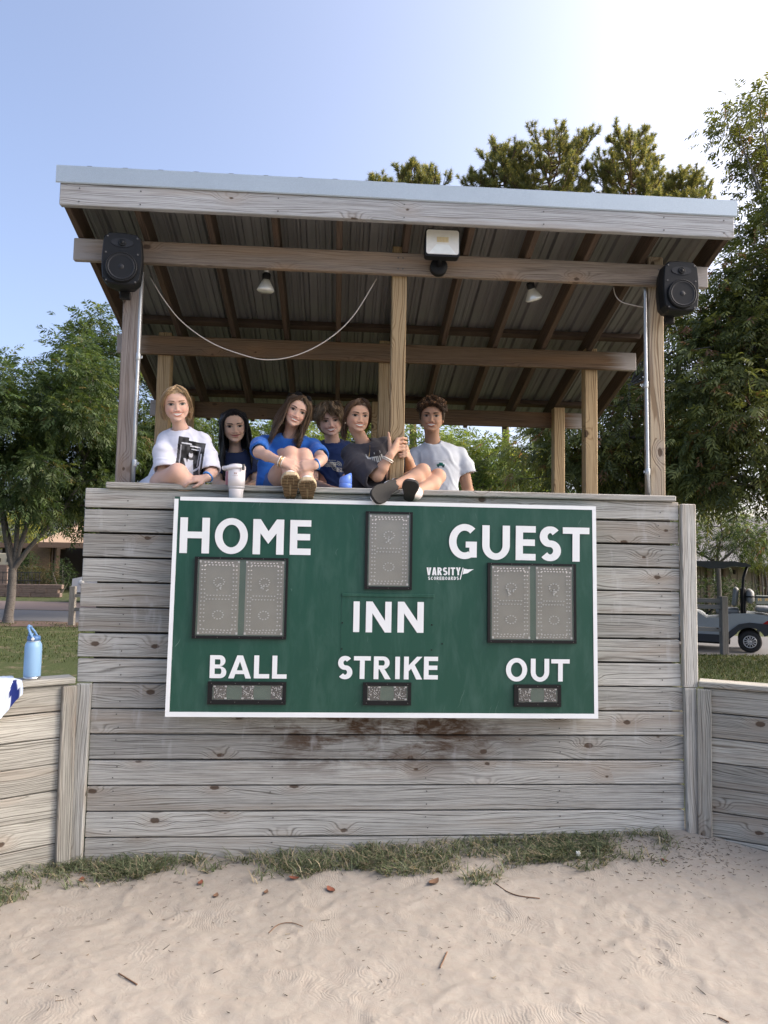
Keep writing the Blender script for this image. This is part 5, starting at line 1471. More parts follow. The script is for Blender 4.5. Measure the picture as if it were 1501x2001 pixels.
def make_head(skin, lip, iris, brow, smile=1.0, teeth=True, male=False, blush=0.25, browt=1.0):
    X, Y, Z, zl, w = head_surface(male)
    front = np.cos(ANG)[None] > 0.05
    fr = smooth(np.repeat(np.cos(ANG)[None], NR, 0), 0.05, 0.35)
    ax = np.abs(X)
    d = np.zeros_like(X)
    zt = np.clip(Z, -0.06, 0.02)
    nh = np.interp(Z, [-0.050, -0.0435, -0.036, -0.025, -0.008, 0.008, 0.02], [0, 0.0045, 0.0120, 0.0095, 0.005, 0.002, 0.0])
    nw = np.interp(Z, [-0.046, -0.036, -0.017, 0.01], [0.0135, 0.0125, 0.0090, 0.0095])
    d += nh * np.exp(-(X / nw) ** 2)
    d += 0.0062 * g2(ax, Z, 0.0138, -0.0368, 0.0062, 0.006)
    d -= 0.0062 * g2(ax, Z, 0.032, 0.001, 0.018, 0.0125)
    d += 0.0042 * g2(ax, Z, 0.0315, 0.0, 0.0115, 0.008)
    d += 0.0035 * g2(ax, Z, 0.028, 0.021, 0.024, 0.008)
    d += (0.005 + 0.004 * smile) * g2(ax, Z, 0.040, -0.036, 0.017, 0.015)
    mz = -0.0575 + 0.0065 * smile * np.clip(ax / 0.028, 0, 1.2) ** 2
    d += 0.0042 * np.exp(-((Z - mz - 0.0065) / 0.0042) ** 2) * smooth(ax, 0.034, 0.018)
    d += 0.0048 * np.exp(-((Z - mz + 0.0078) / 0.0045) ** 2) * smooth(ax, 0.030, 0.014)
    d -= 0.0035 * np.exp(-((Z - mz) / 0.0028) ** 2) * smooth(ax, 0.035, 0.024)
    d -= 0.0018 * g2(ax, Z, 0.037, -0.060, 0.006, 0.012) * (0.4 + smile)
    d -= 0.004 * g2(X, Z, 0, -0.0765, 0.020, 0.006)
    d += 0.006 * g2(X, Z, 0, -0.092, 0.018, 0.011)
    Y = Y - d * fr
    C = np.empty(X.shape + (3,)); C[:] = skin
    def mixc(mask, col, a=1.0):
        m = np.clip(mask * a * fr, 0, 1)[..., None]; C[:] = C * (1 - m) + np.array(col) * m
    mixc(g2(ax, Z, 0.040, -0.034, 0.018, 0.014), np.array(skin) * np.array([1.0, 0.62, 0.6]), blush * 0.9)
    mixc(g2(X, Z, 0, -0.036, 0.014, 0.010), np.array(skin) * np.array([1.0, 0.72, 0.70]), blush)
    mixc(g2(ax, Z, 0.0085, -0.0425, 0.004, 0.0022), np.array(skin) * 0.3, 0.65)          # nostrils
    # lips and teeth
    hw = 0.0250 + 0.0085 * smile
    op = ((0.0038 + 0.0030 * smile) if teeth else 0.0006) * np.clip(1 - (ax / (hw * 0.86)) ** 2, 0, 1)
    ul = 0.0062 * np.clip(1 - (ax / hw) ** 2, 0, 1) ** 0.6; ll = 0.0080 * np.clip(1 - (ax / (hw * 0.92)) ** 2, 0, 1) ** 0.6
    zr = Z - mz
    e = 0.0009
    mixc(smooth(zr, op + ul + e, op + ul - e) * smooth(zr, -op - ll - e, -op - ll + e) * smooth(ax, hw + 0.001, hw - 0.001), lip)
    if teeth:
        mixc(smooth(zr, op + e, op - e) * smooth(zr, -op - e, -op + e) * (ax < hw * 0.86), (0.68, 0.64, 0.59))
        mixc(smooth(zr, -op * 0.75, -op * 1.0 - e) * smooth(zr, -op - 2 * e, -op - e) * (ax < hw * 0.8), (0.12, 0.03, 0.03), 0.8)
    else: mixc(np.exp(-(zr / 0.0014) ** 2) * smooth(ax, hw + 0.003, hw - 0.002), (0.10, 0.03, 0.03), 0.9)
    mixc(g2(ax, zr, hw + 0.002, 0.0008, 0.0028, 0.0022), np.array(skin) * 0.35, 0.7)
    # eyes
    ex = ax - 0.0330; ew = 0.0176
    top = (0.0086 - 0.0018 * smile) * np.clip(1 - (ex / ew) ** 2, 0, 1) ** 0.7; bot = -0.0052 * np.clip(1 - (ex / ew) ** 2, 0, 1)
    ez = Z - 0.0005 - 0.06 * ex
    mixc(g2(ax, Z, 0.0312, 0.0085, 0.016, 0.005), np.array(skin) * 0.62, 0.6)  # eye-socket shading painted into the skin colour
    inn = smooth(ez, top + 0.0006, top - 0.0006) * smooth(ez, bot - 0.0006, bot + 0.0006) * (np.abs(ex) < ew)
    mixc(inn, (0.40, 0.36, 0.33))
    r = np.hypot(ex * 1.0, ez - 0.0008)
    mixc(inn * smooth(r, 0.0094, 0.0082), iris); mixc(inn * smooth(r, 0.0040, 0.0030), (0.004, 0.004, 0.005))
    lash = np.exp(-((ez - top - 0.0008) / 0.0023) ** 2) * smooth(np.abs(ex), ew + 0.003, ew - 0.001)
    mixc(lash, (0.018, 0.012, 0.010), 0.95)
    mixc(np.exp(-((ez - bot + 0.0006) / 0.0010) ** 2) * smooth(np.abs(ex), ew + 0.001, ew - 0.002), (0.06, 0.035, 0.03), 0.55)
    bz = 0.0195 + 0.0045 * np.sin(np.clip((ax - 0.012) / 0.042, 0, 1) * 2.4) - 0.002
    th = 0.0042 * browt * np.clip(1.15 - (ax - 0.012) / 0.045, 0.25, 1)
    mixc(smooth(np.abs(Z - bz), th + 0.0012, th - 0.0006) * smooth(ax, 0.010, 0.015) * smooth(ax, 0.053, 0.047), brow, 0.92)
    V = np.stack([X, Y, Z], -1).reshape(-1, 3)
    i = np.arange(NR - 1)[:, None] * NA; k = np.arange(NA)[None]
    F = np.stack([i + k, i + (k + 1) % NA, i + NA + (k + 1) % NA, i + NA + k], -1).reshape(-1, 4)
    # ears
    ev = []; ef = []; o = len(V)
    for s_ in (-1, 1):
        n1, n2 = 10, 12
        base = o + len(ev)
        for a in range(n1):
            for b2 in range(n2):
                u = a / (n1 - 1) * math.pi; v = b2 / n2 * 2 * math.pi
                x = 0.010 * math.sin(u) * math.cos(v) - (0.004 * math.exp(-((u - 1.57) / 0.5) ** 2) if math.cos(v) > 0.3 else 0); yy = 0.017 * math.sin(u) * math.sin(v); z_ = -0.031 * math.cos(u)
                ev.append((s_ * (0.0740 + x + 0.25 * max(0, yy)), 0.010 + yy - 0.12 * z_, -0.012 + z_))
        for a in range(n1 - 1):
            for b2 in range(n2):
                q = (base + a * n2 + b2, base + a * n2 + (b2 + 1) % n2, base + (a + 1) * n2 + (b2 + 1) % n2, base + (a + 1) * n2 + b2)
                ef.append(q if s_ > 0 else q[::-1])
    V = np.concatenate([V, np.array(ev)]); F = np.concatenate([F, np.array(ef)])
    C = np.concatenate([C.reshape(-1, 3), np.tile(np.array(skin) * np.array([1.0, 0.85, 0.83]), (len(ev), 1))])
    return V, F, np.clip(C, 0, 1)

def head_frame(c, yaw=0.0, pitch=0.0, roll=0.0):
    """rows: local x, y, z axes; local -y looks at the camera before yaw / pitch / roll (degrees)"""
    f = unit(CAM - np.array(c)); up = np.array([0, 0, 1.0])
    x = unit(np.cross(up, -f)) * -1.0
    x = unit(np.cross(-f, up)); y = -f; z = np.cross(x, y)
    B = Matrix((x, y, z)).transposed()
    Rm_ = Matrix.Rotation(math.radians(roll), 3, 'Y') @ Matrix.Rotation(math.radians(yaw), 3, 'Z') @ Matrix.Rotation(math.radians(pitch), 3, 'X')
    return np.array(B @ Rm_)

# --- hair
def hairline(a, front=0.070, temple=0.02, side=-0.045, nape=-0.10):
    a = np.degrees(np.abs(a))
    return np.interp(a, [0, 22, 42, 58, 70, 84, 100, 130, 180], [front, front - 0.003, front - 0.018, temple, side + 0.025, side, side - 0.012, nape, nape])
def hair_cap(thick, rg, grooves=26, amp=0.0025, col=(0.1, 0.07, 0.05), vary=0.25, shape=None, swirl=0.6, **hl):
    X, Y, Z, zl, w = head_surface()
    A = np.repeat(ANG[None], NR, 0)
    zh = hairline(ANG, **hl)[None]
    zh = zh + 0.004 * vnoise(A * 14, A * 0 + 3, 9)
    m = smooth(Z - zh, -0.002, 0.030)
    keep = (Z - zh) > -0.004
    cen = np.stack([X * 0, Y * 0 + 0.008, Z * 0 + 0.01], -1)
    P = np.stack([X, Y, Z], -1); D = unit(P - cen)
    gr = np.sin(A * grooves * 2 + 3 * np.sin(Z * 40 + A) + swirl * Z * 200) * 0.4 + 0.6 * vnoise(A * 9 + 50, Z * 60 + 9, 5)
    t = (0.0006 + thick * m) + amp * 0.5 * gr * m
    if shape is not None: t = t + shape(X, Y, Z, A) * m
    P = P + D * t[..., None]
    C = np.array(col) * (1 + vary * gr[..., None] * 0.7)
    i = np.arange(NR - 1)[:, None] * NA; k = np.arange(NA)[None]
    F = np.stack([i + k, i + (k + 1) % NA, i + NA + (k + 1) % NA, i + NA + k], -1).reshape(-1, 4)
    kf = keep.reshape(-1)[F].all(1)
    return P.reshape(-1, 3), F[kf], np.clip(C.reshape(-1, 3), 0, 1)
def strands(paths, rad, col):
    """paths (n,m,3) -> three-sided tapered strands"""
    n, m, _ = paths.shape
    T = np.gradient(paths, axis=1); T = unit(T)
    ref = unit(paths - np.array([0, 0.01, -0.03])) ; S = unit(np.cross(T, ref)); N = np.cross(S, T)
    tp = np.interp(np.linspace(0, 1, m), [0, 0.15, 0.75, 1], [0.7, 1, 0.9, 0.12])[None, :, None] * (rad[:, None, None] if hasattr(rad, '__len__') else rad)
    ring = [paths + tp * (S * 1.3 * math.cos(q) + N * 0.6 * math.sin(q)) for q in (0.5, 2.6, 4.7)]
    V = np.stack(ring, 2).reshape(-1, 3)
    b_ = (np.arange(n)[:, None] * m + np.arange(m - 1)[None]).reshape(-1) * 3
    F = np.concatenate([np.stack([b_ + k, b_ + (k + 1) % 3, b_ + 3 + (k + 1) % 3, b_ + 3 + k], 1) for k in range(3)])
    C = np.repeat(np.repeat(col[:, None], m, 1)[:, :, None], 3, 2).reshape(-1, 3)
    return V, F, np.clip(C, 0, 1)
def scalp_point(a, z, off):
    """point on the head at angle a, height z (metres), pushed out by off"""
    X, Y, Z, zl, w = _HS
    zi = np.clip(np.interp(z, ZL * HH / 2, np.arange(NR)), 0, NR - 1.001); i = zi.astype(int); f = (zi - i)[..., None]
    aa = np.mod(a + np.pi, 2 * np.pi) - np.pi
    ai = np.interp(aa, ANG, np.arange(NA)); j = np.clip(ai.astype(int), 0, NA - 2); g = (ai - j)[..., None]
    P = np.stack([X, Y, np.repeat((ZL * HH / 2)[:, None], NA, 1)], -1)
    p = (P[i, j] * (1 - g) + P[i, j + 1] * g) * (1 - f) + (P[i + 1, j] * (1 - g) + P[i + 1, j + 1] * g) * f
    return p + unit(p - np.array([0, 0.008, 0.01])) * (off[..., None] if hasattr(off, 'shape') else off)
_HS = head_surface()
def fall_hair(rg, n, col, length, a_min=35, thick=0.016, wave=0.006, wl=0.05, part=0.0, spread=0.02, rad=0.0034, vary=0.3, m=12, forward=0.0, tip=None):
    """long hair: from the parting over the scalp, then hanging free"""
    side = rg.choice([-1, 1], n)
    a1 = np.radians(rg.uniform(a_min, 178, n)) * side
    L = length * rg.uniform(0.8, 1.05, n)
    s = np.linspace(0, 1, m)[None]
    tot = 0.13 + L[:, None]
    arc = s * tot
    z = 0.108 - np.clip(arc, 0, 0.16) * (0.108 + 0.03) / 0.13
    a = (a1[:, None]) * np.clip(0.35 + arc / 0.09, 0, 1)
    on = scalp_point(a, np.clip(z, -0.05, 0.112), thick * np.clip(arc / 0.04, 0.35, 1) + rg.uniform(0, 0.006, (n, 1)))
    free = np.clip(arc - 0.13, 0, None)
    P = on.copy(); P[..., 2] -= free
    ph = rg.uniform(0, 6.28, (n, 1)); wv = np.clip(free / 0.05, 0, 1)
    P[..., 0] += side[:, None] * spread * np.clip(free / 0.1, 0, 1) + wave * wv * np.sin(free / wl * 6.28 + ph)
    P[..., 1] += wave * wv * np.cos(free / wl * 6.28 + ph * 1.3) - forward * np.clip(free / 0.12, 0, 1)
    c = np.array(col) * (1 + vary * rg.normal(0, 0.6, (n, 1)))
    if tip is not None:
        c = c * 0.75 + np.array(tip) * 0.25 * rg.uniform(0, 1, (n, 1))
    return strands(P, rad * rg.uniform(0.6, 1.3, n), c)
def mop_hair(rg, n, col, length, curl, thick, up, a_rng=180, zmin=0.0, rad=0.003, vary=0.35, m=10, coil=0.0, front_len=1.0):
    """short loose hair growing all over the top"""
    a = np.radians(rg.uniform(-a_rng, a_rng, n)); zt = rg.uniform(zmin, 0.112, n)
    zh = hairline(a, 0.072, 0.03, -0.02, -0.07); zt = np.maximum(zt, zh + 0.004)
    p0 = scalp_point(a, zt, np.full(n, 0.002))
    nr = unit(p0 - np.array([0, 0.01, 0.0]))
    dn = unit(np.stack([np.sin(a) * 0.9, -np.cos(a) * 0.8, -0.55 * np.ones(n)], 1) + rg.normal(0, 0.35, (n, 3)))
    s = np.linspace(0, 1, m)[None, :, None]
    L = (length * rg.uniform(0.6, 1.15, n) * np.where(np.abs(a) < 0.9, front_len, 1))[:, None, None]
    P = p0[:, None] + nr[:, None] * (thick * np.sin(np.clip(s * 1.6, 0, 1) * math.pi * 0.5) + up * s) + dn[:, None] * L * s ** 1.25
    ph = rg.uniform(0, 6.28, (n, 1, 1)); t1 = unit(np.cross(nr, dn))[:, None]
    P = P + curl * s * (t1 * np.sin(s * 7 + ph) + nr[:, None] * np.cos(s * 6 + ph))
    if coil: P = P + coil * (t1 * np.sin(s * 22 + ph) + dn[:, None] * np.cos(s * 22 + ph))
    return strands(P, rad * rg.uniform(0.6, 1.3, n), np.array(col) * (1 + vary * rg.normal(0, 0.6, (n, 1))))

def curl_hair(rg, n, col, r=0.0085, rad=0.0030, lift=(0.012, 0.034), zmin=0.03, vary=0.5, turns=1.6):
    a = np.radians(rg.uniform(-180, 180, n)); z = rg.uniform(zmin, 0.108, n) ** 1.0
    z = np.maximum(z, hairline(a, 0.066, 0.03, -0.005, -0.02) + 0.002)
    p = scalp_point(a, np.clip(z, -0.1, 0.107), rg.uniform(*lift, n) * (0.55 + 0.45 * smooth(z, 0.0, 0.075)))
    ax = unit(rg.normal(0, 1, (n, 3))); u = unit(np.cross(ax, rg.normal(0, 1, (n, 3)))); v = np.cross(ax, u)
    t = np.linspace(0, 2 * math.pi * turns, 13)[None, :, None]; rr = (r * rg.uniform(0.6, 1.25, n))[:, None, None]
    P = p[:, None] + rr * (u[:, None] * np.cos(t) + v[:, None] * np.sin(t)) + ax[:, None] * (t - math.pi * turns) * 0.0016
    return strands(P, rad * rg.uniform(0.7, 1.2, n), np.array(col) * (1 + vary * rg.normal(0, 0.6, (n, 1))))
def join(parts):
    V = []; F = {}; C = []; o = 0
    for v, f, c in parts:
        V.append(v); C.append(c if c.ndim == 2 else np.tile(c, (len(v), 1))); F.setdefault(f.shape[1], []).append(f + o); o += len(v)
    return np.concatenate(V), [np.concatenate(x) for x in F.values()], np.concatenate(C)

# --- hands
def hand(F, wrist, d, back, thumb, curl=(25, 35, 25), s=1.0, spread=0.12, k=0.006):
    """d: wrist to knuckles, back: out of the back of the hand, thumb: towards the thumb side"""
    d = unit(np.array(d, float)); back = np.array(back, float); back = unit(back - d * (back @ d)); th = np.cross(d, back)
    if th @ np.array(thumb, float) < 0: th = -th
    w = np.array(wrist, float)
    for i, (o, l) in enumerate(((0.028, 0.90), (0.010, 1.0), (-0.009, 0.94), (-0.026, 0.76))):
        kn = w + (d * (0.084 - 0.004 * abs(i - 1)) + th * o) * s
        F.cone(w + th * o * 0.55 * s + d * 0.012 * s, kn, 0.0165 * s, 0.0115 * s, 0.012)
        p = kn; ang = 0
        f = unit(d + th * o * spread * 10)
        for seg, (L, r0, r1) in enumerate(((0.044, 0.0100, 0.0088), (0.027, 0.0088, 0.0080), (0.021, 0.0080, 0.0066))):
            ang += math.radians(curl[seg] + 3 * i)
            q = p + (f * math.cos(ang) - back * math.sin(ang)) * L * l * s
            F.cone(p, q, r0 * s, r1 * s, k * 0.5); p = q
    t0 = w + (d * 0.018 + th * 0.020) * s; t1 = w + (d * 0.045 + th * 0.043 - back * 0.012) * s
    t2 = t1 + (d * 0.030 + th * 0.010 - back * 0.012) * s; t3 = t2 + (d * 0.024 + th * 0.001 - back * 0.008) * s
    F.chain([t0, t1, t2, t3], [0.015 * s, 0.0120 * s, 0.0100 * s, 0.0078 * s], 0.006)

def ring_tube(name, c, ax, r, tr, m, parent, sq=1.0):
    ax = unit(np.array(ax, float)); a = unit(np.cross(ax, [0.3, 0.2, 0.9])); b_ = np.cross(ax, a)
    P = [np.array(c) + r * (a * math.cos(q) + b_ * math.sin(q)) for q in np.linspace(0, 2 * math.pi, 25)]
    return MB().tube(P, tr, 6, cap=False).obj(name, m, parent)

def folds(V, N, amp, sc=1.0, seed=0):
    n = fbm(V[:, 0] * 11 * sc + V[:, 2] * 5 * sc + 31, V[:, 2] * 8 * sc - V[:, 0] * 6 * sc + V[:, 1] * 9 * sc + 7, 3, seed)
    n2 = 1 - np.abs(fbm(V[:, 0] * 6 * sc - V[:, 2] * 4 * sc, V[:, 2] * 7 * sc + V[:, 1] * 8 * sc + 3, 2, seed + 5)) * 2
    w = fbm(V[:, 0] * 5 * sc + 3, V[:, 2] * 5 * sc, 2, seed + 9)
    n3 = np.maximum(0, np.sin((V[:, 0] * 0.8 + V[:, 2] * 0.55) * 62 * sc + 7 * w)) ** 2 * np.clip(w + 0.35, 0, 1)
    n4 = np.maximum(0, np.sin((V[:, 0] * 0.5 - V[:, 2] * 0.8) * 70 * sc + 8 * w + 2)) ** 3 * np.clip(0.3 - w, 0, 1)
    return V + N * (amp * (0.7 * n + 0.7 * n2 + 1.2 * n3 + 1.3 * n4))[:, None]

def inglyphs(u, v, text, x0, y0, H, W, t, gap):
    """mask of points inside block letters written along u, upwards v"""
    m = np.zeros(len(u), bool); x = x0
    for ch in text:
        if ch != ' ':
            for poly in glyph(ch, W, H, t):
                p = np.array(poly) + np.array([x, y0]); a = sum(p[i][0] * p[(i + 1) % len(p)][1] - p[(i + 1) % len(p)][0] * p[i][1] for i in range(len(p)))
                if a < 0: p = p[::-1]
                k = (u >= p[:, 0].min()) & (u <= p[:, 0].max()) & (v >= p[:, 1].min()) & (v <= p[:, 1].max())
                for i in range(len(p)):
                    q = p[(i + 1) % len(p)] - p[i]; k &= (q[0] * (v - p[i][1]) - q[1] * (u - p[i][0])) >= -1e-6
                m |= k
        x += W + gap
    return m

HRES = 0.0054
def person(label, skin, head, neck, shoulders, arms, legs, hips, shirt, sleeves, torso, name='person', shorts=None, hairs=None, extra_body=None, face=None, paint=None, neck_r=0.0415, sh_amp=0.007, collar=0.062, shirt_extra=None, seed=1, res=None):
    res = res or HRES
    """joints are world points; everything below is in world space, parented to an Empty at the seat or feet"""
    c, s_, yaw, pitch, roll = head
    c = np.array(c)
    R = head_frame(c, yaw, pitch, roll)
    base = np.array(hips[0] + hips[1]) / 2 if False else (np.array(hips[0]) + np.array(hips[1])) / 2
    root = tag(empty(name, tuple(base)), label, 'person')
    pts = [np.array(neck), *map(np.array, shoulders), *map(np.array, hips)]
    for a in arms: pts += [np.array(p) for p in a['P']]
    for l in legs: pts += [np.array(p) for p in l['P']]
    lo = np.min(pts, 0) - 0.17; hi = np.max(pts, 0) + 0.17; hi[2] = max(hi[2], c[2] + 0.02)
    B = Field(lo, hi, res)
    chest = (np.array(shoulders[0]) + np.array(shoulders[1])) / 2 - np.array([0, 0, 0.06]); mid = (np.array(hips[0]) + np.array(hips[1])) / 2
    sax = unit(np.array(shoulders[1]) - np.array(shoulders[0]))
    jaw = c + R @ np.array([0, 0.028, -0.070]) * s_
    skull = c + R @ np.array([0, 0.03, -0.02]) * s_
    B.cone(neck, jaw, neck_r * 1.05, neck_r, 0.02); B.cone(jaw, skull, neck_r, neck_r * 0.9, 0.02)
    B.cone(np.array(neck) - np.array([0, 0, 0.012]), chest, neck_r * 1.15, 0.072, 0.025)
    for q in shoulders: B.cone(np.array(neck) * 0.5 + np.array(q) * 0.5 + np.array([0, 0, -0.022]), q, 0.034, 0.038, 0.025)
    B.cone(chest, mid, 0.088, 0.09, 0.03, flat=(sax, 0.75))
    for a in arms:
        P, Rr = a['P'], a.get('R', (0.043, 0.034, 0.024))
        m1 = np.array(P[1]) * 0.62 + np.array(P[2]) * 0.38
        B.chain([P[0], P[1], m1, P[2]], [Rr[0], Rr[1], Rr[1] * 0.98, Rr[2]], 0.014)
        if 'hand' in a: hand(B, P[2], *a['hand'], **a.get('kw', {}))
    for l in legs:
        P, Rr = l['P'], l.get('R', (0.082, 0.053, 0.036))
        m1 = np.array(P[1]) * 0.68 + np.array(P[2]) * 0.32
        if 'calf' in l: m1 = m1 + np.array(l['calf'])
        B.chain([P[0], np.array(P[0]) * 0.5 + np.array(P[1]) * 0.5, P[1]], [Rr[0], Rr[0] * 0.62 + Rr[1] * 0.42, Rr[1]], 0.02)
        B.chain([P[1], m1, P[2]], [Rr[1] * 0.96, Rr[1] * 1.0, Rr[2]], 0.02)
        if l.get('foot') is not None: B.cone(P[2], l['foot'], Rr[2], 0.03, 0.015)
    if extra_body: extra_body(B)
    V, F = B.mesh()
    fc = dict(skin=skin, lip=np.array(skin) * np.array([0.92, 0.52, 0.50]), iris=(0.03, 0.018, 0.012), brow=(0.05, 0.03, 0.02)); fc.update(face or {})
    hv, hf, hc = make_head(**fc)
    hv = c + (hv * s_) @ R.T
    tone = 1 + 0.06 * fbm(V[:, 0] * 14 + V[:, 1] * 9, V[:, 2] * 14, 3, seed)[:, None]
    bc = np.array(skin) * tone
    for l in legs:      # knees a little redder
        k = np.exp(-(np.linalg.norm(V - np.array(l['P'][1]), axis=1) / 0.07) ** 2)[:, None]; bc = bc * (1 - 0.35 * k) + bc * np.array([1.02, 0.78, 0.74]) * 0.35 * k
    V2, F2, C2 = join([(V, F, bc), (hv, hf, hc)])
    link('body', npmesh('body', V2, F2, True, C2), SKIN, root)
    # shirt
    S = Field(lo, hi, res)
    for a, b_, ra, rb, fl in torso: S.cone(a, b_, ra, rb, 0.035, flat=(sax, fl))
    S.cone(np.array(shoulders[0]) - np.array([0, 0, 0.012]), np.array(shoulders[1]) - np.array([0, 0, 0.014]), 0.047, 0.047, 0.03)
    for q in shoulders: S.cone(np.array(neck) - np.array([0, 0, 0.036]), q, 0.067, 0.041, 0.03)
    for q in sleeves:
        S.chain(q['P'], q['R'], 0.02, **({'flat': q['flat']} if 'flat' in q else {}))
    if shirt_extra: shirt_extra(S)
    up = unit(np.array(jaw) - np.array(neck))
    S.cone(np.array(neck) + up * 0.004 + np.array([0, -0.020, 0]), np.array(neck) + up * 0.11 + np.array([0, -0.03, 0]), collar * 0.90, collar * 1.25, 0.006, sub=True)
    for q in sleeves:
        P = q['P']; e = unit(np.array(P[-1]) - np.array(P[-2])); r = q['R'][-1]
        S.cone(np.array(P[-1]) - e * 0.035, np.array(P[-1]) + e * 0.012, r - 0.014, r - 0.012, 0.003, sub=True)
        S.cone(np.array(P[-1]) + e * (r + 0.05), np.array(P[-1]) + e * (r + 0.12), r + 0.05, r + 0.08, 0.003, sub=True)
        # flat cut at the hem
    V, F = S.mesh()
    N = vnormals(V, F); V = folds(V, N, sh_amp, 1.0, seed + 3)
    C = np.tile(np.array(shirt, float), (len(V), 1)) * (1 + 0.05 * fbm(V[:, 0] * 30, V[:, 2] * 30, 2, 3)[:, None])
    FF = [F]
    if paint:
        C0 = paint(V, N, C.copy()); hit = np.abs(C0 - C).sum(1) > 0.02
        if hit.any():
            lo_ = V[hit].min(0) - 0.006; hi_ = V[hit].max(0) + 0.006
            cen = V[F].mean(1); k = ((cen > lo_) & (cen < hi_)).all(1) & (N[F[:, 0]][:, 1] < 0.3)
            n_ = 3; q = V[F[k]]; nq = N[F[k]]; g_ = np.linspace(0, 1, n_ + 1)
            a_, b_ = np.meshgrid(g_, g_, indexing='ij'); a_ = a_.ravel(); b_ = b_.ravel()
            W = np.stack([(1 - a_) * (1 - b_), a_ * (1 - b_), a_ * b_, (1 - a_) * b_], 1)
            V2 = np.einsum('pk,fkd->fpd', W, q).reshape(-1, 3); N2 = np.einsum('pk,fkd->fpd', W, nq).reshape(-1, 3)
            C2 = np.einsum('pk,fkd->fpd', W, C[F[k]]).reshape(-1, 3)
            C2 = paint(V2, N2, C2)
            i_ = (np.arange(n_)[:, None] * (n_ + 1) + np.arange(n_)[None]).ravel(); qd = np.stack([i_, i_ + n_ + 1, i_ + n_ + 2, i_ + 1], 1)
            F2 = (np.arange(k.sum())[:, None, None] * (n_ + 1) ** 2 + qd[None]).reshape(-1, 4) + len(V)
            V = np.concatenate([V, V2]); C = np.concatenate([C, C2]); FF = [np.concatenate([F[~k], F2])]
    link('shirt', npmesh('shirt', V, FF, True, np.clip(C, 0, 1)), CLOTH, root)
    if shorts is not None:
        T = Field(lo, hi, 0.013)
        T.cone(hips[0], hips[1], 0.105, 0.105, 0.03)
        for l in legs:
            a, b_ = np.array(l['P'][0]), np.array(l['P'][1]); t = l.get('cover', 0.35); T.cone(a, a + (b_ - a) * t, 0.1, l.get('R', (0.082,))[0] + 0.012, 0.03)
        V, F = T.mesh(); N = vnormals(V, F); V = folds(V, N, 0.003, 1.3, seed)
        link('shorts', npmesh('shorts', V, F, True, np.tile(np.array(shorts, float), (len(V), 1))), CLOTH, root)
    if hairs:
        V, F, C = join(hairs)
        V = c + (V * s_) @ R.T
        link('hair', npmesh('hair', V, F, True, C), HAIR, root)
    root['_hf'] = 0
    del root['_hf']
    return root, c, R, s_
def hp(c, R, s_, x, y, z): return np.array(c) + R @ (np.array([x, y, z]) * s_)

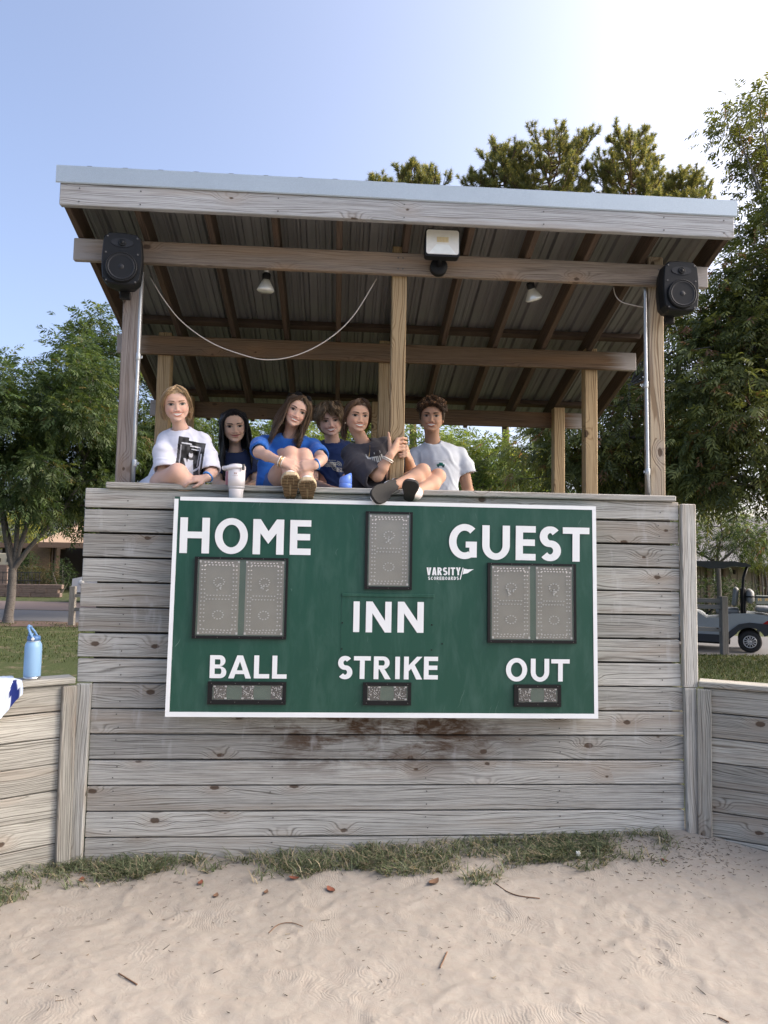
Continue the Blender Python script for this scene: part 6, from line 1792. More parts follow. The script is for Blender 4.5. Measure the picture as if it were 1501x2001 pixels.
def shoe(root, heel, toe, ankle, width, sole_m, upper_col, tread=None, thick=0.026, view=None):
    """sole outline from heel to toe, turned so that the tread faces the way it does in the picture"""
    sh = empty('shoe', tuple(heel), root); sh.matrix_parent_inverse = parent_inv(root)
    heel = np.array(heel); toe = np.array(toe); a = unit(toe - heel); L = np.linalg.norm(toe - heel)
    v = unit(CAM - (heel + toe) / 2) if view is None else unit(np.array(view)); n = unit(v - a * (v @ a)); s_ = np.cross(a, n)
    def out(k=1.0, N=30):
        o = []
        for i in range(N):
            q = 2 * math.pi * i / N; u = 0.5 - 0.5 * math.cos(q); w = width / 2 * k * (0.80 + 0.30 * smooth(np.array(u), 0.3, 0.8) - 0.10 * math.exp(-((u - 0.38) / 0.16) ** 2)) * abs(math.sin(q)) ** 0.55 * (1 if math.sin(q) > 0 else -1)
            o.append((u * L, float(w)))
        return o
    o = out(); n_ = len(o); V = []; Fc = []
    for h_, k in ((0.0, 0.95), (0.004, 1.0), (thick, 0.98)):
        V += [heel + a * (u if k == 1 else L / 2 + (u - L / 2) * (0.985)) + s_ * w * k - n * h_ for u, w in o]
    for r in range(2):
        for i in range(n_): Fc.append((r * n_ + i, r * n_ + (i + 1) % n_, (r + 1) * n_ + (i + 1) % n_, (r + 1) * n_ + i))
    Fc += [tuple(range(n_)), tuple(range(2 * n_, 3 * n_))[::-1]]
    mb = MB().add(V, Fc); me = mb.mesh('sole'); bm = bmesh.new(); bm.from_mesh(me); bmesh.ops.recalc_face_normals(bm, faces=bm.faces); bm.to_mesh(me); bm.free()
    link('sole', me, sole_m, sh)
    if tread:
        tm, rows, gapm = tread; tb = MB()
        for r in range(rows):
            u0 = (r + 0.12) / rows; u1 = (r + 0.86) / rows; um = (u0 + u1) / 2
            wv = width * 0.46 * (0.80 + 0.30 * float(smooth(np.array(um), 0.3, 0.8))) * math.sin(math.acos(max(-1, min(1, 1 - 2 * um)))) ** 0.55
            segs = ((-1, -0.12), (0.12, 1)) if r < rows * 0.62 else ((-1, -0.42), (-0.3, 0.3), (0.42, 1))
            for (p, q) in segs:
                Vq = [heel + a * (L * uu) + s_ * (wv * ss) + n * hh for hh in (-0.001, 0.007) for uu, ss in ((u0, p), (u1, p), (u1, q), (u0, q))]
                tb.add(Vq, [(0, 1, 2, 3), (7, 6, 5, 4), (0, 4, 5, 1), (1, 5, 6, 2), (2, 6, 7, 3), (3, 7, 4, 0)])
        me = tb.mesh('tread'); bm = bmesh.new(); bm.from_mesh(me); bmesh.ops.recalc_face_normals(bm, faces=bm.faces); bm.to_mesh(me); bm.free()
        tag(link('tread', me, tm, sh), kind='stuff')
    U = Field(np.minimum(np.minimum(heel, toe), ankle) - 0.12, np.maximum(np.maximum(heel, toe), ankle) + 0.12, 0.006)
    b0 = heel + a * 0.045 - n * (thick + 0.022); b1 = heel + a * (L - 0.05) - n * (thick + 0.012)
    U.cone(b0, b1, 0.038, 0.036, 0.02, flat=(n, 1.15)); U.cone(b0, np.array(ankle) - n * 0.0, 0.040, 0.044, 0.02)
    V, F = U.mesh()
    hgt = (V - heel) @ (-n); V = V + n * np.clip(thick - 0.002 - hgt, -1, 0)[:, None] * 0
    keepv = hgt > thick * 0.35
    F = F[keepv[F].all(1)]
    link('upper', npmesh('upper', V, F, True, np.tile(np.array(upper_col, float), (len(V), 1))), CLOTH, sh)
    return sh

# hands closed round the middle post (x 0.309-0.401, front face at y 0.14)
def grip(B):
    # near hand: back of the hand towards the camera, fingers run to the right and round the edge
    w = J(763, 889, .085)
    for i, py in enumerate((857, 864.5, 872, 879)):
        kn = J(777 - i * 0.5, py + 1.5, .112)
        B.cone(w + np.array([0.0, 0, 0.006 * (1.5 - i)]), kn, 0.0155, 0.0115, 0.012)
        a = J(787.5, py - 1, .122); e = np.array([0.412, 0.138, a[2]]); t = np.array([0.411, 0.172, a[2] - 0.002])
        B.chain([kn, a, e, t], [0.0105, 0.0093, 0.0086, 0.0075], 0.004)
    B.chain([w + np.array([0, 0, 0.01]), J(762, 868, .118), J(760.5, 856, .126), J(759, 845.5, .128)], [0.015, 0.0125, 0.0098, 0.0075], 0.006)
    # far hand: comes round the right side, fingertips lie on the front face
    w2 = J(799, 897, .215)
    for i, py in enumerate((874, 880, 886.5, 892)):
        kn = np.array([0.420, 0.165, J(797, py, .16)[2]])
        B.cone(w2 + np.array([0.0, 0, 0.006 * (1.5 - i)]), kn, 0.0150, 0.0115, 0.012)
        e = np.array([0.413, 0.131, kn[2] + 0.001]); a = J(788, py + 0.5, .127); t = J(777.5 + i * 1.2, py + 1, .130)
        B.chain([kn, e, a, t], [0.0105, 0.0096, 0.0088, 0.0072], 0.004)

# ------------------------------------------------------------------ the six people
SK1 = (0.58, 0.38, 0.30); SK2 = (0.55, 0.365, 0.265); SK3 = (0.57, 0.37, 0.285); SK4 = (0.56, 0.365, 0.285); SK5 = (0.49, 0.30, 0.21); SK6 = (0.38, 0.225, 0.15)
BANDB = plain('blue_wristband', (0.05, 0.24, 0.62), 0.5); BANDW = plain('pearl_bracelet', (0.75, 0.7, 0.62), 0.4); GOLDM = plain('gold_chain', (0.65, 0.45, 0.2), 0.3, 0.9)
PEARL = plain('pearl_earring', (0.8, 0.76, 0.7), 0.25)
def tuv(V, o, ux, uz): 
    d = V - np.array(o); return d @ unit(np.array(ux, float)), d @ unit(np.array(uz, float))

# 1 blonde girl in white, left
rg = np.random.default_rng(101)
sh = [J(324, 858, .20), J(396, 861, .20)]
BL = (0.43, 0.305, 0.175)
h1_ = hair_cap(0.007, rg, 30, 0.0022, BL, 0.35, front=0.068, temple=0.03, side=-0.02, nape=-0.085)
n = 70
def back_strands(rg, n, col, th=0.011, rad=0.0020):
    """hair drawn back from the brow to the nape"""
    side = rg.choice([-1, 1], n); a0 = np.radians(rg.uniform(2, 68, n)); a1 = np.radians(rg.uniform(150, 178, n))
    s = np.linspace(0, 1, 10)[None]
    a = (a0[:, None] + (a1 - a0)[:, None] * s) * side[:, None]
    z0 = hairline(a0, 0.069, 0.034, -0.015)[:, None] + 0.004
    zt = z0 + (np.where(a0 < 0.7, 0.104, 0.075)[:, None] - z0) * np.sin(s * math.pi * 0.75); z = zt * (1 - s ** 2.5) + (-0.055) * s ** 2.5
    P = scalp_point(a, np.clip(z, -0.09, 0.113), th * np.clip(s * 1.8, 0, 1) ** 1.3 - 0.001 + rg.uniform(0, 0.003, (n, 1)))
    return strands(P, rad * rg.uniform(0.6, 1.3, n), np.array(col) * (1 + 0.35 * rg.normal(0, 0.6, (n, 1))))
def lock(pts, n, rg, col, rad=0.0024, jit=0.006, vary=0.3):
    """a loose lock through given head-space points"""
    P = np.array(spline(pts, 3)); m = len(P)
    o = rg.normal(0, jit, (n, 1, 3)) * np.linspace(0.3, 1, m)[None, :, None] + 0.003 * np.sin(np.linspace(0, 9, m))[None, :, None] * rg.normal(0, 1, (n, 1, 3))
    return strands(P[None] + o, rad * rg.uniform(0.6, 1.2, n), np.array(col) * (1 + vary * rg.normal(0, 0.6, (n, 1))))
def swept(sd, n, rg, col, part=0.0, low=-0.085, out=1.0, rad=0.0021):
    return lock([(part, -0.050, 0.112), (sd * 0.038 * out + part * 0.5, -0.080, 0.086), (sd * 0.066 * out, -0.060, 0.048), (sd * 0.080 * out, -0.022, 0.0), (sd * 0.082 * out, 0.012, -0.045), (sd * 0.070, 0.045, low)], n, rg, col, rad, 0.0075, 0.4)
hair1 = [h1_, swept(-1, 130, rg, BL, 0.012), swept(1, 130, rg, BL, 0.012), back_strands(rg, 380, BL), lock([(-0.052, -0.045, 0.068), (-0.076, -0.035, 0.02), (-0.080, -0.02, -0.04), (-0.066, -0.015, -0.095)], 26, rg, BL),
         lock([(0.050, -0.045, 0.070), (0.077, -0.028, 0.03), (0.082, -0.01, -0.04), (0.080, 0.0, -0.095)], 12, rg, BL), lock([(0.0, 0.09, -0.02), (0.03, 0.12, -0.05), (0.02, 0.115, -0.085), (-0.02, 0.11, -0.07), (0.0, 0.10, -0.03)], 60, rg, BL, 0.004, 0.012)]
o1 = J(373, 884, .09)
def paint1(V, N, C):
    u, v = tuv(V, o1, (1, 0.1, -0.07), (0.10, 0, 1)); f = N[:, 1] < 0.1
    inn = (u > -0.082) & (u < 0.080) & (v < 0.072 + 0.02 * (u < -0.02)) & (v > -0.20) & f & (V[:, 1] < 0.25)
    k = 0.05 + 0.05 * vnoise(u * 60, v * 40, 3); C[inn] = np.stack([k, k, k * 1.05], 1)[inn]
    def W(m, c=(0.62, 0.63, 0.68)): C[inn & m] = c
    W((np.abs(v - 0.052) < 0.004) & (np.abs(u + 0.03) < 0.03)); W((np.abs(v - 0.040) < 0.004) & (u > -0.01) & (u < 0.05)); W((np.abs(v - 0.022) < 0.003) & (u > 0.0) & (u < 0.045))
    W((np.abs(u + 0.062) < 0.0035) & (v < 0.04), (0.4, 0.4, 0.43)); W((np.abs(u - 0.062) < 0.004) & (v < 0.0)); W((np.abs(u - 0.05 - 0.1 * v) < 0.003) & (v < 0.04) & (v > -0.08), (0.4, 0.4, 0.43))
    W((u / 0.012) ** 2 + ((v + 0.012) / 0.019) ** 2 < 1); W((u / 0.011) ** 2 + ((v - 0.004) / 0.010) ** 2 < 1, (0.05, 0.05, 0.05))
    W((np.abs(u) < 0.016 + 0.012 * np.clip((-v - 0.05) / 0.1, 0, 1)) & (v < -0.042) & (v > -0.19)); W((np.abs(u) < 0.009) & (v < -0.028) & (v > -0.045), (0.1, 0.1, 0.1))
    W((np.abs(u + 0.026 + 0.35 * (v + 0.06)) < 0.007) & (v < -0.04) & (v > -0.11)); W((np.abs(v + 0.105 - 0.75 * (u - 0.03)) < 0.007) & (u > 0.01) & (u < 0.06))
    return C
p1, c1, R1, s1 = person('person in a white graphic tee sitting at the left end of the rail', SK1, (J(344.5, 790.5, .12), 1.02, 2, 0, -7), J(353.5, 840, .19), sh,
    [dict(P=[sh[0], J(318, 928, .10), J(352, 952, .02)]), dict(P=[sh[1], J(414, 922, .12), J(405, 934, 0.0)], hand=((-0.93, -0.2, -0.12), (0.05, -0.6, 0.8), (0.1, -1, -0.2)), kw=dict(curl=(12, 25, 15), s=0.88))],
    [dict(P=[J(292, 968, .24), J(347, 924, .0), J(400, 985, .10)], R=(0.085, 0.056, 0.04), cover=0.3), dict(P=[J(385, 985, .3), J(430, 1010, .12), J(370, 1020, .10)], cover=0.4)],
    [J(308, 970, .27), J(372, 974, .27)], (0.62, 0.635, 0.72), [dict(P=[sh[0], J(320, 885, .13), J(322, 912, .10)], R=[0.044, 0.060, 0.070]), dict(P=[sh[1], J(404, 890, .16), J(409, 917, .12)], R=[0.044, 0.058, 0.068])],
    [(J(357, 874, .19), J(352, 925, .21), 0.098, 0.114, 0.72), (J(352, 925, .21), J(335, 965, .24), 0.118, 0.125, 0.75), (J(322, 930, .18), J(300, 948, .16), 0.07, 0.05, 0.9)], shorts=(0.5, 0.52, 0.6), hairs=hair1,
    face=dict(iris=(0.05, 0.06, 0.06), brow=(0.16, 0.10, 0.06), smile=1.0, blush=0.5, browt=0.8), paint=paint1, seed=1, sh_amp=0.005)
ring_tube('wristband', J(406.5, 931.5, 0.02), np.array([-0.5, -0.6, -0.6]), 0.031, 0.006, BANDB, p1)
for sx in (-1, 1): MB().lathe([(0.0005, -0.006), (0.0055, -0.003), (0.006, 0.001), (0.0005, 0.006)], 10, Matrix.Translation(tuple(hp(c1, R1, s1, sx * 0.076, -0.002, -0.048)))).obj('earring', PEARL, p1)

# 2 girl in navy with long black hair
rg = np.random.default_rng(102)
sh = [J(438, 897, .98), J(487, 897, .98)]
BK = (0.012, 0.011, 0.012)
hair2 = [hair_cap(0.012, rg, 34, 0.002, BK, 0.3, front=0.076, temple=0.032, side=-0.02, nape=-0.10), fall_hair(rg, 650, BK, 0.30, 58, 0.018, 0.003, 0.12, spread=0.016, rad=0.0032, vary=0.35, forward=0.03)]
hair2.append(lock([(0.012, -0.07, 0.10), (0.066, -0.052, 0.05), (0.090, -0.030, -0.03), (0.095, -0.025, -0.14), (0.085, -0.045, -0.30)], 120, rg, BK, 0.0026, 0.010)); hair2.append(lock([(-0.012, -0.07, 0.10), (-0.066, -0.052, 0.05), (-0.088, -0.030, -0.03), (-0.092, -0.025, -0.14), (-0.085, -0.045, -0.30)], 120, rg, BK, 0.0026, 0.010))
p2, c2, R2, s2 = person('person in a plain navy shirt standing behind the white tumbler', SK2, (J(457.5, 833, .90), 1.10, 3, 2, -6), J(460, 883, .97), sh,
    [dict(P=[sh[0], J(424, 945, .92), J(452, 955, .66)], hand=((0.6, -0.8, 0), (0, -0.2, 1), (0.5, -0.5, 0)), kw=dict(s=0.9)), dict(P=[sh[1], J(505, 945, .92), J(482, 953, .66)], hand=((-0.6, -0.8, 0), (0, -0.2, 1), (-0.5, -0.5, 0)), kw=dict(s=0.9))],
    [dict(P=[J(448, 1020, 1.0), J(448, 1100, 1.0), np.array([J(448, 1100, 1.0)[0], 1.0, 1.16])]), dict(P=[J(478, 1020, 1.0), J(478, 1100, 1.0), np.array([J(478, 1100, 1.0)[0], 1.0, 1.16])])],
    [J(448, 1010, 1.0), J(478, 1010, 1.0)], (0.022, 0.032, 0.075), [dict(P=[sh[0], J(430, 925, .95)], R=[0.043, 0.060]), dict(P=[sh[1], J(498, 925, .95)], R=[0.043, 0.060])],
    [(J(462, 905, .98), J(463, 1000, 1.0), 0.10, 0.105, 0.75)], shorts=(0.03, 0.03, 0.035), hairs=hair2, face=dict(iris=(0.012, 0.008, 0.006), brow=(0.02, 0.016, 0.014), smile=0.7, teeth=False, blush=0.3, lip=(0.42, 0.17, 0.14), browt=0.85), seed=2, res=0.0078, sh_amp=0.004)
MB().tube([hp(c2, R2, s2, 0.055 * math.sin(q), -0.02 - 0.035 * math.cos(q), -0.150 - 0.02 * math.cos(q)) for q in np.linspace(-1.4, 1.4, 16)], 0.0012, 5, cap=False).obj('necklace', GOLDM, p2)

# 3 girl in blue hugging her knees
rg = np.random.default_rng(103)
sh = [J(516, 866, .34), J(612, 872, .34)]
BR = (0.085, 0.052, 0.032); BR2 = (0.24, 0.16, 0.09)
hair3 = [hair_cap(0.011, rg, 30, 0.0022, BR, 0.3, front=0.076, temple=0.032, side=-0.02, nape=-0.10), fall_hair(rg, 700, BR, 0.21, 48, 0.016, 0.007, 0.09, spread=0.018, rad=0.0026, vary=0.4, forward=0.035, tip=BR2)]
hair3.append(lock([(-0.010, -0.072, 0.098), (-0.060, -0.064, 0.05), (-0.082, -0.045, -0.02), (-0.092, -0.045, -0.10), (-0.088, -0.06, -0.20)], 150, rg, BR, 0.0022, 0.013, 0.45)); hair3.append(lock([(0.010, -0.072, 0.098), (0.060, -0.064, 0.05), (0.080, -0.045, -0.02), (0.080, -0.05, -0.10), (0.060, -0.07, -0.20)], 150, rg, (0.17, 0.11, 0.062), 0.0022, 0.013, 0.5))
kL, kR = J(568, 889, .03), J(594, 892, .04)
aL, aR = J(565, 946, -0.055), J(602, 951, -0.055)
p3, c3, R3, s3 = person('person in a bright blue shirt hugging both knees on the rail', SK3, (J(580, 803.5, .27), 0.98, 4, -2, 21), J(566, 856, .33), sh,
    [dict(P=[sh[0], J(506, 884, .10), J(549, 902, -0.045)], hand=((0.93, -0.12, -0.30), (0.1, -0.9, 0.45), (0, 0, 1)), kw=dict(curl=(18, 30, 22), s=0.93)),
     dict(P=[sh[1], J(629, 897, .12), J(617, 909, -0.035)], hand=((-0.95, -0.12, -0.10), (0.1, -0.92, 0.4), (0, 0, 1)), kw=dict(curl=(28, 40, 25), s=0.93))],
    [dict(P=[J(532, 970, .36), kL, aL], R=(0.088, 0.052, 0.033), calf=(0, 0.015, 0), cover=0.3), dict(P=[J(585, 972, .36), kR, aR], R=(0.085, 0.050, 0.033), calf=(0, 0.015, 0), cover=0.3)],
    [J(535, 968, .38), J(585, 970, .38)], (0.028, 0.13, 0.47), [dict(P=[sh[0], J(507, 872, .22), J(506, 880, .15)], R=[0.044, 0.053, 0.056]), dict(P=[sh[1], J(622, 884, .24), J(626, 890, .19)], R=[0.046, 0.052, 0.054])],
    [(J(563, 878, .36), J(548, 950, .40), 0.100, 0.112, 0.74), (J(522, 890, .30), J(522, 945, .26), 0.045, 0.06, 0.9)], shorts=(0.06, 0.12, 0.3), hairs=hair3, face=dict(iris=(0.03, 0.02, 0.014), brow=(0.06, 0.035, 0.022), smile=0.6, blush=0.55), seed=3, sh_amp=0.006)
for k, dx in enumerate((0, 0.010, 0.019)): ring_tube('bracelet', J(547, 901, -0.04) + np.array([dx, -0.002, -0.003 * k]), np.array([0.9, -0.15, -0.35]), 0.031, 0.0032, BANDW if k % 2 == 0 else GOLDM, p3)
ring_tube('wristband', J(619.5, 907, -0.02), np.array([-0.8, -0.4, -0.3]), 0.030, 0.0055, BANDB, p3)
SOLE3 = plain('tan_sole', (0.40, 0.32, 0.20), 0.7); TREAD3 = plain('brown_tread', (0.16, 0.11, 0.06), 0.85, var=0.4)
shoe(p3, J(567, 976, -0.085), J(568, 927, -0.245), aL, 0.108, SOLE3, (0.66, 0.64, 0.60), (TREAD3, 8, 0.1))
shoe(p3, J(601, 979, -0.085), J(600.5, 938, -0.235), aR, 0.106, SOLE3, (0.66, 0.64, 0.60), (TREAD3, 8, 0.1))
g = MB()
for sx in (-1, 1):
    ctr = hp(c3, R3, s3, sx * 0.032, -0.052, 0.098); 
    q = [hp(c3, R3, s3, sx * 0.032 + 0.025 * math.cos(a), -0.050 + 0.006 * math.cos(a) ** 2 - 0.02 * math.sin(a) * 0.3, 0.100 + 0.017 * math.sin(a)) for a in np.linspace(0, 2 * math.pi, 14, endpoint=False)]
    qq = [p + R3 @ np.array([0, 0.004, 0.003]) for p in q]
    g.add(q + qq, [tuple(range(14)), tuple(range(14, 28))[::-1]] + [(i, 14 + i, 14 + (i + 1) % 14, (i + 1) % 14) for i in range(14)])
    g.tube([hp(c3, R3, s3, sx * 0.058, -0.045, 0.100), hp(c3, R3, s3, sx * 0.088, -0.01, 0.085), hp(c3, R3, s3, sx * 0.092, 0.04, 0.06)], 0.0025, 5)
g.obj('sunglasses', BLACKP, p3)

# 4 boy in navy with tousled hair
rg = np.random.default_rng(104)
sh = [J(622, 879, .82), J(676, 876, .82)]
SB = (0.17, 0.115, 0.065)
hair4 = [hair_cap(0.025, rg, 22, 0.005, SB, 0.4, front=0.074, temple=0.03, side=-0.03, nape=-0.09), fall_hair(rg, 620, SB, -0.048, 30, 0.031, 0.016, 0.05, spread=0.004, rad=0.0026, vary=0.5), mop_hair(rg, 320, SB, 0.045, 0.006, 0.018, 0.002, 180, 0.03, 0.0024, 0.45, front_len=0.8)]
hair4.append(lock([(0.0, -0.05, 0.118), (-0.03, -0.092, 0.090), (-0.052, -0.090, 0.056), (-0.074, -0.066, 0.034)], 70, rg, SB, 0.0024, 0.012, 0.4)); hair4.append(lock([(0.0, -0.05, 0.118), (0.03, -0.094, 0.093), (0.05, -0.092, 0.060), (0.066, -0.077, 0.034)], 70, rg, SB, 0.0024, 0.012, 0.4))
for k in range(46):
    a_ = rg.uniform(-math.pi, math.pi); sd_ = math.sin(a_); cd_ = -math.cos(a_); lw = rg.uniform(-0.035, 0.03) if abs(sd_) > 0.6 or cd_ > 0 else rg.uniform(0.028, 0.06)
    r0 = rg.uniform(0.0, 0.03); w_ = rg.normal(0, 0.014)
    q0 = np.array([sd_ * r0, cd_ * r0 - 0.0, 0.128]); q1 = np.array([sd_ * 0.062 + w_, cd_ * 0.074, 0.112 + rg.uniform(-0.01, 0.014)]); q2 = np.array([sd_ * 0.090, cd_ * 0.104 + w_, 0.5 * (0.10 + lw) + 0.012]); q3 = np.array([sd_ * 0.090 + w_ * 0.8, cd_ * 0.100, lw])
    hair4.append(lock([q0, q1, q2, q3], 9, rg, np.array(SB) * rg.uniform(0.7, 1.35), 0.0026, 0.0055, 0.35))
o4 = J(652, 908, .7)
def paint4(V, N, C):
    u, v = tuv(V, o4, (1, 0, -0.12), (0, 0, 1)); f = (N[:, 1] < 0.0)
    T = (0.55, 0.53, 0.45); T2 = (0.34, 0.36, 0.33)
    for k in (-0.008, 0.004, 0.016): C[f & (np.abs(v - k) < 0.0028) & (u > -0.062) & (u < 0.02)] = T2
    r = np.hypot(u - 0.022, v + 0.006)
    for k in (0.012, 0.022, 0.032): C[f & (np.abs(r - k) < 0.0026) & ((u > 0.02) & (v > -0.006) | (u < 0.024) & (v < -0.004))] = T2
    C[f & (np.abs(v - 0.032) < 0.0035) & (u > -0.045) & (u < 0.01) & (np.sin(u * 900) > -0.3)] = T2
    C[f & inglyphs(u, v, 'TOBEGO', -0.048, -0.014, 0.034, 0.0085, 0.003, 0.0022)] = T
    C[f & inglyphs(u, v, 'REGEN', 0.026, -0.046, 0.028, 0.0085, 0.003, 0.002)] = T
    return C
p4, c4, R4, s4 = person('person in a navy printed tee standing behind the blue flask', SK4, (J(645, 822, .72), 1.03, 3, 2, -7), J(650, 866, .80), sh,
    [dict(P=[sh[0], J(611, 945, .74), J(648, 956, .58)], hand=((0.9, -0.3, -0.1), (0, -0.3, 1), (0, -1, 0))), dict(P=[sh[1], J(690, 945, .78), J(672, 958, .60)], hand=((-0.9, -0.3, -0.1), (0, -0.3, 1), (0, -1, 0)))],
    [dict(P=[J(635, 1020, .86), J(635, 1100, .86), np.array([J(635, 1100, .86)[0], .86, 1.16])]), dict(P=[J(668, 1020, .86), J(668, 1100, .86), np.array([J(668, 1100, .86)[0], .86, 1.16])])],
    [J(636, 1010, .86), J(667, 1010, .86)], (0.018, 0.036, 0.115), [dict(P=[sh[0], J(614, 918, .78)], R=[0.045, 0.062]), dict(P=[sh[1], J(686, 918, .80)], R=[0.045, 0.062])],
    [(J(650, 890, .82), J(651, 1000, .86), 0.112, 0.11, 0.74)], shorts=(0.05, 0.05, 0.05), hairs=hair4, face=dict(iris=(0.035, 0.03, 0.02), brow=(0.09, 0.055, 0.03), smile=1.0, male=True, blush=0.35), paint=paint4, neck_r=0.049, seed=4, res=0.0078)

# 5 girl in charcoal holding the post
rg = np.random.default_rng(105)
sh = [J(686, 886, .33), J(752, 872, .37)]
DB = (0.105, 0.062, 0.036)
hair5 = [swept(-1, 110, rg, DB, 0.008, -0.07, 0.97), swept(1, 110, rg, DB, 0.008, -0.07, 0.97), hair_cap(0.006, rg, 34, 0.0016, DB, 0.3, front=0.070, temple=0.036, side=-0.01, nape=-0.09), back_strands(rg, 320, DB, 0.008), lock([(-0.01, 0.09, -0.03), (-0.045, 0.090, -0.06), (-0.062, 0.080, -0.10), (-0.060, 0.060, -0.145)], 90, rg, DB, 0.0034, 0.012), lock([(-0.060, -0.035, 0.06), (-0.079, -0.02, 0.0), (-0.078, 0.005, -0.07), (-0.072, 0.02, -0.12)], 4, rg, (0.2, 0.13, 0.08), 0.002, 0.004)]
o5 = J(733, 897, .25)
def paint5(V, N, C):
    u, v = tuv(V, o5, (0.93, 0.1, 0.30), (-0.30, 0.1, 0.93)); f = N[:, 1] < 0.25
    T = (0.52, 0.55, 0.57)
    bars = [(-0.058, 0.007, -0.012, 0.024), (-0.046, 0.007, -0.014, 0.018), (-0.030, 0.006, -0.02, 0.016), (-0.018, 0.006, -0.02, 0.016), (-0.006, 0.006, -0.022, 0.014), (0.010, 0.007, -0.024, 0.014), (0.022, 0.006, -0.024, 0.014), (0.036, 0.006, -0.024, 0.016), (0.052, 0.007, -0.024, 0.024), (-0.052, 0.004, 0.028, 0.040), (0.004, 0.003, 0.028, 0.040), (0.046, 0.003, 0.032, 0.046)]
    for x, w, a, b_ in bars: C[f & (np.abs(u - x) < w * 0.62) & (v > a) & (v < b_)] = T
    C[f & (np.abs(v - 0.011) < 0.0035) & (u > -0.034) & (u < 0.026)] = T; C[f & (np.abs(v + 0.018) < 0.003) & (u > 0.006) & (u < 0.026)] = T
    return C
k1, k2 = J(826, 921, .10), J(856, 931, .14)
an1, an2 = J(774, 948, -0.02), J(812, 964, -0.03)
p5, c5, R5, s5 = person('person in a charcoal tee hugging the middle post with legs crossed', SK5, (J(698, 813.5, .28), 1.01, 15, -3, 3), J(711, 868, .33), sh,
    [dict(P=[sh[0], J(738, 930, .12), J(763, 889, .085)], R=(0.044, 0.037, 0.025), hand=((0.42, -0.02, 0.9), (0.1, -0.97, 0.05), (-0.6, 0, 0.6)), kw=dict(curl=(8, 10, 10), s=0.01)),
     dict(P=[sh[1], J(806, 930, .40), J(799, 897, .215)], R=(0.046, 0.038, 0.026), hand=((-0.1, -0.4, 0.9), (1, 0, 0), (0, -1, 0)), kw=dict(curl=(8, 10, 10), s=0.01))],
    [dict(P=[J(762, 972, .36), k1, an1], R=(0.080, 0.047, 0.030), calf=(0.01, 0.012, -0.012), cover=0.35), dict(P=[J(800, 978, .38), k2, an2], R=(0.080, 0.047, 0.030), calf=(0.01, 0.012, -0.014), cover=0.35)],
    [J(742, 970, .40), J(785, 972, .40)], (0.048, 0.046, 0.054), [dict(P=[sh[0], J(704, 912, .22), J(730, 931, .13)], R=[0.055, 0.074, 0.080]), dict(P=[sh[1], J(778, 898, .40), J(792, 912, .41)], R=[0.060, 0.064, 0.066])],
    [(J(715, 890, .34), J(725, 950, .38), 0.105, 0.115, 0.74), (J(690, 915, .26), J(702, 950, .24), 0.06, 0.05, 0.9)], shorts=(0.012, 0.012, 0.014), hairs=hair5, face=dict(iris=(0.022, 0.014, 0.010), brow=(0.045, 0.028, 0.02), smile=0.85, blush=0.3), paint=paint5, seed=5, sh_amp=0.005,
    extra_body=lambda B: grip(B))
ring_tube('bracelet', J(758.5, 897, .092), np.array([0.42, -0.1, 0.85]), 0.034, 0.0045, BANDW, p5); ring_tube('bracelet', J(757, 900, .094), np.array([0.42, -0.1, 0.85]), 0.034, 0.003, BANDW, p5)
MB().lathe([(0.0005, -0.006), (0.006, -0.003), (0.0065, 0.001), (0.0005, 0.006)], 10, Matrix.Translation(tuple(hp(c5, R5, s5, -0.077, -0.002, -0.047)))).obj('earring', PEARL, p5)
nk = [J(683, 878, .30), J(695, 884, .235), J(708, 892, .20), J(719, 897, .185), J(722, 886, .19), J(723, 872, .24), J(722, 862, .29)]
MB().tube(spline(nk, 5), 0.0014, 5).obj('necklace', GOLDM, p5)
SOLE5 = plain('dark_grey_sole', (0.028, 0.027, 0.025), 0.9, var=0.4, scale=120)
shoe(p5, J(777, 942, -0.04), J(731, 974, -0.185), an1, 0.112, SOLE5, (0.62, 0.62, 0.64), None, 0.02)
shoe(p5, J(798, 980, -0.07), J(804, 940, -0.19), an2, 0.100, SOLE5, (0.70, 0.62, 0.60), None, 0.02)

# 6 boy in pale grey
rg = np.random.default_rng(106)
sh = [J(812, 889, .80), J(899, 888, .80)]
CU = (0.06, 0.034, 0.02)
hair6 = [hair_cap(0.013, rg, 20, 0.004, (0.04, 0.025, 0.016), 0.4, front=0.070, temple=0.03, side=-0.03, nape=-0.07, shape=lambda X, Y, Z, A: 0.012 * smooth(Z, 0.03, 0.09)), curl_hair(rg, 760, CU), curl_hair(rg, 240, (0.15, 0.08, 0.038), lift=(0.022, 0.042), zmin=0.05), curl_hair(rg, 160, CU, lift=(0.004, 0.012), zmin=-0.01, r=0.006)]
o6 = J(862, 908, .66)
def paint6(V, N, C):
    u, v = tuv(V, o6, (1, 0, 0), (0, 0, 1)); f = N[:, 1] < 0.0
    G_ = (0.02, 0.15, 0.13)
    C[f & (np.abs(u) < 0.030) & (v > -0.006) & (v < 0.006)] = G_; C[f & (u > -0.012) & (u < 0.016) & (v >= 0.006) & (v < 0.017)] = G_
    for x in (-0.018, 0.018): C[f & (np.hypot(u - x, v + 0.009) < 0.0075)] = (0.02, 0.06, 0.07)
    C[f & (np.abs(u) < 0.034) & (np.abs(v + 0.018) < 0.002)] = (0.25, 0.35, 0.36)
    C[f & (np.abs(v - 0.030) < 0.0016) & (np.abs(u) < 0.052)] *= 0.8
    return C
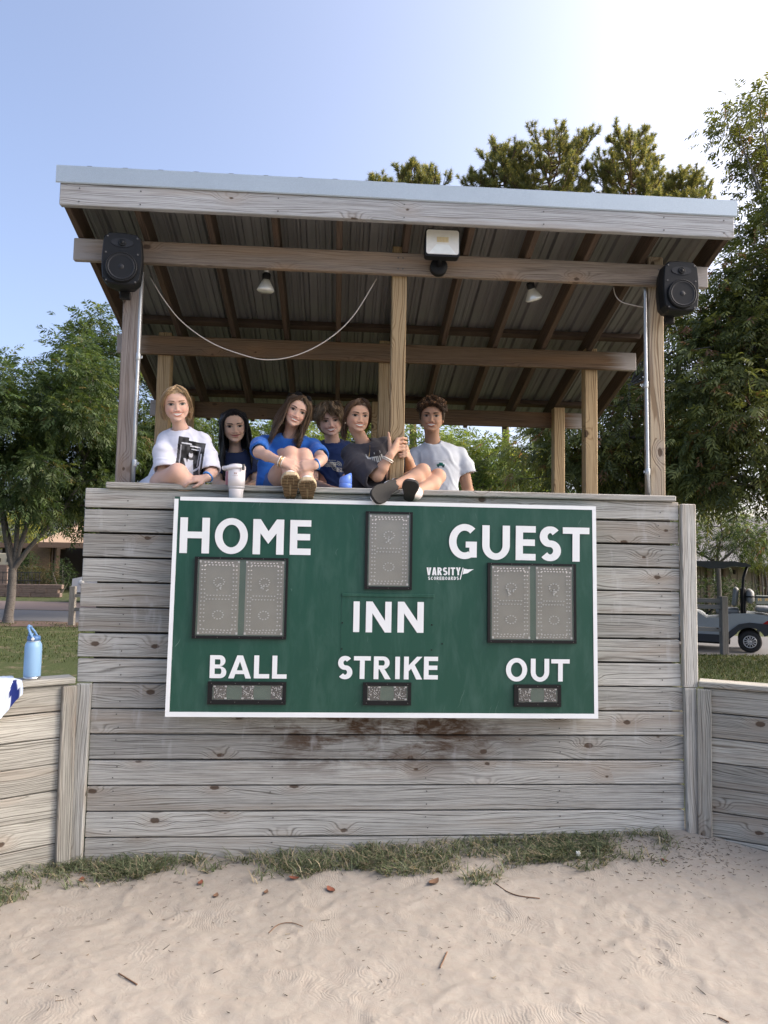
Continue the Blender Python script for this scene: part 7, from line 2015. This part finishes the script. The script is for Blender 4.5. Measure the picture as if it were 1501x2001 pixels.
p6, c6, R6, s6 = person('person in a pale grey pocket tee standing right of the middle post', SK6, (J(844, 814.5, .70), 1.05, -2, -4, 1), J(845, 866, .78), sh,
    [dict(P=[sh[0], J(800, 960, .78), J(818, 985, .60)], R=(0.050, 0.040, 0.028), hand=((0.5, -0.8, 0), (0, 0, 1), (1, 0, 0))), dict(P=[sh[1], J(915, 962, .80), J(900, 1000, .68)], R=(0.050, 0.040, 0.028), hand=((-0.5, -0.8, 0), (0, 0, 1), (-1, 0, 0)))],
    [dict(P=[J(838, 1050, .84), J(838, 1130, .84), np.array([J(838, 1130, .84)[0], .84, 1.16])]), dict(P=[J(876, 1050, .84), J(876, 1130, .84), np.array([J(876, 1130, .84)[0], .84, 1.16])])],
    [J(840, 1030, .84), J(874, 1030, .84)], (0.56, 0.60, 0.66), [dict(P=[sh[0], J(803, 925, .78)], R=[0.046, 0.066]), dict(P=[sh[1], J(907, 910, .80), J(911, 922, .80)], R=[0.046, 0.062, 0.066])],
    [(J(855, 900, .80), J(857, 1010, .84), 0.125, 0.118, 0.72)], shorts=(0.05, 0.05, 0.06), hairs=hair6, face=dict(iris=(0.02, 0.012, 0.008), brow=(0.025, 0.016, 0.012), smile=0.8, male=True, blush=0.12, browt=1.25), paint=paint6, neck_r=0.051, seed=6, res=0.0078, sh_amp=0.005)

# ------------------------------------------------------------------ drinks on the rail and fence
def bottle_M(x, y, z): return Matrix.Translation((x, y, z))
TUM = plain('white_tumbler_coat', (0.70, 0.67, 0.69), 0.35, var=0.03); TUMG = plain('pale_tumbler_ring', (0.55, 0.55, 0.58), 0.4, var=0.03)
q = at(461, 970, -0.072); zt = ZT + 0.0015
t = tag(empty('tumbler', (q[0], -0.070, zt)), 'white insulated tumbler with flip handle lid on the scoreboard ledge', 'tumbler')
mm = bottle_M(q[0], -0.070, zt)
MB().lathe([(0.038, 0.0), (0.0405, 0.003), (0.0430, 0.052), (0.0437, 0.055)], 32, mm).obj('base', TUM, t)
MB().lathe([(0.0438, 0.0553), (0.0480, 0.068), (0.0487, 0.071)], 32, mm).obj('step_ring', TUMG, t)
MB().lathe([(0.0488, 0.0712), (0.0500, 0.12), (0.0505, 0.172), (0.0485, 0.177)], 32, mm).obj('cup', TUM, t)
MB().lathe([(0.0490, 0.1772), (0.0500, 0.180), (0.0500, 0.192), (0.046, 0.199), (0.030, 0.204), (0.0005, 0.206)], 32, mm).obj('lid', TUM, t)
hd = MB()
for sy in (-1, 1): hd.tube([(q[0] + 0.045, -0.070 + sy * 0.046, zt + 0.187), (q[0], -0.070 + sy * 0.053, zt + 0.183), (q[0] - 0.045, -0.070 + sy * 0.045, zt + 0.179), (q[0] - 0.072, -0.070 + sy * 0.03, zt + 0.177)], 0.011, 8, sq=(0.6, 1.0))
hd.tube([(q[0] - 0.072, -0.103, zt + 0.177), (q[0] - 0.074, -0.070, zt + 0.177), (q[0] - 0.072, -0.037, zt + 0.177)], 0.011, 8)
hd.obj('handle', TUM, t)
MB().box((q[0] + 0.036, -0.124, zt + 0.163), (q[0] + 0.052, -0.110, zt + 0.200), 0.003).obj('latch', SCREW, t)
LOGO = plain('rose_gold_print', (0.42, 0.30, 0.27), 0.4)
for ch, k in zip('STANLEY', range(7)):
    a = -0.30 + 0.10 * k; r_ = 0.0501
    link('letter', letter_mesh(ch, 0.0036, 0.0042, 0.0010), LOGO, t, loc=(q[0] + r_ * math.sin(a) - 0.0018, -0.070 - r_ * math.cos(a) - 0.0006, zt + 0.130), rot=(0, 0, a))
MB().box((q[0] - 0.008, -0.1208, zt + 0.140), (q[0] - 0.001, -0.1195, zt + 0.150), 0.0003).obj('emblem', LOGO, t); MB().box((q[0] + 0.001, -0.1208, zt + 0.140), (q[0] + 0.008, -0.1195, zt + 0.149), 0.0003).obj('emblem', LOGO, t)

PINK = plain('pink_bottle_coat', (0.62, 0.22, 0.25), 0.4)
cz = 2.054
q = at(449, 945, 0.40); tp = tag(empty('pink_bottle', (q[0], 0.40, cz)), 'small pink bottle with pale cap half hidden behind the white tumbler', 'bottle')
hz_ = at(444, 917, 0.40)[2] - cz
mm = bottle_M(q[0], 0.40, cz)
MB().lathe([(0.026, 0), (0.029, 0.003), (0.029, hz_ - 0.02), (0.023, hz_)], 24, mm).obj('body', PINK, tp)
MB().lathe([(0.024, hz_ + 0.0005), (0.025, hz_ + 0.012), (0.020, hz_ + 0.026), (0.0005, hz_ + 0.030)], 20, mm).obj('cap', plain('pale_cap', (0.6, 0.62, 0.55), 0.4), tp)

BLU = plain('periwinkle_bottle_coat', (0.135, 0.26, 0.74), 0.4, var=0.05); BLUD = plain('periwinkle_lid', (0.15, 0.28, 0.78), 0.3, var=0.05)
q = at(675, 957, 0.08); zc_ = 2.1815
tb_ = tag(empty('blue_flask', (q[0], 0.065, zc_)), 'blue flask with slanted spout lid on the rail beside the charcoal tee', 'bottle')
mm = bottle_M(q[0], 0.065, zc_)
MB().lathe([(0.036, 0), (0.0395, 0.003), (0.0395, 0.030), (0.0375, 0.034)], 28, mm).obj('body', BLU, tb_)
V = []; Fq = []; n_ = 28
prof_ = [(0.0380, 0.0345), (0.0392, 0.037), (0.0385, 0.060), (0.034, 0.072)]
lid = MB()
for (r, z) in prof_:
    for k in range(n_):
        a = 2 * math.pi * k / n_; x = r * math.cos(a); sl = 0.5 + 0.5 * math.cos(a) * 1.0
        V.append((q[0] + x, 0.065 + r * math.sin(a), zc_ + z + (0.022 * max(0, math.cos(a) + 0.35) * max(0, (z - 0.045) / 0.027) if z > 0.045 else 0)))
for i in range(len(prof_) - 1):
    for k in range(n_): Fq.append((i * n_ + k, i * n_ + (k + 1) % n_, (i + 1) * n_ + (k + 1) % n_, (i + 1) * n_ + k))
Fq.append(tuple((len(prof_) - 1) * n_ + k for k in range(n_)))
lid.add(V, Fq, True).obj('lid', BLUD, tb_)

# tall blue bottle on the left fence
fd = np.array([-0.832, -0.555]); fn = np.array([0.555, -0.832])
zf = 7 * PZ + 0.0405
best = None
for tt in np.linspace(0.05, 1.2, 200):
    p = np.array([-1.482, -0.035]) + fd * tt - fn * 0.015
    d = np.array([p[0], p[1], zf]) - CAM; qx = CR @ d; px = 750.5 + FPX * qx[0] / qx[2]
    if best is None or abs(px - 62.5) < best[0]: best = (abs(px - 62.5), p)
bp = best[1]
SKY_ = plain('sky_blue_bottle_coat', (0.22, 0.38, 0.58), 0.4, var=0.04); DUSK = plain('dusty_blue_lid', (0.075, 0.17, 0.36), 0.45, var=0.05)
bt = tag(empty('water_bottle', (bp[0], bp[1], zf)), 'light blue steel water bottle with raised straw loop on the left fence', 'bottle')
mm = bottle_M(bp[0], bp[1], zf); S_ = 0.94
MB().lathe([(0.0440 * S_, 0.0), (0.0460 * S_, 0.002), (0.0460 * S_, 0.017)], 32, mm).obj('steel_base', STEEL, bt)
MB().lathe([(0.0465 * S_, 0.0172), (0.0475 * S_, 0.02), (0.0475 * S_, 0.175), (0.0455 * S_, 0.192), (0.037 * S_, 0.206), (0.036 * S_, 0.208)], 32, mm).obj('body', SKY_, bt)
MB().lathe([(0.033 * S_, 0.2082), (0.034 * S_, 0.212)], 28, mm).obj('neck_ring', WHITEPL, bt)
MB().lathe([(0.0365 * S_, 0.2122), (0.0365 * S_, 0.234), (0.033 * S_, 0.237), (0.0005, 0.238)], 28, mm).obj('lid', DUSK, bt)
MB().box((bp[0] - 0.030, bp[1] - 0.012, zf + 0.237), (bp[0] - 0.006, bp[1] + 0.012, zf + 0.254), 0.004).obj('straw_spout', DUSK, bt)
lp_ = MB()
P0 = np.array([bp[0] + 0.010, bp[1], zf + 0.224])
for sy in (-1, 1): lp_.tube([P0 + np.array([0, sy * 0.034, 0]), P0 + np.array([-0.018, sy * 0.030, 0.032]), P0 + np.array([-0.035, sy * 0.018, 0.060])], 0.0085, 8, sq=(1, 0.7))
lp_.tube([P0 + np.array([-0.035, -0.020, 0.060]), P0 + np.array([-0.040, 0, 0.068]), P0 + np.array([-0.035, 0.020, 0.060])], 0.0085, 8)
lp_.obj('carry_loop', plain('loop_blue', (0.15, 0.29, 0.52), 0.5, var=0.05), bt)
MB().lathe([(0.0085, 0), (0.0085, 0.004), (0.006, 0.006)], 14, Matrix.Translation((P0[0] + 0.001, P0[1] - 0.040, P0[2])) @ Matrix.Rotation(math.pi / 2, 4, 'X')).obj('pivot', WHITEPL, bt)

# jersey thrown over the left fence
def at_fence(tt, out, z): p = np.array([-1.482, -0.035]) + fd * tt + fn * out; return np.array([p[0], p[1], z])
nu, nv = 40, 40; V = []; C = []
for i in range(nu):
    for j in range(nv):
        u = i / (nu - 1); v = j / (nv - 1)
        tt = 0.30 + 0.36 * u + 0.012 * math.sin(v * 5 + u * 3)
        drop = 0.165 - 0.02 * math.cos(u * 5.0) - (0.10 * max(0, 0.25 - u) / 0.25)
        # over the cap, then down the front
        L = -0.10 + v * (0.10 + 0.105 + drop)
        fold = 0.010 * math.sin(u * 19 + 2 * v) * min(1, max(0.15, v * 1.3)) + 0.006 * math.sin(u * 37 + v * 4)
        if L < 0.083: out, z = L - 0.03, zf + 0.006 + 0.35 * abs(fold)
        else: out, z = 0.062 + 0.010 * min(1, (L - 0.083) / 0.03) + abs(fold), zf + 0.004 - (L - 0.083)
        V.append(at_fence(tt, out, z + 0.004 * math.sin(u * 11)))
        s_ = u - 0.33 * (1 - v) ** 1.0 + 0.02
        navy = (0.03 < u - 0.015 * math.sin(v * 3) < 0.17 * float(smooth(np.array(v), 0.48, 0.72))) and v > 0.5
        wt = navy and abs(u - 0.055) < 0.014 and 0.66 < v < 0.82
        C.append((0.010, 0.02, 0.12) if navy and not wt else (0.66, 0.74, 0.84))
V = np.array(V); i = np.arange(nu - 1)[:, None] * nv; k = np.arange(nv - 1)[None]; F = np.stack([i + k, i + k + 1, i + nv + k + 1, i + nv + k], -1).reshape(-1, 4)
V2 = V + np.array([fn[0], fn[1], 0]) * -0.0016 + np.array([0, 0, -0.0016])
jm = npmesh('jersey', np.concatenate([V, V2]), np.concatenate([F, F[:, ::-1] + len(V)]), True, np.array(C + C))
tag(link('jersey', jm, CLOTH), 'white jersey with navy side panel thrown over the left fence', 'jersey')

# ------------------------------------------------------------------ grass strip, litter, fallen leaves
rg = np.random.default_rng(77)
def blades(n, P, h, lean, w, cols, wts, rg):
    az = rg.uniform(0, 2 * math.pi, n); d = np.stack([np.cos(az), np.sin(az), np.zeros(n)], 1)
    s = np.stack([-np.sin(az), np.cos(az), np.zeros(n)], 1) * (w * rg.uniform(0.7, 1.3, n))[:, None]
    up = np.array([0, 0, 1.0]); H = h[:, None]; L = (lean * rg.uniform(0.3, 1.5, n))[:, None] * H
    m1 = P + up * H * 0.55 + d * L * 0.35; t = P + up * H * 0.85 + d * L * 1.1
    V = np.stack([P - s, P + s, m1 + s * 0.8, m1 - s * 0.8, t], 1)
    b_ = np.arange(n) * 5
    Q = np.stack([b_, b_ + 1, b_ + 2, b_ + 3], 1); T = np.stack([b_ + 3, b_ + 2, b_ + 4], 1)
    C = pal(n, rg, cols, wts) * rg.uniform(0.7, 1.3, (n, 1))
    return V.reshape(-1, 3), [Q, T], np.repeat(C, 5, 0)
n = 30000
x = rg.uniform(-2.25, 2.0, n); dist = np.abs(rg.normal(0, 1, n))
width = np.interp(x, [-2.3, -1.7, -1.3, -0.6, 0.2, 0.9, 1.3, 1.7], [0.32, 0.30, 0.30, 0.29, 0.29, 0.31, 0.30, 0.26])
y = -0.015 - rg.uniform(0, 1, n) ** 0.9 * width * (1.25 + 0.5 * vnoise(x * 5, x * 0 + 2, 3))
y = np.where(x < -1.5, y - (-1.5 - x) * 0.66, y)
dens = 0.8 * fbm(x * 3.6, y * 6.5, 3, 61) + 0.34 - np.clip((-y - 0.16) * 1.6, 0, 0.7) * (x > -1.5) - 0.5 * smooth(x, 1.4, 2.0) - 0.12 * smooth(-x, 1.1, 1.6)
k = rg.uniform(-0.05, 0.85, n) < dens; x, y = x[k], y[k]; n = len(x)
z = sand_z(x, y) - 0.003
V, Fq, C = blades(n, np.stack([x, y, z], 1), rg.uniform(0.02, 0.075, n) * rg.uniform(0.6, 1.1, n), np.full(n, 1.6), 0.0030, [(0.13, 0.16, 0.085), (0.17, 0.195, 0.115), (0.085, 0.11, 0.058), (0.34, 0.29, 0.20)], [4, 4, 3, 3], rg)
tag(link('grass_strip', npmesh('grass_strip', V, Fq, False, C), GRASS), 'ragged strip of grass at the foot of the plank wall', 'grass', kind='stuff')
# lawn blades in the visible part behind the fences
n = 18000
x = np.concatenate([rg.uniform(-10.5, -4.2, n // 2), rg.uniform(5.2, 8.9, n // 2)]); y = np.concatenate([rg.uniform(8.0, 15.5, n // 2), rg.uniform(6.6, 10.0, n // 2)])
k = fbm(x * 0.9, y * 0.9, 3, 8) > -0.22; x, y = x[k], y[k]; n = len(x)
V, Fq, C = blades(n, np.stack([x, y, np.zeros(n)], 1), rg.uniform(0.03, 0.07, n), np.full(n, 0.8), 0.006, [(0.05, 0.07, 0.024), (0.075, 0.095, 0.036), (0.13, 0.115, 0.06)], [4, 4, 1], rg)
tag(link('lawn_grass', npmesh('lawn_grass', V, Fq, False, C), GRASS), 'short lawn grass between the booth and the lane', 'grass', kind='stuff')
# small bits of straw and bark in the sand
n = 1150
x = np.concatenate([rg.uniform(-2.0, 2.6, n - 380), rg.normal(2.0, 0.28, 380)]); y = np.concatenate([-0.06 - rg.uniform(0, 1, n - 380) ** 2.0 * 1.5, -0.08 - np.abs(rg.normal(0, 0.24, 380))])
az = rg.uniform(0, 3.14, n); L = rg.uniform(0.004, 0.024, n) * np.where(rg.uniform(0, 1, n) < 0.06, 2.2, 1); w = rg.uniform(0.0007, 0.0016, n)
d = np.stack([np.cos(az), np.sin(az), rg.normal(0, 0.12, n)], 1) * L[:, None]; s = np.stack([-np.sin(az), np.cos(az), np.zeros(n)], 1) * w[:, None]
P = np.stack([x, y, sand_full(x, y) + 0.003], 1); upv = np.array([0, 0, 1.0]) * w[:, None]
V = np.stack([P - d / 2 - s, P - d / 2 + s, P + d / 2 + upv * 1.5], 1); V = np.stack([P - d / 2 - s, P - d / 2 + s, P - d / 2 + upv * 1.8, P + d / 2 - s * 0.6, P + d / 2 + s * 0.6, P + d / 2 + upv * 1.2], 1)
b_ = np.arange(n) * 6
Fq = np.concatenate([np.stack([b_, b_ + 3, b_ + 5, b_ + 2], 1), np.stack([b_ + 1, b_ + 2, b_ + 5, b_ + 4], 1), np.stack([b_, b_ + 1, b_ + 4, b_ + 3], 1)])
C = pal(n, rg, [(0.07, 0.05, 0.035), (0.12, 0.085, 0.06), (0.32, 0.27, 0.19), (0.04, 0.03, 0.025)], [4, 3, 1, 3])
tag(link('sand_litter', npmesh('sand_litter', V.reshape(-1, 3), Fq, False, np.repeat(C, 6, 0)), GRASS), 'scattered bits of straw and bark on the sand', 'litter', kind='stuff')
def ground_px(px, py):
    z = 0.02
    for _ in range(4):
        d = np.array([(px - 750.5) / FPX, -(py - 1000.5) / FPX, 1.0]) @ CR; p = CAM + (z - CAM[2]) / d[2] * d; z = float(sand_full(np.array([p[0]]), np.array([p[1]]))[0])
    return p[0], p[1], z
def dry_leaf(px, py, L, seed, label, m):
    r_ = random.Random(seed); x, y, z = ground_px(px, py); a = r_.uniform(0, 6.28); V = []
    for i in range(7):
        t = i / 6; w = L * 0.27 * math.sin(math.pi * min(1, t * 0.94 + 0.05)); curl = 0.25 * L * (t - 0.5) ** 2 * 4
        for k in (-1, 0, 1):
            u = (t - 0.5) * L; v = k * w
            V.append((x + u * math.cos(a) - v * math.sin(a), y + u * math.sin(a) + v * math.cos(a), z + 0.003 + curl * 0.6 + (0.3 * w if k else 0)))
    F_ = [(i * 3 + k, i * 3 + k + 1, i * 3 + k + 4, i * 3 + k + 3) for i in range(6) for k in (0, 1)]
    mb = MB().add(V + [(p[0], p[1], p[2] - 0.0012) for p in V], F_ + [tuple(q + 21 for q in f[::-1]) for f in F_], True)
    tag(mb.obj('dry_leaf', m), label, 'leaf', 'fallen leaves on the sand')
LR = plain('rust_leaf', (0.17, 0.055, 0.03), 0.7, var=0.3); LB = plain('brown_leaf', (0.15, 0.085, 0.05), 0.8, var=0.3)
for i, (px, py, L, lab, m) in enumerate([(647, 1741, 0.07, 'rust red dry leaf lying alone below the grass strip', LR), (848, 1726, 0.085, 'crumpled brown leaf on the sand right of centre', LB), (575, 1718, 0.06, 'reddish leaf caught at the lower edge of the grass', LR), (392, 1727, 0.055, 'reddish leaf in the grass below the left of the scoreboard', LR), (422, 1752, 0.05, 'brown leaf on bare sand below the grass at left', LB), (710, 1692, 0.05, 'rust leaf tucked inside the grass below STRIKE', LR), (160, 1722, 0.06, 'thin red leaf by the left corner post', LR), (1299, 1678, 0.045, 'small red leaf near the right corner post', LR), (520, 1745, 0.045, 'dark curled leaf at the grass edge left of centre', LB), (1160, 1664, 0.04, 'tan leaf in the right end of the grass strip', LB), (957, 1712, 0.045, 'small tan leaf below the grass right of centre', LB)]):
    dry_leaf(px, py, L, i, lab, m)
def twig(pts, r_, label):
    P = []
    for px, py in pts:
        x, y, z = ground_px(px, py); P.append((x, y, z + 0.004))
    tag(MB().tube(spline(P, 5), r_, 5).obj('twig', LB), label, 'twig', 'twigs on the sand')
twig([(968, 1727), (990, 1743), (1015, 1752), (1055, 1757)], 0.0028, 'long curved twig on the sand below the grass right of centre')
twig([(232, 1904), (250, 1915), (268, 1926)], 0.003, 'bent twig on the sand near the left bottom edge')
twig([(860, 1893), (866, 1880), (874, 1862)], 0.003, 'short upright-lying twig in the middle of the sand')
twig([(1405, 1990), (1415, 1995), (1425, 2000)], 0.003, 'dark twig at the bottom right corner')
twig([(525, 1825), (545, 1808), (570, 1805), (592, 1812)], 0.002, 'thin bowed twig on the sand left of centre')
wp_ = ground_px(1130, 1677)
MB_ = MB()
for k in range(5): MB_.box((wp_[0] - 0.012 + 0.004 * k, wp_[1] - 0.006, wp_[2] + 0.01 + 0.003 * (k % 2)), (wp_[0] - 0.004 + 0.004 * k, wp_[1] + 0.004, wp_[2] + 0.038 - 0.004 * (k % 3)), 0.002)
tag(MB_.obj('paper_scrap', WHITEPL), 'crumpled white paper scrap in the grass at the right', 'litter')
